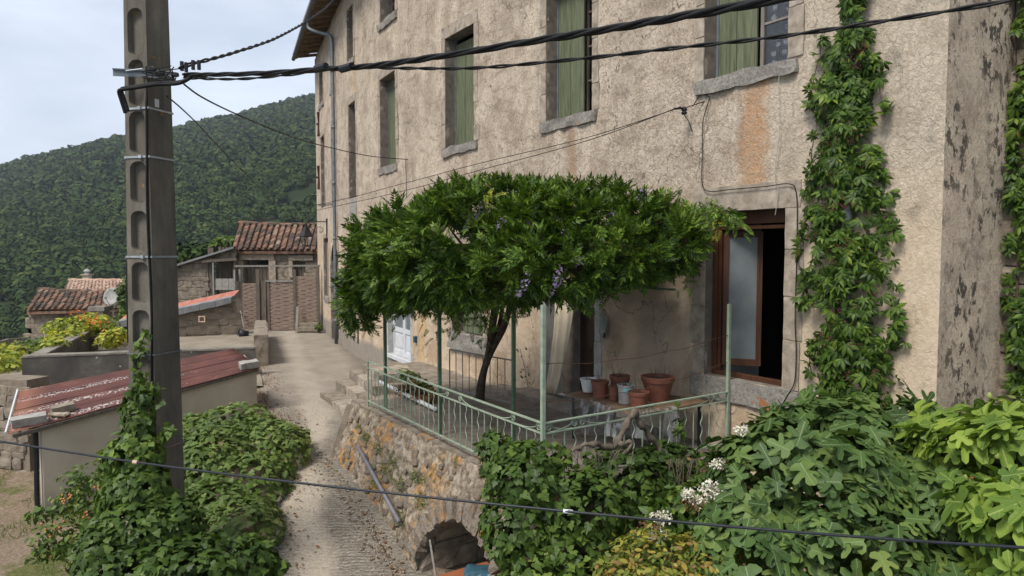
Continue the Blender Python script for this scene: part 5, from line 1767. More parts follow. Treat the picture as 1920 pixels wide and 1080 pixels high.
# ---------------- woven gate
TG = 29.4
gt = thing('woven_gate', P(520, 618, TG), 'brown woven-lath gate of three panels closing the end of the lane', 'gate')
def gx(px): return P(px, 560, TG).x
def gzz(py): return P(500, py, TG).z
zg0 = gzz(619)
for px, w_, top, dep in ((446, .22, 528, 0), (485, .16, 505, -.06), (494, .24, 527, .0), (554, .10, 505, -.05), (597, .10, 498, 0), (452.5, .08, 528, 0), (504, .10, 527, -.02)):
    k = MB(); za = gzz(top); k.rough(lambda u, v, w: Vector((gx(px) + w_ / 2 * u, TG + dep + .04 * v, (za + zg0) / 2 + (za - zg0) / 2 * w)), (2, 1, 8), .01, 3); k.build('gate_post', MAT['old_wood'], gt)
k = MB(); k.beam(P(440, 499, TG), P(600, 498, TG), .06, .07); k.build('top_beam', MAT['grey_wood'], gt)
k = MB(); k.beam(P(498, 527, TG - .06), P(550, 526.5, TG - .06), .05, .05); k.build('panel_cap', MAT['grey_iron'], gt)
for x0, x1, yt, yb, n in ((452, 482, 531, 618, 24), (506, 551, 529, 618, 25), (557, 594, 519, 606, 24)):
    for i in range(n):
        zz = gzz(yt) + (gzz(yb) - gzz(yt)) * (i + .5) / n; hh = (gzz(yt) - gzz(yb)) / n * .92; ph = i % 2
        k = MB()
        a, b = gx(x0), gx(x1)
        k.rough(lambda u, v, w: Vector(((a + b) / 2 + (b - a) / 2 * u, TG - .02 + .012 * math.sin(u * 4.7 + math.pi * ph) + .008 * v, zz + hh / 2 * w + .006 * math.sin(u * 3 + i))), (8, 1, 1), .006, 3)
        k.build('lath', MAT['woven_slat'], gt)
    for px in (x0 + 1, (x0 + x1) / 2, x1 - 1):
        k = MB(); k.tube([P(px, yt, TG), P(px, yb, TG)], .018, 5); k.build('stake', MAT['old_wood'], gt)
# low steps and leaning board at the right panel
gs = thing('gate_steps', P(578, 612, TG - .2), 'two low stone steps under the right panel of the woven gate', 'steps')
for i in range(2):
    k = MB(); a = P(577, 617 - i * 8, TG - .55 + .25 * i); k.rough(lambda u, v, w: a + Vector((.46 * u, .2 * v, .08 * w)), (5, 2, 2), .02, 4); k.build('step', MAT['rubble'], gs)
k = MB(); k.beam(P(558, 575, TG - .25), P(556, 621, TG - .6), .10, .03, (0, 1, 0)); k.build('leaning_board', MAT['grey_wood'], label='grey board leaning on the woven gate near its right panel', cat='board')
k = MB(); k.tube([P(451, 583, TG - .15), P(457, 612, TG - .7), P(455, 628, TG - 1.6)], .03, 6); k.build('leaning_pole', MAT['grey_wood'], label='weathered stake leaning on the left end of the woven gate', cat='stake')
# black bucket on its side
c = P(465, 628, 27.2); bk_ = thing('bucket', c, 'black plastic bucket lying on its side by the gate', 'bucket')
k = MB(); k.lathe((0, 0, 0), [(0, 0), (.15, 0), (.22, .36), (.205, .36), (.14, .02)], 16)
rot = Matrix.Rotation(R(80), 3, 'X') @ Matrix.Rotation(0, 3, 'Z'); rz = Matrix.Rotation(R(-60), 3, 'Z')
k.v = [tuple(c + rz @ (rot @ Vector(q))) for q in k.v]; k.build('bucket_body', MAT['black_rubber'], bk_, smooth=True)

# ---------------- coped garden wall (red top), two lengths
cw = thing('coped_wall', P(385, 632, 27), 'rendered garden wall with a sloping red and grey coping left of the gate', 'wall')
a, b = P(228, 640, 26.2), P(443, 632, 27.6)
zt0, zt1 = P(228, 612, 26.2).z, P(443, 565, 27.6).z
w, fn = wall_patch('wall_body', (a.x, a.y), (b.x, b.y), -.6, zt0, zt1, 'mortar', cw, .45, (), 31, (.5, .28))
A_, B_ = Vector((a.x, a.y, zt0)), Vector((b.x, b.y, zt1)); n_ = 7
for i in range(n_):
    p, q = A_.lerp(B_, i / n_), A_.lerp(B_, (i + 1) / n_ - .003)
    k = MB(); c = (p + q) / 2; d = (q - p) / 2
    k.rough(lambda u, v, w: c + d * u + Vector((.03 * v, .30 * v - .02, .16 + .12 * w + .09 * v)), (6, 3, 2), .02, 2.5); k.build('grey_coping', MAT['coping_grey'], cw)
    k = MB(); k.rough(lambda u, v, w: c + d * u + Vector((.02, .13 + .26 * v, .325 + .02 * w + .10 * v)), (6, 3, 1), .008, 2.5); k.build('red_coping', MAT['coping_red'], cw)
a_ = P(380, 598, 26.9); k = MB()
for dx, dz, sx_, sz_ in ((0, .10, .26, .04), (0, -.10, .26, .04), (-.11, 0, .04, .16), (.11, 0, .04, .16)): k.box((a_.x + dx, a_.y - .06, a_.z + dz), (sx_, .05, sz_))
k.build('vent_frame', MAT['new_tile'], cw, kind='stuff')

# low wall beside the lane
lw = thing('lane_wall', G(492, 680, -.2), 'short low stone wall between the yard and the lane', 'wall')
a, b = G(478, 690, -.2), G(504, 690, -.2)
P0_, P1_ = G(490, 686, -.2), Vector((-9.9, 27.0, -.2))
stw = random.Random(9)
nseg = 9
for i in range(nseg):
    p = P0_.lerp(P1_, i / nseg); q = P0_.lerp(P1_, (i + .97) / nseg); hh = .93 - .28 * i / nseg
    c = (p + q) / 2; d = (q - p) / 2; nn_ = Vector((d.y, -d.x, 0)).normalized()
    k = MB(); k.rough(lambda u, v, w: c + d * u + nn_ * .20 * v + Vector((0, 0, -.2 + hh / 2 + (hh / 2 + .2) * w - .0)), (4, 3, 5), .04, 3, .05); k.build('wall_block', MAT['rubble'], lw)

# ---------------- concrete basin parapet in front of the yard
bp = thing('concrete_parapet', P(200, 690, 17), 'dark grey concrete parapet wall round a terrace left of the pole', 'wall')
c1 = P(40, 668, 17.0); c2 = P(478, 662, 18.6); c3 = P(163, 617, 23.4)
ztp = c1.z
def pwall(a, b, th, z0, z1, nm):
    d = (b - a); d.z = 0; L = d.length; d.normalize(); n = Vector((-d.y, d.x, 0))
    k = MB(); k.rough(lambda u, v, w: Vector(((a.x + b.x) / 2, (a.y + b.y) / 2, 0)) + d * L / 2 * u + n * (th / 2 + th / 2 * v) + Vector((0, 0, (z0 + z1) / 2 + (z1 - z0) / 2 * w)), (24, 3, 8), .018, 2); k.build(nm, MAT['dark_concrete'], bp)
    k = MB(); k.rough(lambda u, v, w: Vector(((a.x + b.x) / 2, (a.y + b.y) / 2, 0)) + d * (L / 2 + .01) * u + n * (th / 2 + (th / 2 + .012) * v) + Vector((0, 0, z1 + .02 + .022 * w)), (24, 3, 1), .012, 2); k.build('coping', MAT['top_concrete'], bp)
pwall(c1, c2, .32, -2.6, ztp - .04, 'front_wall')
pwall(c3, c1 + Vector((0, .33, 0)), .32, -3.5, ztp - .04, 'side_wall')

# ---------------- red corrugated shed
shed = thing('red_roofed_shed', P(300, 820, 12.5), 'low cream shed with a rusty red corrugated roof behind the concrete pole', 'shed')
rL, rR, rTL, rTR = P(14, 814, 11.0), P(488, 689, 14.5), P(36, 733, 12.8), P(438, 653, 16.0)
def rp(u, v, o=0):
    p = rL.lerp(rR, u).lerp(rTL.lerp(rTR, u), v); return p + Vector((0, 0, o))
Lr = (rR - rL).length; Wr = (rTL - rL).length
for si in range(4):
    v0, v1 = si / 4, (si + 1) / 4 + (.02 if si < 3 else 0); nc = 22; nu = 16
    k = MB(); k.uv = []
    for i in range(nu + 1):
        for j in range(nc + 1):
            u = i / nu; v = v0 + (v1 - v0) * j / nc
            k.v.append(tuple(rp(u, v, .008 * math.sin(j / nc * math.pi * 2 * 5) + .008 * si * 0 + .006 * mnoise.noise(Vector((u * 6, v * 9, si))) + (.006 if (j == 0 and si) else 0))))
            k.uv.append((u * Lr, v * Wr))
    for i in range(nu):
        for j in range(nc):
            a = i * (nc + 1) + j; k.f.append((a, a + nc + 1, a + nc + 2, a + 1))
    o = k.build('roof_sheet', MAT['red_sheet'], shed, smooth=True)
    md = o.modifiers.new('s', 'SOLIDIFY'); md.thickness = .006
sw0, sw1 = rp(.105, .035, -.012), rp(.985, .03, -.012)
Sb = -1.25
d_ = (rTL - rL); d_.z = 0; d_.normalize()
bk0, bk1 = sw0 + d_ * 1.9, sw1 + d_ * 1.4
def swall(a, b, za, zb_, nm):
    dd = (b - a); dd.z = 0; n = Vector((-dd.y, dd.x, 0)).normalized() * .16
    k = MB(); k.hexa([(a.x, a.y, Sb), (b.x, b.y, Sb), (b.x + n.x, b.y + n.y, Sb), (a.x + n.x, a.y + n.y, Sb), (a.x, a.y, za), (b.x, b.y, zb_), (b.x + n.x, b.y + n.y, zb_), (a.x + n.x, a.y + n.y, za)]); k.build(nm, MAT['shed_plaster'], shed)
swall(sw0, sw1, sw0.z - .02, sw1.z - .02, 'front_wall'); swall(bk0, sw0 + d_ * .22, sw0.z + .15, sw0.z - .06, 'left_wall'); swall(sw1 + d_ * .01, bk1, sw1.z, sw1.z + .1, 'right_wall')
k = MB(); k.beam(rL + Vector((.05, .05, -.05)), rR + Vector((-.05, .0, -.05)), .05, .06); k.build('eave_board', MAT['old_wood'], shed)
k = MB(); k.tube([rL + Vector((-.03, 0, .02)), rTL + Vector((-.03, 0, .02))], .018, 6); k.build('white_edge_strip', MAT['white_paint'], shed)
# lower pipe & corner board at left corner
k = MB(); a = sw0 + Vector((-.09, -.02, -.05)); k.tube([a, Vector((a.x - .02, a.y, -1.4))], .04, 8); k.build('drain_pipe', MAT['black_rubber'], shed)
# concrete blocks on the roof
def rblock(px0, px1, py, hh, dd, label, nm='concrete_block', mat='block', v=.08, tilt=0):
    best = None
    def rooft(px, py):
        d = ray(px, py); n = (rR - rL).cross(rTL - rL); t = n.dot(rL - Vector((0, 0, CAMZ))) / n.dot(d); return Vector((0, 0, CAMZ)) + d * t
    a, b = rooft(px0, py[0]), rooft(px1, py[1]); dr = (b - a); L = dr.length; dr.normalize(); n = (rR - rL).cross(rTL - rL).normalized(); n = n if n.z > 0 else -n
    s_ = n.cross(dr); s_ = s_ if s_.dot(Vector((0, 1, 0))) > 0 else -s_
    k = MB(); c = (a + b) / 2
    k.rough(lambda u, v, w: c + dr * L / 2 * u + s_ * (dd / 2 + dd / 2 * v) + n * (hh / 2 + hh / 2 * w + .012), (8, 4, 4), .014, 8, .1)
    k.build(nm, MAT[mat], label=label, cat='block', group='blocks weighing down the red roof')
rblock(22, 90, (806, 793), .14, .20, 'grey hollow concrete block at the lowest corner of the red roof')
rblock(98, 143, (781, 771), .13, .18, 'rough grey stone block on the red roof near its left end', 'stone_block', 'rubble')
rblock(452, 487, (696, 690), .14, .20, 'pale concrete block at the upper right corner of the red roof')
k = MB(); k.uv = None
p = rp(.165, .10, .03); k.rough(lambda u, v, w: p + Vector((.16 * u, .10 * v, .03 * w)), (6, 5, 2), .03, 9, .4); k.build('broken_slate', MAT['granite'], label='broken flat stones beside the block on the red roof', cat='stones')

# rough stone wall at the far left under the roof
lw2 = thing('left_stone_wall', P(20, 800, 13.5), 'rough dark stone wall at the left edge beyond the shed', 'wall')
a, b = P(-260, 700, 14.6), P(52, 760, 13.6)
w, fn = wall_patch('wall_core', (a.x, a.y), (b.x, b.y), -2.0, .55, .62, 'rubble', lw2, .5, (), 41, (.34, .2))
k = MB(); k.beam(P(-220, 775, 14.0), P(40, 716, 14.2), .5, .06); k.build('flat_coping', MAT['coping_red'], lw2)

# ---------------- small stone house on the left with dish
TS = 33.0
sh = thing('small_stone_house', P(140, 620, TS), 'small stone cottage with an old red clay tile roof on the left', 'house')
def cx_(px): return P(px, 600, TS).x
w, fn = wall_patch('front_wall', (cx_(52), TS), (cx_(245), TS), -2.2, P(0, 583, TS).z, P(0, 583, TS).z, 'rubble', sh, .4, [(cx_(103) - cx_(52), cx_(120) - cx_(52), P(0, 614, TS).z + 2.2, P(0, 598, TS).z + 2.2)], 51, (.4, .22))
k = MB(); a = P(100, 597, TS - .05); b = P(122, 595, TS - .05); k.beam(a, b, .2, .12); k.build('window_lintel', MAT['old_wood'], sh)
k = MB(); k.quad(P(98, 618, TS + .9), P(125, 618, TS + .9), P(125, 592, TS + .9), P(98, 592, TS + .9)); k.build('shade_sheet', MAT['unlit_room_black'], sh)  # black sheet behind the window, painted as the shade indoors
a = P(52, 584, TS); k = MB(); k.hexa([(cx_(52), TS, -2.5), (cx_(52) + .3, TS, -2.5), (cx_(52) + .3, TS + 3, -2.5), (cx_(52), TS + 3, -2.5), (cx_(52), TS, a.z), (cx_(52) + .3, TS, a.z), (cx_(52) + .3, TS + 3, a.z + .8), (cx_(52), TS + 3, a.z + .8)]); k.build('gable_wall', MAT['mortar'], sh)
tiled_roof(sh, P(50, 582, TS - .3), P(246, 577, TS - .3), P(74, 546, TS + 2.2), P(246, 551, TS + 2.2), 17, 6, 'old_tile', wave=.03)
# chimney-like pillar and dish
pl = thing('stone_pillar', P(188, 600, 29), 'square stone gate pillar below the satellite dish', 'pillar')
a = P(178, 635, 29); b = P(199, 582, 29)
k = MB(); k.rough(lambda u, v, w: Vector(((a.x + b.x) / 2 + (b.x - a.x) / 2 * u, 29 + .24 * v, (a.z + b.z) / 2 + (b.z - a.z) / 2 * w)), (3, 3, 6), .02, 3); k.build('shaft', MAT['granite'], pl)
k = MB(); c = P(188.5, 578, 29); k.rough(lambda u, v, w: c + Vector((.34 * u, .32 * v, .09 * w)), (3, 3, 2), .015, 3); k.build('cap_stone', MAT['top_concrete'], pl)
dish = thing('satellite_dish', P(207, 575, 30.5), 'round grey satellite dish in front of the old tiled roof', 'satellite dish')
c = P(208, 556, 30.5); k = MB(); ax = Vector((-.15, -.95, .25)).normalized(); xx = ax.cross(Vector((0, 0, 1))).normalized(); yy = xx.cross(ax)
rings = 6; seg = 24; k.v.append(tuple(c + ax * -.10))
for r_ in range(1, rings + 1):
    rr = .38 * r_ / rings
    for i in range(seg):
        an = 2 * math.pi * i / seg; k.v.append(tuple(c + xx * rr * math.cos(an) + yy * rr * 1.05 * math.sin(an) + ax * (-.10 + .10 * (r_ / rings) ** 2)))
for i in range(seg): k.f.append((0, 1 + i, 1 + (i + 1) % seg))
for r_ in range(rings - 1):
    for i in range(seg):
        q = 1 + r_ * seg; i2 = (i + 1) % seg; k.f.append((q + i, q + seg + i, q + seg + i2, q + i2))
o = k.build('reflector', MAT['grey_pot'], dish, smooth=True); md = o.modifiers.new('s', 'SOLIDIFY'); md.thickness = .015
k = MB(); k.tube([c - yy * .38, c + ax * .32 - yy * .12], .014, 6); k.build('feed_arm', MAT['grey_iron'], dish)
k = MB(); k.tube([c + ax * .34 - yy * .14, c + ax * .26 - yy * .08], .035, 8); k.build('feed_head', MAT['grey_iron'], dish)
k = MB(); k.tube([c - ax * .12, c - ax * .12 - Vector((0, 0, .8))], .025, 8); k.build('mast', MAT['grey_iron'], dish)

# newer roof behind
TN_ = 46.0
nh = thing('new_roof_house', P(175, 545, TN_), 'house behind with a newer pale pink tile roof and small chimney', 'house')
tiled_roof(nh, P(121, 548, TN_), P(240, 548, TN_), P(130, 527, TN_ + 4), P(236, 527, TN_ + 4), 17, 8, 'new_tile', jit=.015)
k = MB(); a, b = P(124, 552, TN_ + .3), P(238, 552, TN_ + .3); k.hexa([(a.x, a.y, -6), (b.x, b.y, -6), (b.x, b.y + 6, -6), (a.x, a.y + 6, -6), (a.x, a.y, a.z + .1), (b.x, b.y, a.z + .1), (b.x, b.y + 6, a.z + .1), (a.x, a.y + 6, a.z + .1)]); k.build('wall', MAT['shed_plaster'], nh)
ch = P(163.5, 523, TN_ + 4.5)
k = MB(); k.box(ch, (.42, .42, .55)); k.build('chimney', MAT['shed_plaster'], nh)
k = MB(); k.box(ch + Vector((0, 0, .32)), (.62, .62, .08)); k.build('chimney_cap', MAT['shed_plaster'], nh)
k = MB(); k.lathe(ch + Vector((0, 0, .36)), [(.16, 0), (.14, .18), (.24, .2), (.10, .36), (0, .4)], 12); k.build('chimney_cowl', MAT['grey_pot'], nh)

# retaining kerb at far left
k = MB(); a, b = P(0, 645, 24), P(52, 636, 27); k.rough(lambda u, v, w: (a + b) / 2 + (b - a) / 2 * u + Vector((0, .25 * v, -.1 + .22 * w)), (8, 3, 3), .05, 2, .2); k.build('garden_kerb', MAT['rubble'], label='low curved stone kerb at the left edge beyond the parapet', cat='kerb')

# ---------------- wall lantern
s_, z_ = hit(614, 440)
ln = thing('wall_lantern', FP(s_, z_, .1), 'black wrought iron lantern on a scrolled bracket above the lane', 'lantern')
zb_ = P(620, 418, FP(s_, 0).y).z
nrm2 = (FP(s_, 0, 1) - FP(s_, 0, 0))
wl = FP(s_, zb_, .02)
tip = P(574, 418, wl.y - .35)
arm_d = (tip - wl); arm_d.z = 0; AL = arm_d.length; arm_d.normalize()
k = MB(); k.tube([wl + Vector((0, 0, .05)), wl + arm_d * AL + Vector((0, 0, .03))], .022, 6); k.build('arm', MAT['lamp_black'], ln)
k = MB(); k.box(wl + Vector((0, 0, -.30)), (.05, .05, .95)); k.build('back_bar', MAT['lamp_black'], ln)
pts = []
for i in range(26):
    t = i / 25; a = -.4 + t * 5.8; r_ = .17 * (1 - .62 * t); pts.append(wl + arm_d * (.26 + r_ * math.cos(a)) + Vector((0, 0, -.30 + r_ * math.sin(a))))
k = MB(); k.tube([wl + arm_d * AL * .85 + Vector((0, 0, 0)), wl + arm_d * .62 + Vector((0, 0, -.17)), wl + arm_d * .45 + Vector((0, 0, -.38))] + pts, .012, 5); k.build('scroll', MAT['lamp_black'], ln)
hd = wl + arm_d * AL + Vector((0, 0, -.02)); sc = wl.y * 1.0 / FPX
k = MB(); k.tube([hd, hd + Vector((0, 0, -.10))], .05, 8)
k.build('hanger', MAT['lamp_black'], ln)
rr = 11.5 * sc
k = MB(); k.lathe(hd + Vector((0, 0, -.10)), [(.05, 0), (rr * .55, -8 * sc), (rr * 1.15, -20 * sc), (rr * 1.05, -21 * sc)], 4); k.build('hood', MAT['lamp_black'], ln)
for i in range(4):
    a = math.pi / 2 * i; u = Vector((math.cos(a), math.sin(a), 0))
    t0_, t1_ = hd + Vector((0, 0, -.10 - 21 * sc)) + u * rr, hd + Vector((0, 0, -.10 - 37 * sc)) + u * rr * .62
    k = MB(); k.tube([t0_, t1_], .018, 5); k.build('cage_bar', MAT['lamp_black'], ln)
    a2 = math.pi / 2 * (i + 1); u2 = Vector((math.cos(a2), math.sin(a2), 0))
    k = MB(); k.quad(t0_, hd + Vector((0, 0, -.10 - 21 * sc)) + u2 * rr, hd + Vector((0, 0, -.10 - 37 * sc)) + u2 * rr * .62, t1_); k.build('pane', MAT['glass'], ln)
k = MB(); k.lathe(hd + Vector((0, 0, -.10 - 37 * sc)), [(rr * .66, .02), (rr * .66, -.01), (0, -.05)], 4); k.build('base_plate', MAT['lamp_black'], ln)
# ------------------------------------------------------------------ concrete pole
TPx = 8.0
pbase = P(302, 980, TPx); ptop = P(268, -60, TPx)
PX = (pbase.x + ptop.x) / 2; PY = TPx
z_bot, z_top = -1.9, 6.9
pole = thing('utility_pole', (PX, PY, z_bot), 'tall square concrete utility pole with recessed panels, ivy climbing its foot', 'pole')
# axes: recessed face looks left-front, plain face right-front
vray = Vector((PX, PY)).normalized()
aR = math.atan2(vray.y, vray.x)
n1 = Vector((math.cos(aR + math.pi + R(-44)), math.sin(aR + math.pi + R(-44)), 0))   # recessed face normal
n2 = Vector((-n1.y, n1.x, 0))                                                         # plain face normal
if n1.x > 0: n1, n2 = n2, n1
def lerp(a, b, t): return a + (b - a) * t
def axis(z):
    # the pole stands very slightly off plumb, as in the photograph
    return Vector((PX + .004 * (z - 3), PY, z))
def hw1(z): return lerp(.205, .150, (z + 1) / 7.5)   # half width across the recessed face
def hw2(z): return lerp(.215, .165, (z + 1) / 7.5)   # half depth (width of the plain face)
def pp(u, v, z): # u along n2 (across recessed face), v along n1 (outwards of recessed face)
    return axis(z) + n2 * hw1(z) * u + n1 * hw2(z) * v
mb = MB()
cells = [(y0, y1) for y0, y1 in ((-75, -3), (24, 112), (119, 205), (214, 293), (306, 384), (397, 472), (491, 568), (579, 653), (664, 760), (772, 860), (872, 960))]
def zpx(y): return P(270, y, TPx).z
cz = sorted([(zpx(b), zpx(a)) for a, b in cells])
for sgn in (1, -1):
    # recessed faces front and back
    zs = [z_bot]
    for a, b in cz: zs += [a, b]
    zs.append(z_top)
    U0, U1 = -.66, .66
    def q(u, z, v=1): return pp(u, v * sgn, z)
    def face(a, b, c, d):
        (mb.quad(a, b, c, d) if sgn > 0 else mb.quad(d, c, b, a))
    prev = z_bot
    for a, b in cz:
        face(q(-1, prev), q(1, prev), q(1, a), q(-1, a))
        # side strips
        # rounded-rectangle hole
        N = 5; rr_ = .10; ring = []
        w_ = hw1((a + b) / 2) * U1
        def rp_(cx, cz_, a0):
            for i in range(N + 1):
                t = a0 + math.pi / 2 * i / N; ring.append((cx + rr_ * math.cos(t), cz_ + rr_ * .8 * math.sin(t)))
        rp_(w_ - rr_, b - rr_ * .8, 0); rp_(-w_ + rr_, b - rr_ * .8, math.pi / 2); rp_(-w_ + rr_, a + rr_ * .8, math.pi); rp_(w_ - rr_, a + rr_ * .8, 1.5 * math.pi)
        def toU(x, z): return x / hw1(z)
        R_ = [(toU(x, z), z) for x, z in ring]; n = len(R_)
        outer = []
        for u, z in R_:
            # project on to the outer rectangle
            du, dz = u, (z - (a + b) / 2) / ((b - a) / 2)
            outer.append((u, z, du, dz))
        # build as polygons: corner fans
        corners = [(1, b), (-1, b), (-1, a), (1, a)]
        for c in range(4):
            for i in range(N):
                i0 = c * (N + 1) + i; mb_pts = [q(*corners[c]), q(*R_[i0]), q(*R_[i0 + 1])]
                if sgn > 0: mb.add([mb_pts[0], mb_pts[2], mb_pts[1]], [(0, 1, 2)])
                else: mb.add(mb_pts, [(0, 1, 2)])
            i1 = c * (N + 1) + N; i2 = (i1 + 1) % n; c2 = (c + 1) % 4
            face(q(*corners[c]), q(*corners[c2]), q(*R_[i2]), q(*R_[i1])) if False else mb.add([q(*corners[c]), q(*corners[c2]), q(*R_[i2]), q(*R_[i1])], [(0, 1, 2, 3)])
        dep = .60
        for i in range(n):
            j = (i + 1) % n
            mb.add([q(*R_[i]), q(*R_[j]), q(R_[j][0] * .93, lerp(R_[j][1], (a + b) / 2, .04), dep), q(R_[i][0] * .93, lerp(R_[i][1], (a + b) / 2, .04), dep)], [(0, 1, 2, 3)])
        mb.add([q(u * .93, lerp(z, (a + b) / 2, .04), dep) for u, z in R_], [tuple(range(n))])
        prev = b
    face(q(-1, prev), q(1, prev), q(1, z_top), q(-1, z_top))
nzp = 40
for sg in (1, -1):
    for i in range(nzp):
        za, zb_ = lerp(z_bot, z_top, i / nzp), lerp(z_bot, z_top, (i + 1) / nzp)
        pts_ = [pp(sg, -1, za), pp(sg, 1, za), pp(sg, 1, zb_), pp(sg, -1, zb_)]
        mb.add(pts_, [(0, 1, 2, 3)])
mb.quad(pp(-1, -1, z_top), pp(1, -1, z_top), pp(1, 1, z_top), pp(-1, 1, z_top))
mb.build('shaft', MAT['pole_concrete'], pole)
# straps
def strap(py, mat='galvanised', h=.022, tilt=0.0, lab=None, orange=False):
    z = zpx(py); k = MB(); e = 1.03
    ring = [(-e, e), (e, e), (e, -e), (-e, -e)]
    vs = []
    for u, v in ring: vs.append(pp(u, v, z + tilt * u)); 
    for u, v in ring: vs.append(pp(u, v, z + h + tilt * u))
    k.add(vs, [(0, 1, 5, 4), (1, 2, 6, 5), (2, 3, 7, 6), (3, 0, 4, 7)])
    o = k.build('strap', MAT[mat], pole, label=lab); md = o.modifiers.new('s', 'SOLIDIFY'); md.thickness = .008; md.offset = 1
    c = pp(.35, 1.06, z + h / 2); k = MB(); k.box(c, (.04, .04, .035), math.atan2(n2.y, n2.x)); k.build('buckle', MAT[mat], pole)
strap(211); strap(300); strap(483); strap(661, 'zinc', .014); strap(840, 'woven_slat', .014, .03, 'thin tan strap on the lower shaft')
# crossarm bracket and fittings
zc = zpx(136)
k = MB(); a = axis(zc) - n2 * .36 + n1 * .30; b = axis(zc) + n2 * .26 + n1 * .26
a = P(212, 136, TPx - .26); b = P(322, 141, TPx - .18)
k.beam(a, b, .012, .075); k.beam(a + Vector((0, 0, .037)), b + Vector((0, 0, .037)), .05, .012)
k.build('bracket', MAT['zinc'], pole, kind='stuff')
k = MB(); k.tube([P(236, 133, TPx - .27), P(268, 129, TPx - .28)], .008, 6); k.build('bolt', MAT['galvanised'], pole)
for px, py, s in ((283, 131, .05), (300, 138, .045), (318, 150, .05), (296, 150, .03), (328, 140, .035)):
    k = MB(); c = P(px, py, TPx - .33); k.rough(lambda u, v, w: c + Vector((s * 1.1 * u, s * .6 * v, s * .7 * w)), (3, 3, 3), .01, 20, .4); k.build('clamp', MAT['black_rubber'], pole)
# white tag
k = MB(); c = P(307, 197, TPx - .17); c = pp(1.02, .3, zpx(197)); k.box(c, (.055, .012, .09), math.atan2(n1.y, n1.x)); k.build('number_tag', MAT['white_paint'], pole)
# black conduit down the arris + loose cable loops
k = MB(); z_list = np.linspace(zpx(165), -1.2, 24)
k.tube([pp(.86 + .05 * math.sin(z * 3), 1.06 + .03 * math.sin(z * 2.1), z) for z in z_list], .014, 7); k.build('down_cable', MAT['cable_black'], pole, smooth=True)
k = MB(); k.tube([pp(-1.08, .9 + .05 * math.sin(z * 3), z) for z in np.linspace(zpx(480), zpx(640), 12)], .014, 6); k.build('side_cable', MAT['cable_black'], pole, smooth=True)
k = MB()
lp = [P(235, 212, TPx - .35), P(228, 190, TPx - .36), P(223, 172, TPx - .38), P(230, 168, TPx - .40), P(258, 164, TPx - .42), P(290, 159, TPx - .45), P(330, 157, TPx - .5), P(350, 150, TPx - .5), P(358, 141, TPx - .5)]
for dx in (0, .03):
    k = MB(); k.tube(spline([p + Vector((dx, 0, dx * .6)) for p in lp], 6), .020, 8); k.build('looped_cable', MAT['cable_black'], pole, smooth=True)
g = random.Random(4)
for i in range(7):
    k = MB(); pts = [P(g.uniform(262, 335), g.uniform(122, 158), TPx - .40 - .02 * i) for _ in range(4)]; k.tube(spline(pts, 6), .006, 5); k.build('tie', MAT['cable_black'], pole, smooth=True)

# ------------------------------------------------------------------ cables
def dens(path, n):
    L = [0]
    for a, b in zip(path, path[1:]): L.append(L[-1] + (b - a).length)
    out = []
    for i in range(n + 1):
        s = L[-1] * i / n; j = max(0, min(len(path) - 2, int(np.searchsorted(L, s) - 1))); f = (s - L[j]) / max(1e-9, L[j + 1] - L[j]); out.append(path[j].lerp(path[j + 1], max(0, min(1, f))))
    return out, L[-1]
def twisted(path, r, n, pitch, name, label, group=None, mat='cable_black', spread=1.0, wob=0):
    t_ = thing(name, path[0], label, 'cable', group)
    pts, L = dens(spline(path, 14), int(320))
    ph = 2 * math.pi / pitch
    for s_ in range(n):
        out = []
        for i, p in enumerate(pts):
            d = (pts[min(i + 1, len(pts) - 1)] - pts[max(i - 1, 0)]).normalized()
            x = d.cross(Vector((0, 0, 1))).normalized(); y = x.cross(d)
            a = ph * L * i / len(pts) + 2 * math.pi * s_ / n + .8 * math.sin(i * .05)
            rr = r * spread * (1.0 + .35 * mnoise.noise(Vector((i * .06, s_ * 5, 0))))
            out.append(p + x * rr * math.cos(a) + y * rr * math.sin(a))
        k = MB(); k.tube(out, r, 7); k.build('strand', MAT[mat], t_, smooth=True)
    return t_
def tp(l): return [P(a, b, c) for a, b, c in l]
twisted(tp([(345, 140, 7.55), (400, 140, 7.3), (500, 137, 6.9), (600, 130, 6.45), (700, 123, 6.0), (830, 105, 5.45), (1000, 77, 4.85), (1150, 53, 4.35), (1300, 27, 3.95), (1480, -6, 3.5), (1700, -55, 3.1)]), .0135, 3, .95, 'twisted_power_cable', 'thick twisted black power cable sweeping up to the right across the first floor windows')
twisted(tp([(345, 146, 7.6), (450, 148, 7.3), (560, 138, 7.0), (640, 127, 6.8), (760, 128, 6.4), (900, 127, 6.0), (1100, 109, 5.4), (1250, 92, 5.0), (1480, 66, 4.6), (1700, 33, 4.2), (1900, 0, 3.9), (2050, -30, 3.7)]), .0085, 2, .55, 'twin_cable', 'thinner twisted black cable running below the thick one to the top right corner')
twisted(tp([(335, 128, 7.6), (365, 118, 7.7), (390, 112, 7.9), (440, 98, 8.7), (520, 70, 10.5), (590, 30, 13.0), (625, 0, 15), (660, -50, 17)]), .0115, 2, .5, 'roof_cable', 'twisted black cable climbing from the pole to the far eave')
for px, py in ((362, 122), (373, 122), (341, 124), (349, 126)):
    k = MB(); c = P(px, py, 7.62); k.tube([c + Vector((0, 0, .05)), c - Vector((0, 0, .05))], .02, 7); k.build('cable_clamp', MAT['black_rubber'], label={362: 'small black clamp on the roof cable, second from the far end of its row', 373: 'small black clamp on the roof cable, farthest from the pole', 341: 'small black clamp on the roof cable, nearest to the pole', 349: 'small black clamp on the roof cable, second from the pole'}[px], cat='clamp', group='clamps on the roof cable')
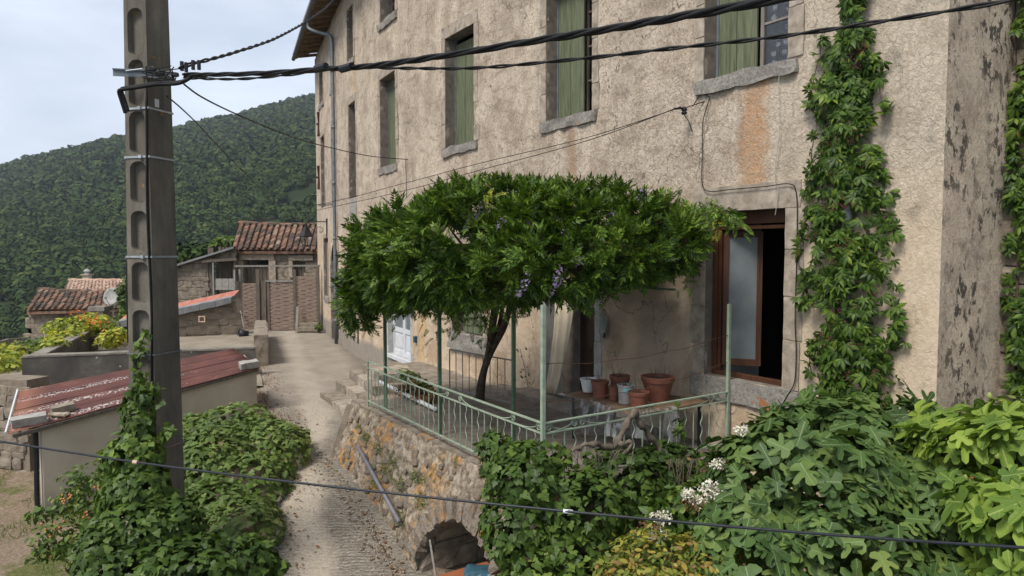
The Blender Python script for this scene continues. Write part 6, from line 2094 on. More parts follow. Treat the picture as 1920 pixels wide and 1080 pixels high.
for px, py in ((602, 124), (650, 124)):
    k = MB(); c = P(px, py + 3, 6.42 if px < 620 else 6.2); k.tube([c - Vector((.06, -.05, 0)), c + Vector((.06, -.05, 0))], .036, 8); k.build('cable_joint', MAT['black_rubber'], label='taped black joint on the thick cable, ' + ('the one nearer the pole' if px < 620 else 'the one in front of the far windows'), cat='cable joint')
def single(l, r, label, name='cable', mat='cable_black', sub=10, n=6, group=None):
    k = MB(); k.tube(spline(l, sub), r, n); return k.build(name, MAT[mat], smooth=True, label=label, cat='cable', group=group)
hk = FP(*hit(765, 299), .06)
single([P(345, 158, 7.6), P(382, 184, 8.3), P(450, 217, 10), P(540, 254, 12.3), P(600, 272, 14.0), P(690, 292, 16.4), hk], .010, 'black service cable dropping from the pole to a hook on the facade')
single([hk, FP(*hit(765, 330), .05), FP(*hit(765, 372), .04)], .009, 'short black cable hanging down the facade from its hook to the wisteria')
k = MB(); k.tube([FP(*hit(765, 299), 0), hk], .012, 6); k.build('wall_hook', MAT['rust'], label='small iron hook in the facade holding the service cable', cat='hook')
single([P(313, 180, 7.7), P(360, 222, 9.2), P(420, 285, 12), P(480, 345, 17), P(522, 384, 26), P(545, 410, 34)], .009, 'thin black cable falling from the pole towards the barn roof')
ins = FP(*hit(1298, 205), .16)
for i, (yl, dy) in enumerate(((488, 0), (503, 8))):
    pts = [P(-40, yl, 20), P(240, yl - 42 + dy * .2, 18.5), P(590, 385 - 9 * 0 + 10 * i, 15.8), P(760, 343 + 14 * i, 13.6), P(900, 306 + 13 * i, 12.3), P(1100, 258 + 6 * i, 10.8), ins + Vector((-.06, -.05, .01 * i))]
    if i == 0: pts[0] = P(-40, 487, 20); pts[1] = P(240, 451, 18.5)
    else: pts[0] = P(-40, 499, 20); pts[1] = P(240, 466, 18.5)
    single(pts, .006, ('upper' if i == 0 else 'lower') + ' of the two thin wires running to the black insulator on the facade', 'thin_wire', group='pair of thin wires to the facade insulator')
it = thing('wall_insulator', ins, 'small black tension clamp and spool on the facade left of the rusty stain', 'insulator')
k = MB(); k.lathe(ins + Vector((0, 0, -.09)), [(0, 0), (.035, .005), (.042, .03), (.022, .045), (.042, .06), (.04, .085), (0, .09)], 12); k.build('spool', MAT['black_rubber'], it, smooth=True)
k = MB(); k.tube([ins + Vector((-.16, -.12, -.035)), ins + Vector((0, 0, 0))], .016, 6); k.build('tension_clamp', MAT['black_rubber'], it)
k = MB(); k.tube([ins, FP(*hit(1322, 190), 0)], .008, 5); k.build('stay', MAT['rust'], it)
single([ins + Vector((-.03, 0, -.05)), FP(*hit(1300, 228), .1), FP(*hit(1303, 248), .05)], .006, 'loose black tail of wire below the insulator')
# cable round the window
wp = [(1302, 200), (1318, 178), (1334, 184), (1330, 196), (1321, 232), (1320, 290), (1321, 345), (1334, 359), (1380, 355), (1440, 350), (1483, 345), (1497, 360), (1499, 420), (1497, 520), (1495, 600), (1497, 660), (1494, 715), (1481, 740), (1470, 757), (1463, 748)]
single([FP(*hit(x, y), .035 if i < 6 else .045) for i, (x, y) in enumerate(wp)], .0062, 'black cable clipped round the frame of the open brown window', sub=6)
single([FP(*hit(x, y), .04) for x, y in ((1466, 118), (1464, 170), (1466, 240), (1459, 300), (1458, 340), (1463, 356), (1461, 380), (1457, 404))], .004, 'thin pale string hanging between the upper window and the brown window', 'string', 'grey_pot')
single([FP(*hit(x, y), .03) for x, y in ((597, 384), (612, 383), (622, 382), (628, 395), (630, 420))], .012, 'black wire above the wall lantern')
# foreground cable across the whole picture
t_ = single([P(-60, 822, 5.6), P(0, 828, 5.4), P(250, 866, 5.0), P(540, 903, 4.6), P(800, 932, 4.3), P(1065, 959, 4.05), P(1400, 990, 3.8), P(1700, 1013, 3.6), P(1960, 1029, 3.45)], .0085, 'long black cable crossing the foreground from left to right', 'foreground_cable', 'cable_grey', 12, 8)
k = MB(); c0_, c1_ = P(1056, 958, 4.06), P(1074, 960, 4.05); k.tube([c0_, c1_], .0125, 8); k.build('tape_mark', MAT['white_paint'], label='white tape on the foreground cable below the ivy', cat='tape')
k = MB(); c0_, c1_ = P(250, 866, 5.0), P(258, 867, 4.99); k.tube([c0_, c1_], .014, 8); k.build('tape_mark', MAT['new_tile'], label='small pale clip on the foreground cable over the pole ivy', cat='tape')
# ------------------------------------------------------------------ plants
def stems(parent, name, paths, r0, r1, mat='old_vine', n=6):
    for p in paths:
        sp = spline(p, 5); m = len(sp)
        k = MB(); k.tube(sp, [r0 + (r1 - r0) * i / (m - 1) for i in range(m)], n); k.build(name, MAT[mat], parent, smooth=True)
def thin_twigs(parent, name, base, tips, r, mat='old_vine', seed=1, sag=.1):
    g = random.Random(seed); k = MB()
    for t in tips:
        a = Vector(base[g.randrange(len(base))]) if isinstance(base, list) else Vector(base)
        b = Vector(t); m = a.lerp(b, .5) + Vector((g.uniform(-1, 1), g.uniform(-1, 1), g.uniform(0, 1))) * (b - a).length * sag
        k.tube(spline([a, m, b], 4), [r * (1 - .7 * i / 8) for i in range(9)], 4, False)
    return k.build(name, MAT[mat], parent, kind='stuff')

# ---- wisteria over the pergola
wi = thing('wisteria', P(900, 752, 12.1), 'big dark green wisteria with purple flowers spread over the terrace pergola', 'wisteria')
WB = [blob(*b) for b in [
 (930, 452, 9.4, 160, 82, 1.3), (1010, 432, 9.6, 120, 62, 1.2), (820, 465, 10.3, 120, 78, 1.3), (745, 485, 11.2, 66, 66, 1.1), (700, 525, 11.6, 42, 50, .8),
 (890, 398, 10.0, 90, 40, 1.0), (1090, 425, 9.5, 110, 58, 1.1), (1180, 440, 9.5, 100, 58, 1.0), (1240, 448, 9.4, 56, 52, .7), (1212, 402, 9.5, 46, 24, .6),
 (1000, 490, 8.9, 145, 56, 1.0), (880, 500, 9.3, 120, 58, 1.1), (1130, 468, 9.0, 105, 40, .8), (790, 515, 10.1, 85, 44, 1.0), (668, 572, 11.8, 26, 34, .45), (740, 530, 11.0, 50, 30, .8), (830, 540, 9.8, 80, 26, .8), (930, 532, 9.1, 90, 24, .8), (1050, 508, 8.7, 90, 24, .7), (1180, 480, 9.0, 80, 24, .6), (1262, 456, 9.0, 34, 34, .4), (960, 380, 9.9, 56, 24, .6), (1100, 384, 9.7, 50, 22, .6), (1100, 455, 9.6, 150, 50, .9)]]
pts, fn_, dd = tufts(WB, 1200, 10, .80, .34, 2.6, 11, .9, .15)
nr = fn_
g = np.random.default_rng(5)
leaves('wisteria', T_PIN, pts, fn_, dd, g.uniform(.17, .30, len(pts)), MAT['wisteria_leaf'], wi, 300, 'leaf_spray', 'foliage')
# hanging and stray shoots
def shoot(path, n, size, seed, mat='wisteria_leaf', tpl=T_PIN, parent=wi, nm='shoot_leaves', jit=.05, r=.005):
    sp = spline(path, 10); g = np.random.default_rng(seed)
    idx = g.uniform(0, len(sp) - 1.01, n); pts = np.array([list(sp[int(i)].lerp(sp[int(i) + 1], i - int(i))) for i in idx]) + g.normal(size=(n, 3)) * jit
    fn = norm(g.normal(size=(n, 3)) * .5 + np.array([-.4, -.6, .5])); d = norm(g.normal(size=(n, 3)) * .7 + np.array([0, -.2, -.4]))
    leaves(nm, tpl, pts, fn, d, g.uniform(size * .7, size * 1.25, n), MAT[mat], parent, 0, restname=nm)
    k = MB(); k.tube(sp, r, 4, False); k.build('shoot_stem', MAT['old_vine'], parent)
shoot([P(1290, 420, 9.0), P(1320, 400, 8.7), P(1360, 398, 8.4), P(1392, 425, 8.2)], 34, .20, 21)
shoot([P(1300, 400, 9.0), P(1330, 382, 8.8), P(1368, 400, 8.6)], 26, .18, 22)
shoot([P(1320, 410, 8.9), P(1332, 430, 8.8), P(1338, 445, 8.8)], 8, .16, 23, 'gold_vine_leaf')
shoot([P(1270, 500, 8.9), P(1290, 520, 8.8), P(1282, 545, 8.8)], 10, .12, 24)
shoot([P(1115, 500, 8.7), P(1130, 530, 8.6), P(1142, 548, 8.6)], 14, .20, 25)
shoot([P(690, 560, 11.6), P(668, 590, 11.6), P(650, 585, 11.5)], 40, .24, 26)
shoot([P(700, 560, 11.5), P(690, 600, 11.5), P(686, 618, 11.5)], 34, .20, 27)
for i, (x, y0, y1) in enumerate(((726, 560, 600), (745, 555, 575), (800, 555, 600), (835, 555, 590), (862, 560, 600), (905, 570, 600), (770, 560, 588), (905, 600, 628), (1035, 540, 565), (960, 560, 590), (820, 590, 625))):
    t = 10.6 if x < 850 else 9.4
    shoot([P(x, y0 - 20, t), P(x + 6, (y0 + y1) / 2, t), P(x - 3, y1, t)], 16, .15, 40 + i, jit=.06)
shoot([P(870, 600, 10), P(905, 596, 10), P(915, 618, 10)], 10, .14, 60)
# yellow young sprays
for i, (x, y) in enumerate(((990, 395), (1040, 410), (865, 470), (1075, 390), (1110, 350), (905, 345), (800, 465), (950, 410), (1230, 365), (1040, 500), (770, 430), (1190, 455))):
    b_ = None; t = 8.7 if 850 < x < 1150 else 9.3
    shoot([P(x, y, t + .2), P(x + 12, y + 4, t), P(x + 22, y + 16, t)], 7, .15, 80 + i, 'gold_vine_leaf' if i % 2 else 'creeper_leaf', jit=.04)
# trunk
def trunk(path, r0, r1, seed):
    sp = spline(path, 12); m = len(sp); k = MB(); g = random.Random(seed)
    n = 12; ref = None
    vs = []
    for i, p in enumerate(sp):
        d = (sp[min(i + 1, m - 1)] - sp[max(i - 1, 0)]).normalized(); x = d.cross(Vector((0, 1, 0))).normalized(); y = x.cross(d); r = r0 + (r1 - r0) * i / (m - 1)
        for j in range(n):
            a = 2 * math.pi * j / n; rr = r * (1 + .28 * math.sin(2 * a + i * .16 + seed) + .14 * math.sin(5 * a - i * .1)); vs.append(p + x * rr * math.cos(a) + y * rr * math.sin(a))
    k.v = [tuple(v) for v in vs]
    for i in range(m - 1):
        for j in range(n): k.f.append((i * n + j, i * n + (j + 1) % n, (i + 1) * n + (j + 1) % n, (i + 1) * n + j))
    return k.build('trunk', MAT['old_vine'], wi, smooth=True)
trunk([P(897, 756, 12.2), P(903, 715, 12.1), P(913, 670, 11.9), P(922, 620, 11.4), P(928, 585, 10.8), P(932, 540, 10.2)], .062, .045, 1)
trunk([P(901, 752, 12.1), P(908, 700, 12.0), P(924, 655, 11.7), P(944, 615, 11.2), P(953, 585, 10.7), P(960, 540, 10.1)], .055, .038, 2)
trunk([P(912, 680, 12), P(925, 640, 11.7), P(938, 600, 11.2), P(943, 560, 10.6)], .035, .025, 4)
tips = [tuple(Vector(b[0]) + Vector((random.uniform(-.5, .5), random.uniform(-.4, .4), -.1))) for b in WB for _ in range(3)]
thin_twigs(wi, 'branches', [P(932, 540, 10.2), P(955, 545, 10.1)], tips, .03, 'old_vine', 3, .12)
# purple racemes
fl = [(617, 0)]
FL = [(908, 378, 9.0), (760, 420, 10.4), (722, 450, 11.2), (690, 478, 11.4), (857, 370, 9.6), (832, 395, 9.6), (800, 415, 9.9), (943, 412, 8.5), (1050, 405, 8.7), (1065, 430, 8.6), (1018, 333, 9.4), (1080, 365, 9.0), (1150, 395, 8.8), (828, 495, 9.0), (818, 508, 9.0), (838, 486, 9.0), (1057, 495, 8.1), (1049, 520, 8.2), (1000, 398, 8.6), (1208, 352, 9.2), (887, 402, 9.0), (1090, 478, 8.2), (990, 520, 8.0), (955, 360, 9.3), (1108, 362, 9.2)]
gq = np.random.default_rng(9)
for i, (x, y, t) in enumerate(FL):
    c = np.array(P(x, y, t)); c = c + (np.array([0, 0, CAMZ]) - c) / np.linalg.norm(c) * .28; d = np.array([-.10, -.05, -.2]) * gq.uniform(.6, 1.3); n = 42
    u = gq.random(n); pp_ = c + u[:, None] * d + gq.normal(size=(n, 3)) * (.034 * (1.15 - u))[:, None]
    base = c
    me = scatter_mesh('flower_cluster', T_OVATE, pp_ - base, norm(gq.normal(size=(n, 3))), norm(gq.normal(size=(n, 3))), gq.uniform(.022, .04, n), MAT['petal_violet'])
    o = bpy.data.objects.new('flower_cluster', me); _finish(o, wi, tuple(base))

# ---- ivy over the terrace corner
iv = thing('corner_ivy', P(1000, 1040, 7.0), 'thick curtain of green ivy hanging over the corner of the terrace wall', 'ivy')
IB = [blob(b[0] + (14 if b[1] < 900 else 30), *b[1:]) for b in [
 (950, 900, 7.0, 72, 72, .42), (935, 985, 6.9, 66, 80, .42), (985, 1060, 6.8, 85, 60, .45), (1050, 950, 7.0, 95, 70, .40), (1040, 1040, 6.9, 100, 70, .45), (915, 850, 7.6, 32, 42, .3), (990, 855, 7.15, 70, 28, .25),
 (1140, 905, 7.5, 85, 62, .36), (1120, 990, 7.4, 95, 80, .42), (1215, 900, 8.0, 75, 70, .36), (1210, 980, 7.7, 80, 80, .42), (1150, 860, 7.6, 70, 22, .22), (1240, 855, 8.1, 55, 24, .22), (1000, 1130, 6.6, 130, 60, .6), (1180, 1080, 7.2, 110, 60, .5)]]
pts, nr = shell(IB, 6500, .86, .16, 3.2, 31)
fn_, dd = orient(nr, 32, .35, .42, .75)
leaves('ivy', T_IVY, pts, fn_, dd, np.random.default_rng(3).uniform(.055, .125, len(pts)), MAT['ivy_leaf'], iv, 300, 'leaf', 'foliage')
# dead woody stump and roots over the rail
stp = thing('dry_vine_stump', P(1190, 780, 7.6), 'gnarled dry vine stump with hanging roots draped over the railing', 'vine stump')
for pth, r0, r1 in (([P(1190, 770, 7.75), P(1172, 800, 7.6), P(1150, 838, 7.45), P(1110, 832, 7.3), P(1072, 845, 7.2), P(1058, 856, 7.15)], .040, .022), ([P(1188, 772, 7.75), P(1205, 800, 7.8), P(1235, 840, 7.9), P(1250, 880, 7.9), P(1262, 940, 7.8), P(1270, 1000, 7.7)], .038, .03), ([P(1160, 835, 7.45), P(1185, 830, 7.5), P(1165, 860, 7.4)], .03, .015)):
    sp = spline(pth, 7); m = len(sp); k = MB(); k.tube([p + Vector((.01 * math.sin(i), 0, .012 * math.sin(i * 1.7))) for i, p in enumerate(sp)], [(r0 + (r1 - r0) * i / (m - 1)) * (1 + .28 * math.sin(i * 1.3) + .2 * math.sin(i * 3.1)) for i in range(m)], 8); k.build('branch', MAT['bark'], stp, smooth=True)
g = random.Random(12); k = MB()
for i in range(46):
    x = g.uniform(1062, 1190) if i < 26 else g.uniform(1225, 1330); y = 845 if x < 1200 else 860; t = 7.15 if x < 1200 else 7.7
    L = g.uniform(12, 55) if i < 26 else g.uniform(30, 120)
    a = P(x, y, t); b = P(x + g.uniform(-12, 16), y + L * .5, t - .03); c = P(x + g.uniform(-18, 18), y + L, t - .03)
    k.tube(spline([a, b, c], 3), [.0075, .006, .005, .004, .003, .0025, .002], 4, False)
k.build('hanging_roots', MAT['bark'], stp, kind='stuff')
gq = np.random.default_rng(3)
pts, nr = shell([blob(1290, 900, 7.9, 45, 55, .3), blob(1275, 970, 7.8, 50, 60, .3)], 260, .3, .3, 3, 77)
leaves('d', T_OVATE, pts, norm(gq.normal(size=pts.shape)), norm(gq.normal(size=pts.shape) + [0, 0, -.5]), gq.uniform(.03, .07, len(pts)), MAT['dry_leaf'], stp, 0, restname='dry_leaves')

# ---- virginia creeper on the right downpipe
def facade_cover(th, segs, n, size, mat, seed, outmin=.03, outmax=.22, tpl=T_PALM, nparts=300, fpt=None, fn_up=.25):
    g = np.random.default_rng(seed); P_ = []; N_ = []
    ys = [s[0] for s in segs]
    while len(P_) < n:
        y = g.uniform(ys[0], ys[-1]); l = np.interp(y, ys, [s[1] for s in segs]); r_ = np.interp(y, ys, [s[2] for s in segs])
        w = (r_ - l) / 2; c = (l + r_) / 2
        nz_ = mnoise.noise(Vector((y * .03, seed, 0))) * .25; x = c + w * (1 + nz_) * (g.normal() * .48)
        if abs(x - c) > w * 1.12: continue
        dens_ = mnoise.noise(Vector((x * .022, y * .018, seed + 4)))
        if dens_ < -.10 and g.random() < .9: continue
        o = outmin + (outmax - outmin) * (1 - ((x - c) / (w * 1.15)) ** 2) * g.random() ** .6
        p = fpt(x, y, o); P_.append(p[0]); N_.append(p[1])
    pts = np.array(P_); nr = np.array(N_)
    fn = norm(nr + np.array([0, 0, fn_up]) + g.normal(size=pts.shape) * .45)
    d = g.normal(size=pts.shape) * .55 + np.array([0, 0, -.85]) + nr * .25
    d = norm(d - fn * np.sum(d * fn, axis=1, keepdims=True))
    leaves('c', tpl, pts, fn, d, g.uniform(size * .65, size * 1.2, len(pts)), MAT[mat], th, nparts, 'leaf', 'foliage')
def fpt(x, y, o):
    s, z = hit(x, y); p = FP(s, z, o); n = FP(s, z, 1) - FP(s, z, 0); return tuple(p), tuple(n)
vc = thing('virginia_creeper', FP(sC, .3, .1), 'virginia creeper with dark berries climbing the grey downpipe on the facade', 'creeper')
segs = [(-12, 1598, 1628), (20, 1592, 1632), (60, 1580, 1662), (110, 1550, 1672), (150, 1535, 1655), (200, 1530, 1650), (235, 1545, 1655), (260, 1550, 1650), (300, 1522, 1668), (350, 1515, 1672), (400, 1512, 1682), (480, 1505, 1688), (560, 1515, 1695), (620, 1525, 1702), (700, 1535, 1690), (780, 1540, 1670), (860, 1530, 1680)]
segs = [(a_, (b_ + c_) / 2 - (c_ - b_) * .46, (b_ + c_) / 2 + (c_ - b_) * .44) for a_, b_, c_ in segs]
facade_cover(vc, segs, 1900, .135, 'creeper_leaf', 4, .04, .26, T_PALM, 300, fpt)
stems(vc, 'stem', [[FP(*hit(x0, 800), .08), FP(*hit(x1, 500), .1), FP(*hit(x2, 250), .1), FP(*hit(1606, 20), .1)] for x0, x1, x2 in ((1590, 1600, 1590), (1620, 1640, 1612))], .018, .006)
g = np.random.default_rng(8)
ico = Tpl([(0, 0, .5), (.45, 0, .15), (.14, .43, .15), (-.36, .26, .15), (-.36, -.26, .15), (.14, -.43, .15), (0, 0, -.5), (.36, .26, -.2), (-.14, .43, -.2), (-.45, 0, -.2), (-.14, -.43, -.2), (.36, -.26, -.2)],
 [(0, 1, 2), (0, 2, 3), (0, 3, 4), (0, 4, 5), (0, 5, 1), (1, 7, 2), (2, 8, 3), (3, 9, 4), (4, 10, 5), (5, 11, 1), (7, 8, 2), (8, 9, 3), (9, 10, 4), (10, 11, 5), (11, 7, 1), (6, 8, 7), (6, 9, 8), (6, 10, 9), (6, 11, 10), (6, 7, 11)])
bp_ = []
for i in range(34):
    y = g.uniform(80, 760); l = np.interp(y, [s[0] for s in segs], [s[1] for s in segs]); r_ = np.interp(y, [s[0] for s in segs], [s[2] for s in segs]); x = g.uniform(l + 25, r_ - 10)
    c = np.array(fpt(x, y, .24)[0]); bp_.append(c + g.normal(size=(16, 3)) * .035)
bp_ = np.concatenate(bp_)
leaves('b', ico, bp_, norm(g.normal(size=bp_.shape)), norm(g.normal(size=bp_.shape)), .014, MAT['berry'], vc, 0, restname='berries')
for i, (x0, y0, x1, y1) in enumerate(((1545, 120, 1528, 210), (1540, 250, 1530, 335), (1530, 390, 1506, 480), (1525, 520, 1512, 570), (1660, 150, 1668, 210), (1670, 380, 1688, 440), (1690, 560, 1705, 650), (1535, 640, 1528, 700), (1560, 60, 1545, 110))):
    shoot([FP(*hit(x0, y0), .12), FP(*hit((x0 + x1) / 2 - 4, (y0 + y1) / 2), .10), FP(*hit(x1, y1), .07)], 9, .12, 500 + i, 'creeper_leaf', T_PALM, vc, jit=.02)
# creeper on the set-back wall at the right edge
def fpt2(x, y, o):
    d = ray(x, y); n = NIN
    t = (P0.dot(n)) / (d.x * n.x + d.y * n.y); p = Vector((d.x * t - n.x * o, d.y * t - n.y * o, CAMZ + d.z * t)); return tuple(p), (-n.x, -n.y, 0)
v2 = thing('wall_creeper', fpt2(1910, 760, .1)[0], 'bright green creeper hanging on the rubble wall at the right edge', 'creeper')
facade_cover(v2, [(-30, 1900, 1990), (60, 1898, 1990), (130, 1905, 2000), (230, 1888, 1990), (330, 1890, 2000), (420, 1895, 1990), (500, 1893, 1990), (580, 1890, 1990), (700, 1900, 1990), (760, 1900, 2000)], 650, .14, 'creeper_leaf', 6, .05, .22, T_PALM, 200, fpt2)
stems(v2, 'stem', [[fpt2(1905, 780, .05)[0], fpt2(1915, 400, .08)[0], fpt2(1908, 0, .06)[0]]], .015, .006)

# ---- fig bushes
def limbs(th, base, tips, r, mat='bark', nm='branch'):
    for i, t in enumerate(tips):
        a = Vector(base); b = Vector(t); m = a.lerp(b, .45) + Vector((0, 0, .12 * (b - a).length))
        stems(th, nm, [[a, m, b]], r, r * .3, mat)
fg = thing('fig_bush', P(1500, 1075, 5.6), 'broad green fig bush with big lobed leaves under the creeper', 'fig tree')
FB = [blob(*b) for b in [(1540, 900, 5.9, 170, 150, .75), (1430, 900, 6.0, 110, 110, .6), (1640, 840, 6.1, 120, 90, .6), (1420, 1010, 5.5, 110, 80, .6), (1600, 1020, 5.3, 180, 100, .8), (1500, 800, 6.3, 80, 48, .4), (1590, 780, 6.4, 70, 40, .4), (1400, 850, 6.2, 55, 45, .35), (1690, 770, 6.4, 45, 38, .3), (1740, 950, 5.5, 90, 110, .5), (1700, 1080, 5.0, 160, 60, .6)]]
pts, fn_, dd = tufts(FB, 210, 8, .62, .30, 2.4, 41, updir=.7, off=.07, flat=True)
leaves('f', T_FIG, pts, fn_, dd, np.random.default_rng(5).uniform(.12, .25, len(pts)), MAT['fig_leaf'], fg, 300, 'leaf', 'foliage')
limbs(fg, P(1520, 1180, 5.8), [P(1344, 870, 6.1), P(1437, 860, 6.1), P(1582, 780, 6.3), P(1506, 800, 6.2), P(1660, 800, 6.2), P(1700, 760, 6.3), P(1430, 940, 5.8), P(1620, 900, 5.7), P(1560, 980, 5.4)], .03)
f2 = thing('fig_tree', P(1850, 1075, 5.0), 'bright yellow-green fig tree with small fruit at the right edge', 'fig tree')
FB2 = [blob(*b) for b in [(1860, 850, 5.2, 85, 85, .45), (1900, 980, 4.6, 70, 100, .45), (1780, 820, 5.6, 60, 55, .35), (1820, 940, 5.2, 75, 50, .4), (1930, 800, 5.0, 60, 50, .35), (1910, 1080, 4.4, 90, 60, .4)]]
pts, fn_, dd = tufts(FB2, 48, 8, .62, .30, 2.4, 51, updir=.7, off=.07, flat=True)
leaves('f', T_FIG, pts, fn_, dd, np.random.default_rng(6).uniform(.15, .28, len(pts)), MAT['lime_fig_leaf'], f2, 260, 'leaf', 'foliage')
limbs(f2, P(1900, 1180, 5.0), [P(1850, 860, 5.2), P(1760, 820, 5.6), P(1910, 800, 5.1), P(1930, 960, 4.7), P(1830, 930, 5.2)], .03)
g = random.Random(5)
for x, y in ((1810, 896), (1823, 893), (1870, 855), (1745, 862), (1880, 900), (1855, 742)):
    c = P(x, y, 4.95 if x > 1800 else 5.4); k = MB(); k.lathe(c, [(0, -.024), (.014, -.02), (.021, -.005), (.014, .014), (.004, .026), (0, .028)], 10); k.build('fig', MAT['fruit'] if x == 1823 else MAT['lime_fig_leaf'], f2, smooth=True)
# ---- undergrowth filling below/behind figs
un = thing('dark_undergrowth', P(1750, 1085, 6), 'dark leafy undergrowth behind and beneath the two fig bushes', 'shrub')
pts, nr = shell([blob(*b) for b in [(1780, 960, 6.6, 150, 150, .6), (1350, 1000, 6.6, 110, 110, .5), (1560, 1000, 6.8, 260, 140, .6), (1900, 900, 6.3, 120, 160, .5)]], 4200, .8, .2, 2, 61)
fn_, dd = orient(nr, 62, .4, .5, .5)
leaves('u', T_OVATE, pts, fn_, dd, np.random.default_rng(7).uniform(.06, .14, len(pts)), MAT['shrub_leaf'], un, 0)
limbs(un, P(1600, 1190, 6.8), [P(1400, 940, 6.8), P(1700, 900, 6.8), P(1850, 860, 6.5), P(1340, 940, 6.8)], .02)

# ---- yellowing shrub with white flower heads
ys_ = thing('yellow_shrub', P(1230, 1078, 5.6), 'yellowing browning shrub at the bottom edge below the white tape', 'shrub')
pts, nr = shell([blob(*b) for b in [(1235, 1062, 5.5, 115, 60, .5), (1330, 1075, 5.4, 80, 60, .4), (1175, 1085, 5.4, 70, 45, .35), (1280, 1120, 5.3, 160, 60, .5)]], 3000, .6, .35, 3.5, 71)
fn_, dd = orient(nr, 72, .5, .6, .3)
leaves('y', T_OVATE, pts, fn_, dd, np.random.default_rng(8).uniform(.035, .08, len(pts)), MAT['yellow_shrub_leaf'], ys_, 300)
limbs(ys_, P(1250, 1190, 5.5), [P(1200, 1040, 5.5), P(1260, 1020, 5.5), P(1320, 1050, 5.4), P(1150, 1075, 5.4)], .012)
hy = thing('white_flowering_bush', P(1280, 1050, 6.3), 'bush with fading white flower heads left of the fig', 'flowering bush')
pts, nr = shell([blob(*b) for b in [(1300, 960, 6.5, 60, 60, .3), (1240, 975, 6.4, 50, 40, .25), (1350, 900, 6.5, 50, 50, .3)]], 700, .5, .25, 3.5, 73)
fn_, dd = orient(nr, 74, .6, .5, .3)
leaves('y', T_OVATE, pts, fn_, dd, np.random.default_rng(8).uniform(.08, .14, len(pts)), MAT['creeper_leaf'], hy, 200)
limbs(hy, P(1310, 1190, 6.3), [P(1240, 970, 6.3), P(1310, 930, 6.2), P(1350, 900, 6.3)], .012)
gq = np.random.default_rng(19)
for i, (x, y, s) in enumerate(((1220, 985, 28), (1240, 970, 24), (1232, 1000, 24), (1330, 915, 26), (1302, 945, 28), (1345, 925, 24), (1312, 940, 20), (1390, 806, 16), (1385, 912, 22), (1345, 870, 18), (1375, 995, 16), (1290, 925, 16), (1370, 870, 15))):
    t = 5.9; c = np.array(P(x, y, t)); n = 150; r_ = s * t / FPX * .9
    pp_ = c + norm(gq.normal(size=(n, 3))) * (r_ * gq.random(n) ** .4)[:, None] * np.array([1.1, .7, .7])
    me = scatter_mesh('flower_head', T_OVATE, pp_ - c, norm(gq.normal(size=(n, 3)) + [0, -.5, .6]), norm(gq.normal(size=(n, 3))), gq.uniform(.016, .032, n), MAT['petal_white'] if i % 4 else MAT['dry_leaf'])
    o = bpy.data.objects.new('flower_head', me); _finish(o, hy, tuple(c))

# ---- ivy on the pole and the mound beside the lane
pi_ = thing('pole_ivy', (PX, PY - .2, -1.6), 'dark glossy ivy swallowing the foot of the concrete pole', 'ivy')
PB = [blob(*b) for b in [(262, 785, 7.75, 30, 66, .18), (258, 850, 7.7, 50, 50, .28), (256, 920, 7.6, 64, 58, .32), (262, 1000, 7.4, 88, 72, .42), (300, 1075, 7.1, 150, 65, .55), (330, 985, 7.5, 45, 52, .3), (215, 860, 7.7, 26, 24, .18), (420, 1060, 7.6, 110, 60, .4), (200, 1040, 7.2, 60, 70, .4)]]
pts, nr = shell(PB, 5200, .82, .20, 3.0, 81)
fn_, dd = orient(nr, 82, .35, .42, .75)
leaves('p', T_IVY, pts, fn_, dd, np.random.default_rng(9).uniform(.05, .125, len(pts)), MAT['ivy_leaf'], pi_, 300)
for i, pth in enumerate(([P(270, 800, 7.65), P(282, 760, 7.65), P(291, 710, 7.66)], [P(262, 770, 7.65), P(268, 740, 7.66), P(300, 738, 7.7)], [P(258, 690, 7.67), P(262, 655, 7.67), P(275, 620, 7.67)], [P(240, 840, 7.7), P(215, 850, 7.7), P(192, 880, 7.7)], [P(265, 740, 7.66), P(258, 715, 7.66), P(262, 700, 7.66)], [P(285, 830, 7.6), P(310, 820, 7.6), P(318, 800, 7.6)])):
    shoot(pth, 34, .085, 200 + i, 'ivy_leaf', T_IVY, pi_, jit=.035)
md_ = thing('ivy_mound', P(450, 1000, 10), 'mound of paler ivy spreading along the left edge of the lane', 'ivy')
MBl = [blob(*b) for b in [(440, 830, 11.8, 92, 72, .8), (510, 850, 11.5, 70, 62, .7), (400, 880, 10.8, 80, 80, .8), (470, 920, 10.5, 80, 70, .8), (400, 980, 9.6, 85, 80, .8), (455, 1010, 9.2, 72, 75, .7), (420, 1090, 8.5, 100, 70, .7), (350, 820, 11.8, 40, 40, .5), (546, 838, 11.9, 30, 40, .5)]]
pts, nr = shell(MBl, 9500, .88, .16, 2.4, 91)
fn_, dd = orient(nr, 92, .5, .42, .7)
leaves('m', T_IVY, pts, fn_, dd, np.random.default_rng(10).uniform(.06, .13, len(pts)), MAT['mound_leaf'], md_, 300)
thin_twigs(md_, 'stems', P(430, 1100, 9.8), [tuple(p) for p in pts[:60]], .01, 'old_vine', 5)

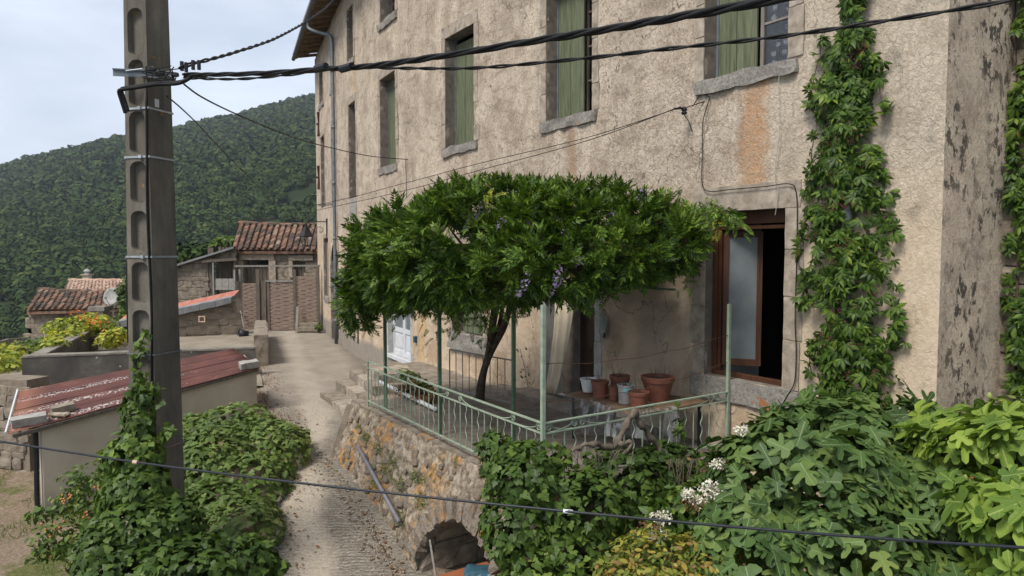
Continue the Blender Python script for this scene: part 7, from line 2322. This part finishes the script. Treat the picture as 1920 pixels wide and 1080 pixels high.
# ---- shrub left of the pole with small reddish fruit
rs_ = thing('reddish_shrub', P(150, 1060, 8.2), 'thin green shrub with small orange-red fruits against the shed wall', 'shrub')
RB = [blob(*b) for b in [(150, 905, 8.6, 32, 40, .22), (205, 905, 8.4, 38, 22, .2), (130, 945, 8.5, 40, 30, .22), (110, 1010, 8.3, 48, 40, .26), (180, 960, 8.4, 42, 45, .26), (85, 1035, 8.2, 35, 25, .2), (200, 890, 8.4, 30, 20, .18), (165, 1020, 8.2, 50, 40, .3), (70, 965, 8.3, 20, 18, .15)]]
pts, nr = shell(RB, 1500, .25, .35, 4, 101)
fn_, dd = orient(nr, 102, .5, .6, .5)
leaves('r', T_OVATE, pts, fn_, dd, np.random.default_rng(11).uniform(.05, .10, len(pts)), MAT['shrub_leaf'], rs_, 200)
limbs(rs_, P(190, 1110, 8.3), [P(150, 890, 8.6), P(205, 880, 8.4), P(110, 990, 8.4), P(75, 960, 8.3), P(175, 950, 8.4), P(90, 1040, 8.2)], .012)
g = np.random.default_rng(21); q = []
for x, y in ((95, 988), (105, 990), (120, 935), (185, 910), (190, 925), (160, 970), (135, 1010), (106, 1040), (200, 940), (128, 930), (90, 1000)): q.append(np.array(P(x, y, 8.15)) + g.normal(size=(5, 3)) * .04)
q = np.concatenate(q); leaves('b', ico, q, norm(g.normal(size=q.shape)), norm(g.normal(size=q.shape)), .034, MAT['fruit'], rs_, 0, restname='fruits')

# ---- golden vines on the parapet
def bush(name, label, bl, n, size, mat, seed, inner=.4, tpl=T_OVATE, cat='shrub', freq=3, flowers=None, base=None, up=.6, nparts=0, smat='old_vine'):
    b0 = bl[0][0]; mn = min(b[0][2] - b[1][2] for b in bl)
    t_ = thing(name, (b0[0], b0[1], mn), label, cat)
    pts, nr = shell(bl, n, inner, .28, freq, seed); fn_, dd = orient(nr, seed + 1, up, .5, .4)
    g = np.random.default_rng(seed)
    leaves('x', tpl, pts, fn_, dd, g.uniform(size * .7, size * 1.3, n), MAT[mat], t_, nparts)
    thin_twigs(t_, 'branches', (b0[0], b0[1], mn - .1), [tuple(p) for p in pts[:24]], .02, smat, seed)
    if flowers:
        fp = []
        for x, y, t in flowers: fp.append(np.array(P(x, y, t)) + g.normal(size=(14, 3)) * .12)
        fp = np.concatenate(fp); leaves('fl', T_OVATE, fp, norm(g.normal(size=fp.shape)), norm(g.normal(size=fp.shape)), .13, MAT['trumpet_flower'], t_, 0, restname='flowers')
    return t_
bush('trumpet_vine', 'yellow-green trumpet vine with orange flowers spilling over the concrete parapet', [blob(*b) for b in [(140, 612, 22.6, 48, 20, .9), (120, 632, 21, 30, 14, .7), (185, 612, 23, 34, 20, .8), (205, 635, 22, 20, 16, .6), (100, 645, 19, 18, 10, .5), (222, 625, 22, 16, 14, .5), (165, 598, 23.4, 30, 12, .6)]], 1900, .17, 'gold_vine_leaf', 111, flowers=[(165, 602, 22.4), (178, 608, 22.4), (154, 598, 22.5), (185, 600, 22.5)])
bush('golden_hedge', 'yellow-green hedge at the far left edge under the kerb', [blob(*b) for b in [(25, 690, 19.5, 40, 26, 1.0), (-40, 690, 19, 60, 35, 1.2), (15, 660, 21.5, 36, 18, .8), (-60, 660, 22, 50, 30, 1.0)]], 1900, .17, 'gold_vine_leaf', 121)
bush('green_garden_shrub', 'mid green shrub between the kerb and the trumpet vine', [blob(*b) for b in [(65, 650, 25, 34, 16, 1.0), (45, 668, 22, 22, 14, .7), (88, 640, 27, 22, 10, .8)]], 900, .16, 'shrub_leaf', 131)
bush('climbing_ivy', 'green ivy column at the corner of the small cottage beside the pole', [blob(*b) for b in [(236, 545, 29.5, 15, 26, .5), (238, 580, 29, 14, 26, .5), (234, 605, 29, 16, 16, .5)]], 900, .14, 'ivy_leaf', 141, tpl=T_IVY)
bush('young_tree', 'light green young tree beyond the lean-to roof', [blob(*b) for b in [(423, 452, 60, 16, 9, 1.4), (408, 462, 60, 12, 8, 1.2)]], 700, .5, 'mound_leaf', 151, cat='tree')
bush('dark_tree', 'dark round-topped tree behind the lean-to at the left of the barn', [blob(*b) for b in [(360, 478, 58, 34, 20, 2.4), (395, 470, 60, 20, 15, 2), (335, 492, 58, 20, 20, 2)]], 1500, .55, 'wood_far', 161, cat='tree')
bush('gate_weed', 'small green weed at the foot of the gate steps', [blob(598, 612, 28.6, 7, 5, .2)], 120, .10, 'shrub_leaf', 171, cat='weed')
# terrace plants
bush('terrace_weeds', 'long-leaved weeds growing on the terrace floor behind the railing', [blob(*b) for b in [(780, 712, 13.0, 30, 9, .3), (765, 700, 13.4, 22, 8, .3), (800, 728, 12.6, 24, 8, .3)]], 120, .12, 'shrub_leaf', 181, cat='weeds', inner=.2)
bush('dry_fern', 'brown withered plants on the terrace behind the railing', [blob(*b) for b in [(800, 742, 12.0, 30, 10, .35), (770, 728, 12.6, 28, 9, .3)]], 300, .12, 'dry_leaf', 191, cat='dead plants', inner=.2)
t_ = thing('wall_vine', P(985, 740, 12.6), 'thin green vine trailing down the wall behind the green post', 'vine')
shoot([P(975, 655, 12.9), P(984, 690, 12.9), P(990, 725, 12.9), P(997, 745, 12.9)], 30, .07, 210, 'creeper_leaf', T_OVATE, t_, jit=.05)
t_ = thing('railing_vine', TP(-.02, 2.1, .7), 'young vine shoot climbing the railing at the right end', 'vine')
shoot([TP(-.04, 2.0, .7), TP(-.04, 2.06, 1.0), TP(-.04, 2.03, 1.3)], 16, .10, 211, 'creeper_leaf', T_PALM, t_, jit=.04)

# grass and weeds on the ground (left), along the lane and on the wall
def grass(name, label, region, n, size, seed, mat='grass_blade'):
    g = np.random.default_rng(seed); P_ = []
    while len(P_) < n:
        x, y = region(g)
        if mnoise.noise(Vector((x * .9, y * .9, seed))) < -.02: continue
        P_.append((x, y, gz(x, y) - .02))
    p = np.array(P_); d = norm(g.normal(size=p.shape) * .45 + [0, 0, 1]); nn = g.normal(size=p.shape)
    me = scatter_mesh(name, Tpl([(-.05, 0, 0), (.05, 0, 0), (.03, .6, .03), (0, 1, .12), (-.03, .6, .03)], [(0, 1, 2, 4), (4, 2, 3)]), p, nn, d, g.uniform(size * .5, size * 1.3, n), MAT[mat])
    o = bpy.data.objects.new(name, me); _finish(o, None, (0, 0, 0)); tagit(o, label, 'grass', kind='stuff')
grass('grass', 'patches of dry and green grass on the bare earth at the lower left', lambda g: (g.uniform(-13, -6.2), g.uniform(7, 14)), 9000, .10, 301)
def verge(g):
    y = g.uniform(8, 20); 
    return (roadl(y) - abs(g.normal()) * .15, y) 
grass('lane_verge', 'weeds along the left edge of the lane', verge, 1500, .08, 303, 'dry_leaf')

# leaf litter and grit along the lane and the foot of the terrace wall
def litter(name, label, fn, n, size, mat, seed, tpl=T_OVATE):
    g = np.random.default_rng(seed); P_ = []
    for i in range(n):
        x, y = fn(g); P_.append((x, y, roadz(y) + .035))
    p = np.array(P_); nn = norm(g.normal(size=p.shape) * .35 + [0, 0, 1]); d = g.normal(size=p.shape); d[:, 2] *= .2
    me = scatter_mesh(name, tpl, p, nn, norm(d), g.uniform(size * .4, size * 1.3, n), MAT[mat])
    o = bpy.data.objects.new(name, me); _finish(o, None, (0, 0, 0)); tagit(o, label, 'ground litter', kind='stuff')
def foot(g):
    z = g.uniform(-1.4, -.2); y = float(np.interp(z, [-1.35, -.92, -.62, -.38, -.22], [7, 8.67, 9.9, 11.6, 13.9]))
    a = ((y - TC.y) - TN.y * batter(z)) / TD.y; p = TC + TD * a + TN * (batter(z) - .12 - abs(g.normal()) * .16)
    return p.x, p.y
litter('leaf_litter', 'brown dead leaves along the foot of the terrace wall', foot, 500, .05, 'dry_leaf', 401)
litter('pebbles', 'small pale stones along the foot of the terrace wall', foot, 350, .026, 'granite', 402, ico)
def edge(g):
    y = g.uniform(8, 22); return roadl(y) + abs(g.normal()) * .22, y
litter('lane_litter', 'dead leaves scattered along the left edge of the lane', edge, 700, .05, 'dry_leaf', 403)
def anyw(g):
    y = g.uniform(7.5, 18); return roadl(y) + g.uniform(0, 1) * 2.2, y
litter('lane_grit', 'loose grit scattered over the lane', anyw, 1500, .014, 'granite', 404, ico)
# tufts growing out of the terrace wall
g = np.random.default_rng(77); P_ = []; N_ = []
for a, z in ((3.9, .15), (3.5, -.05), (3.3, .1), (2.9, -.1), (2.5, .1), (3.7, -.3), (2.2, -.15), (4.5, .2), (2.7, -.5)):
    for i in range(60):
        P_.append(tuple(TP(a + g.normal() * .10, batter(z) - .03, z + g.normal() * .05)))
P_ = np.array(P_); nn = g.normal(size=P_.shape); d = norm(g.normal(size=P_.shape) * .6 + [-.4, -.3, .3])
leaves('wt', Tpl([(-.05, 0, 0), (.05, 0, 0), (.03, .6, .03), (0, 1, .12), (-.03, .6, .03)], [(0, 1, 2, 4), (4, 2, 3)]), P_, nn, d, g.uniform(.06, .16, len(P_)), MAT['grass_blade'], tw, 0, restname='wall_weeds')
# ------------------------------------------------------------------ air between here and the mountain
hm = bpy.data.materials.new('haze_air'); hm.use_nodes = True; hm.node_tree.nodes.clear()
ho = hm.node_tree.nodes.new('ShaderNodeOutputMaterial'); hv = hm.node_tree.nodes.new('ShaderNodeVolumePrincipled')
hv.inputs['Color'].default_value = (.80, .88, 1.0, 1); hv.inputs['Density'].default_value = .00018; hv.inputs['Anisotropy'].default_value = .2
hm.node_tree.links.new(hv.outputs[0], ho.inputs['Volume'])
mb = MB(); mb.hexa([(-2600, -2600, -260), (2600, -2600, -260), (2600, 2600, -260), (-2600, 2600, -260), (-2600, -2600, 330), (2600, -2600, 330), (2600, 2600, 330), (-2600, 2600, 330)])
hz_ = mb.build('haze', hm, kind='stuff', label='thin pale summer haze in the air in front of the mountain')
SC.cycles.volume_bounces = 0
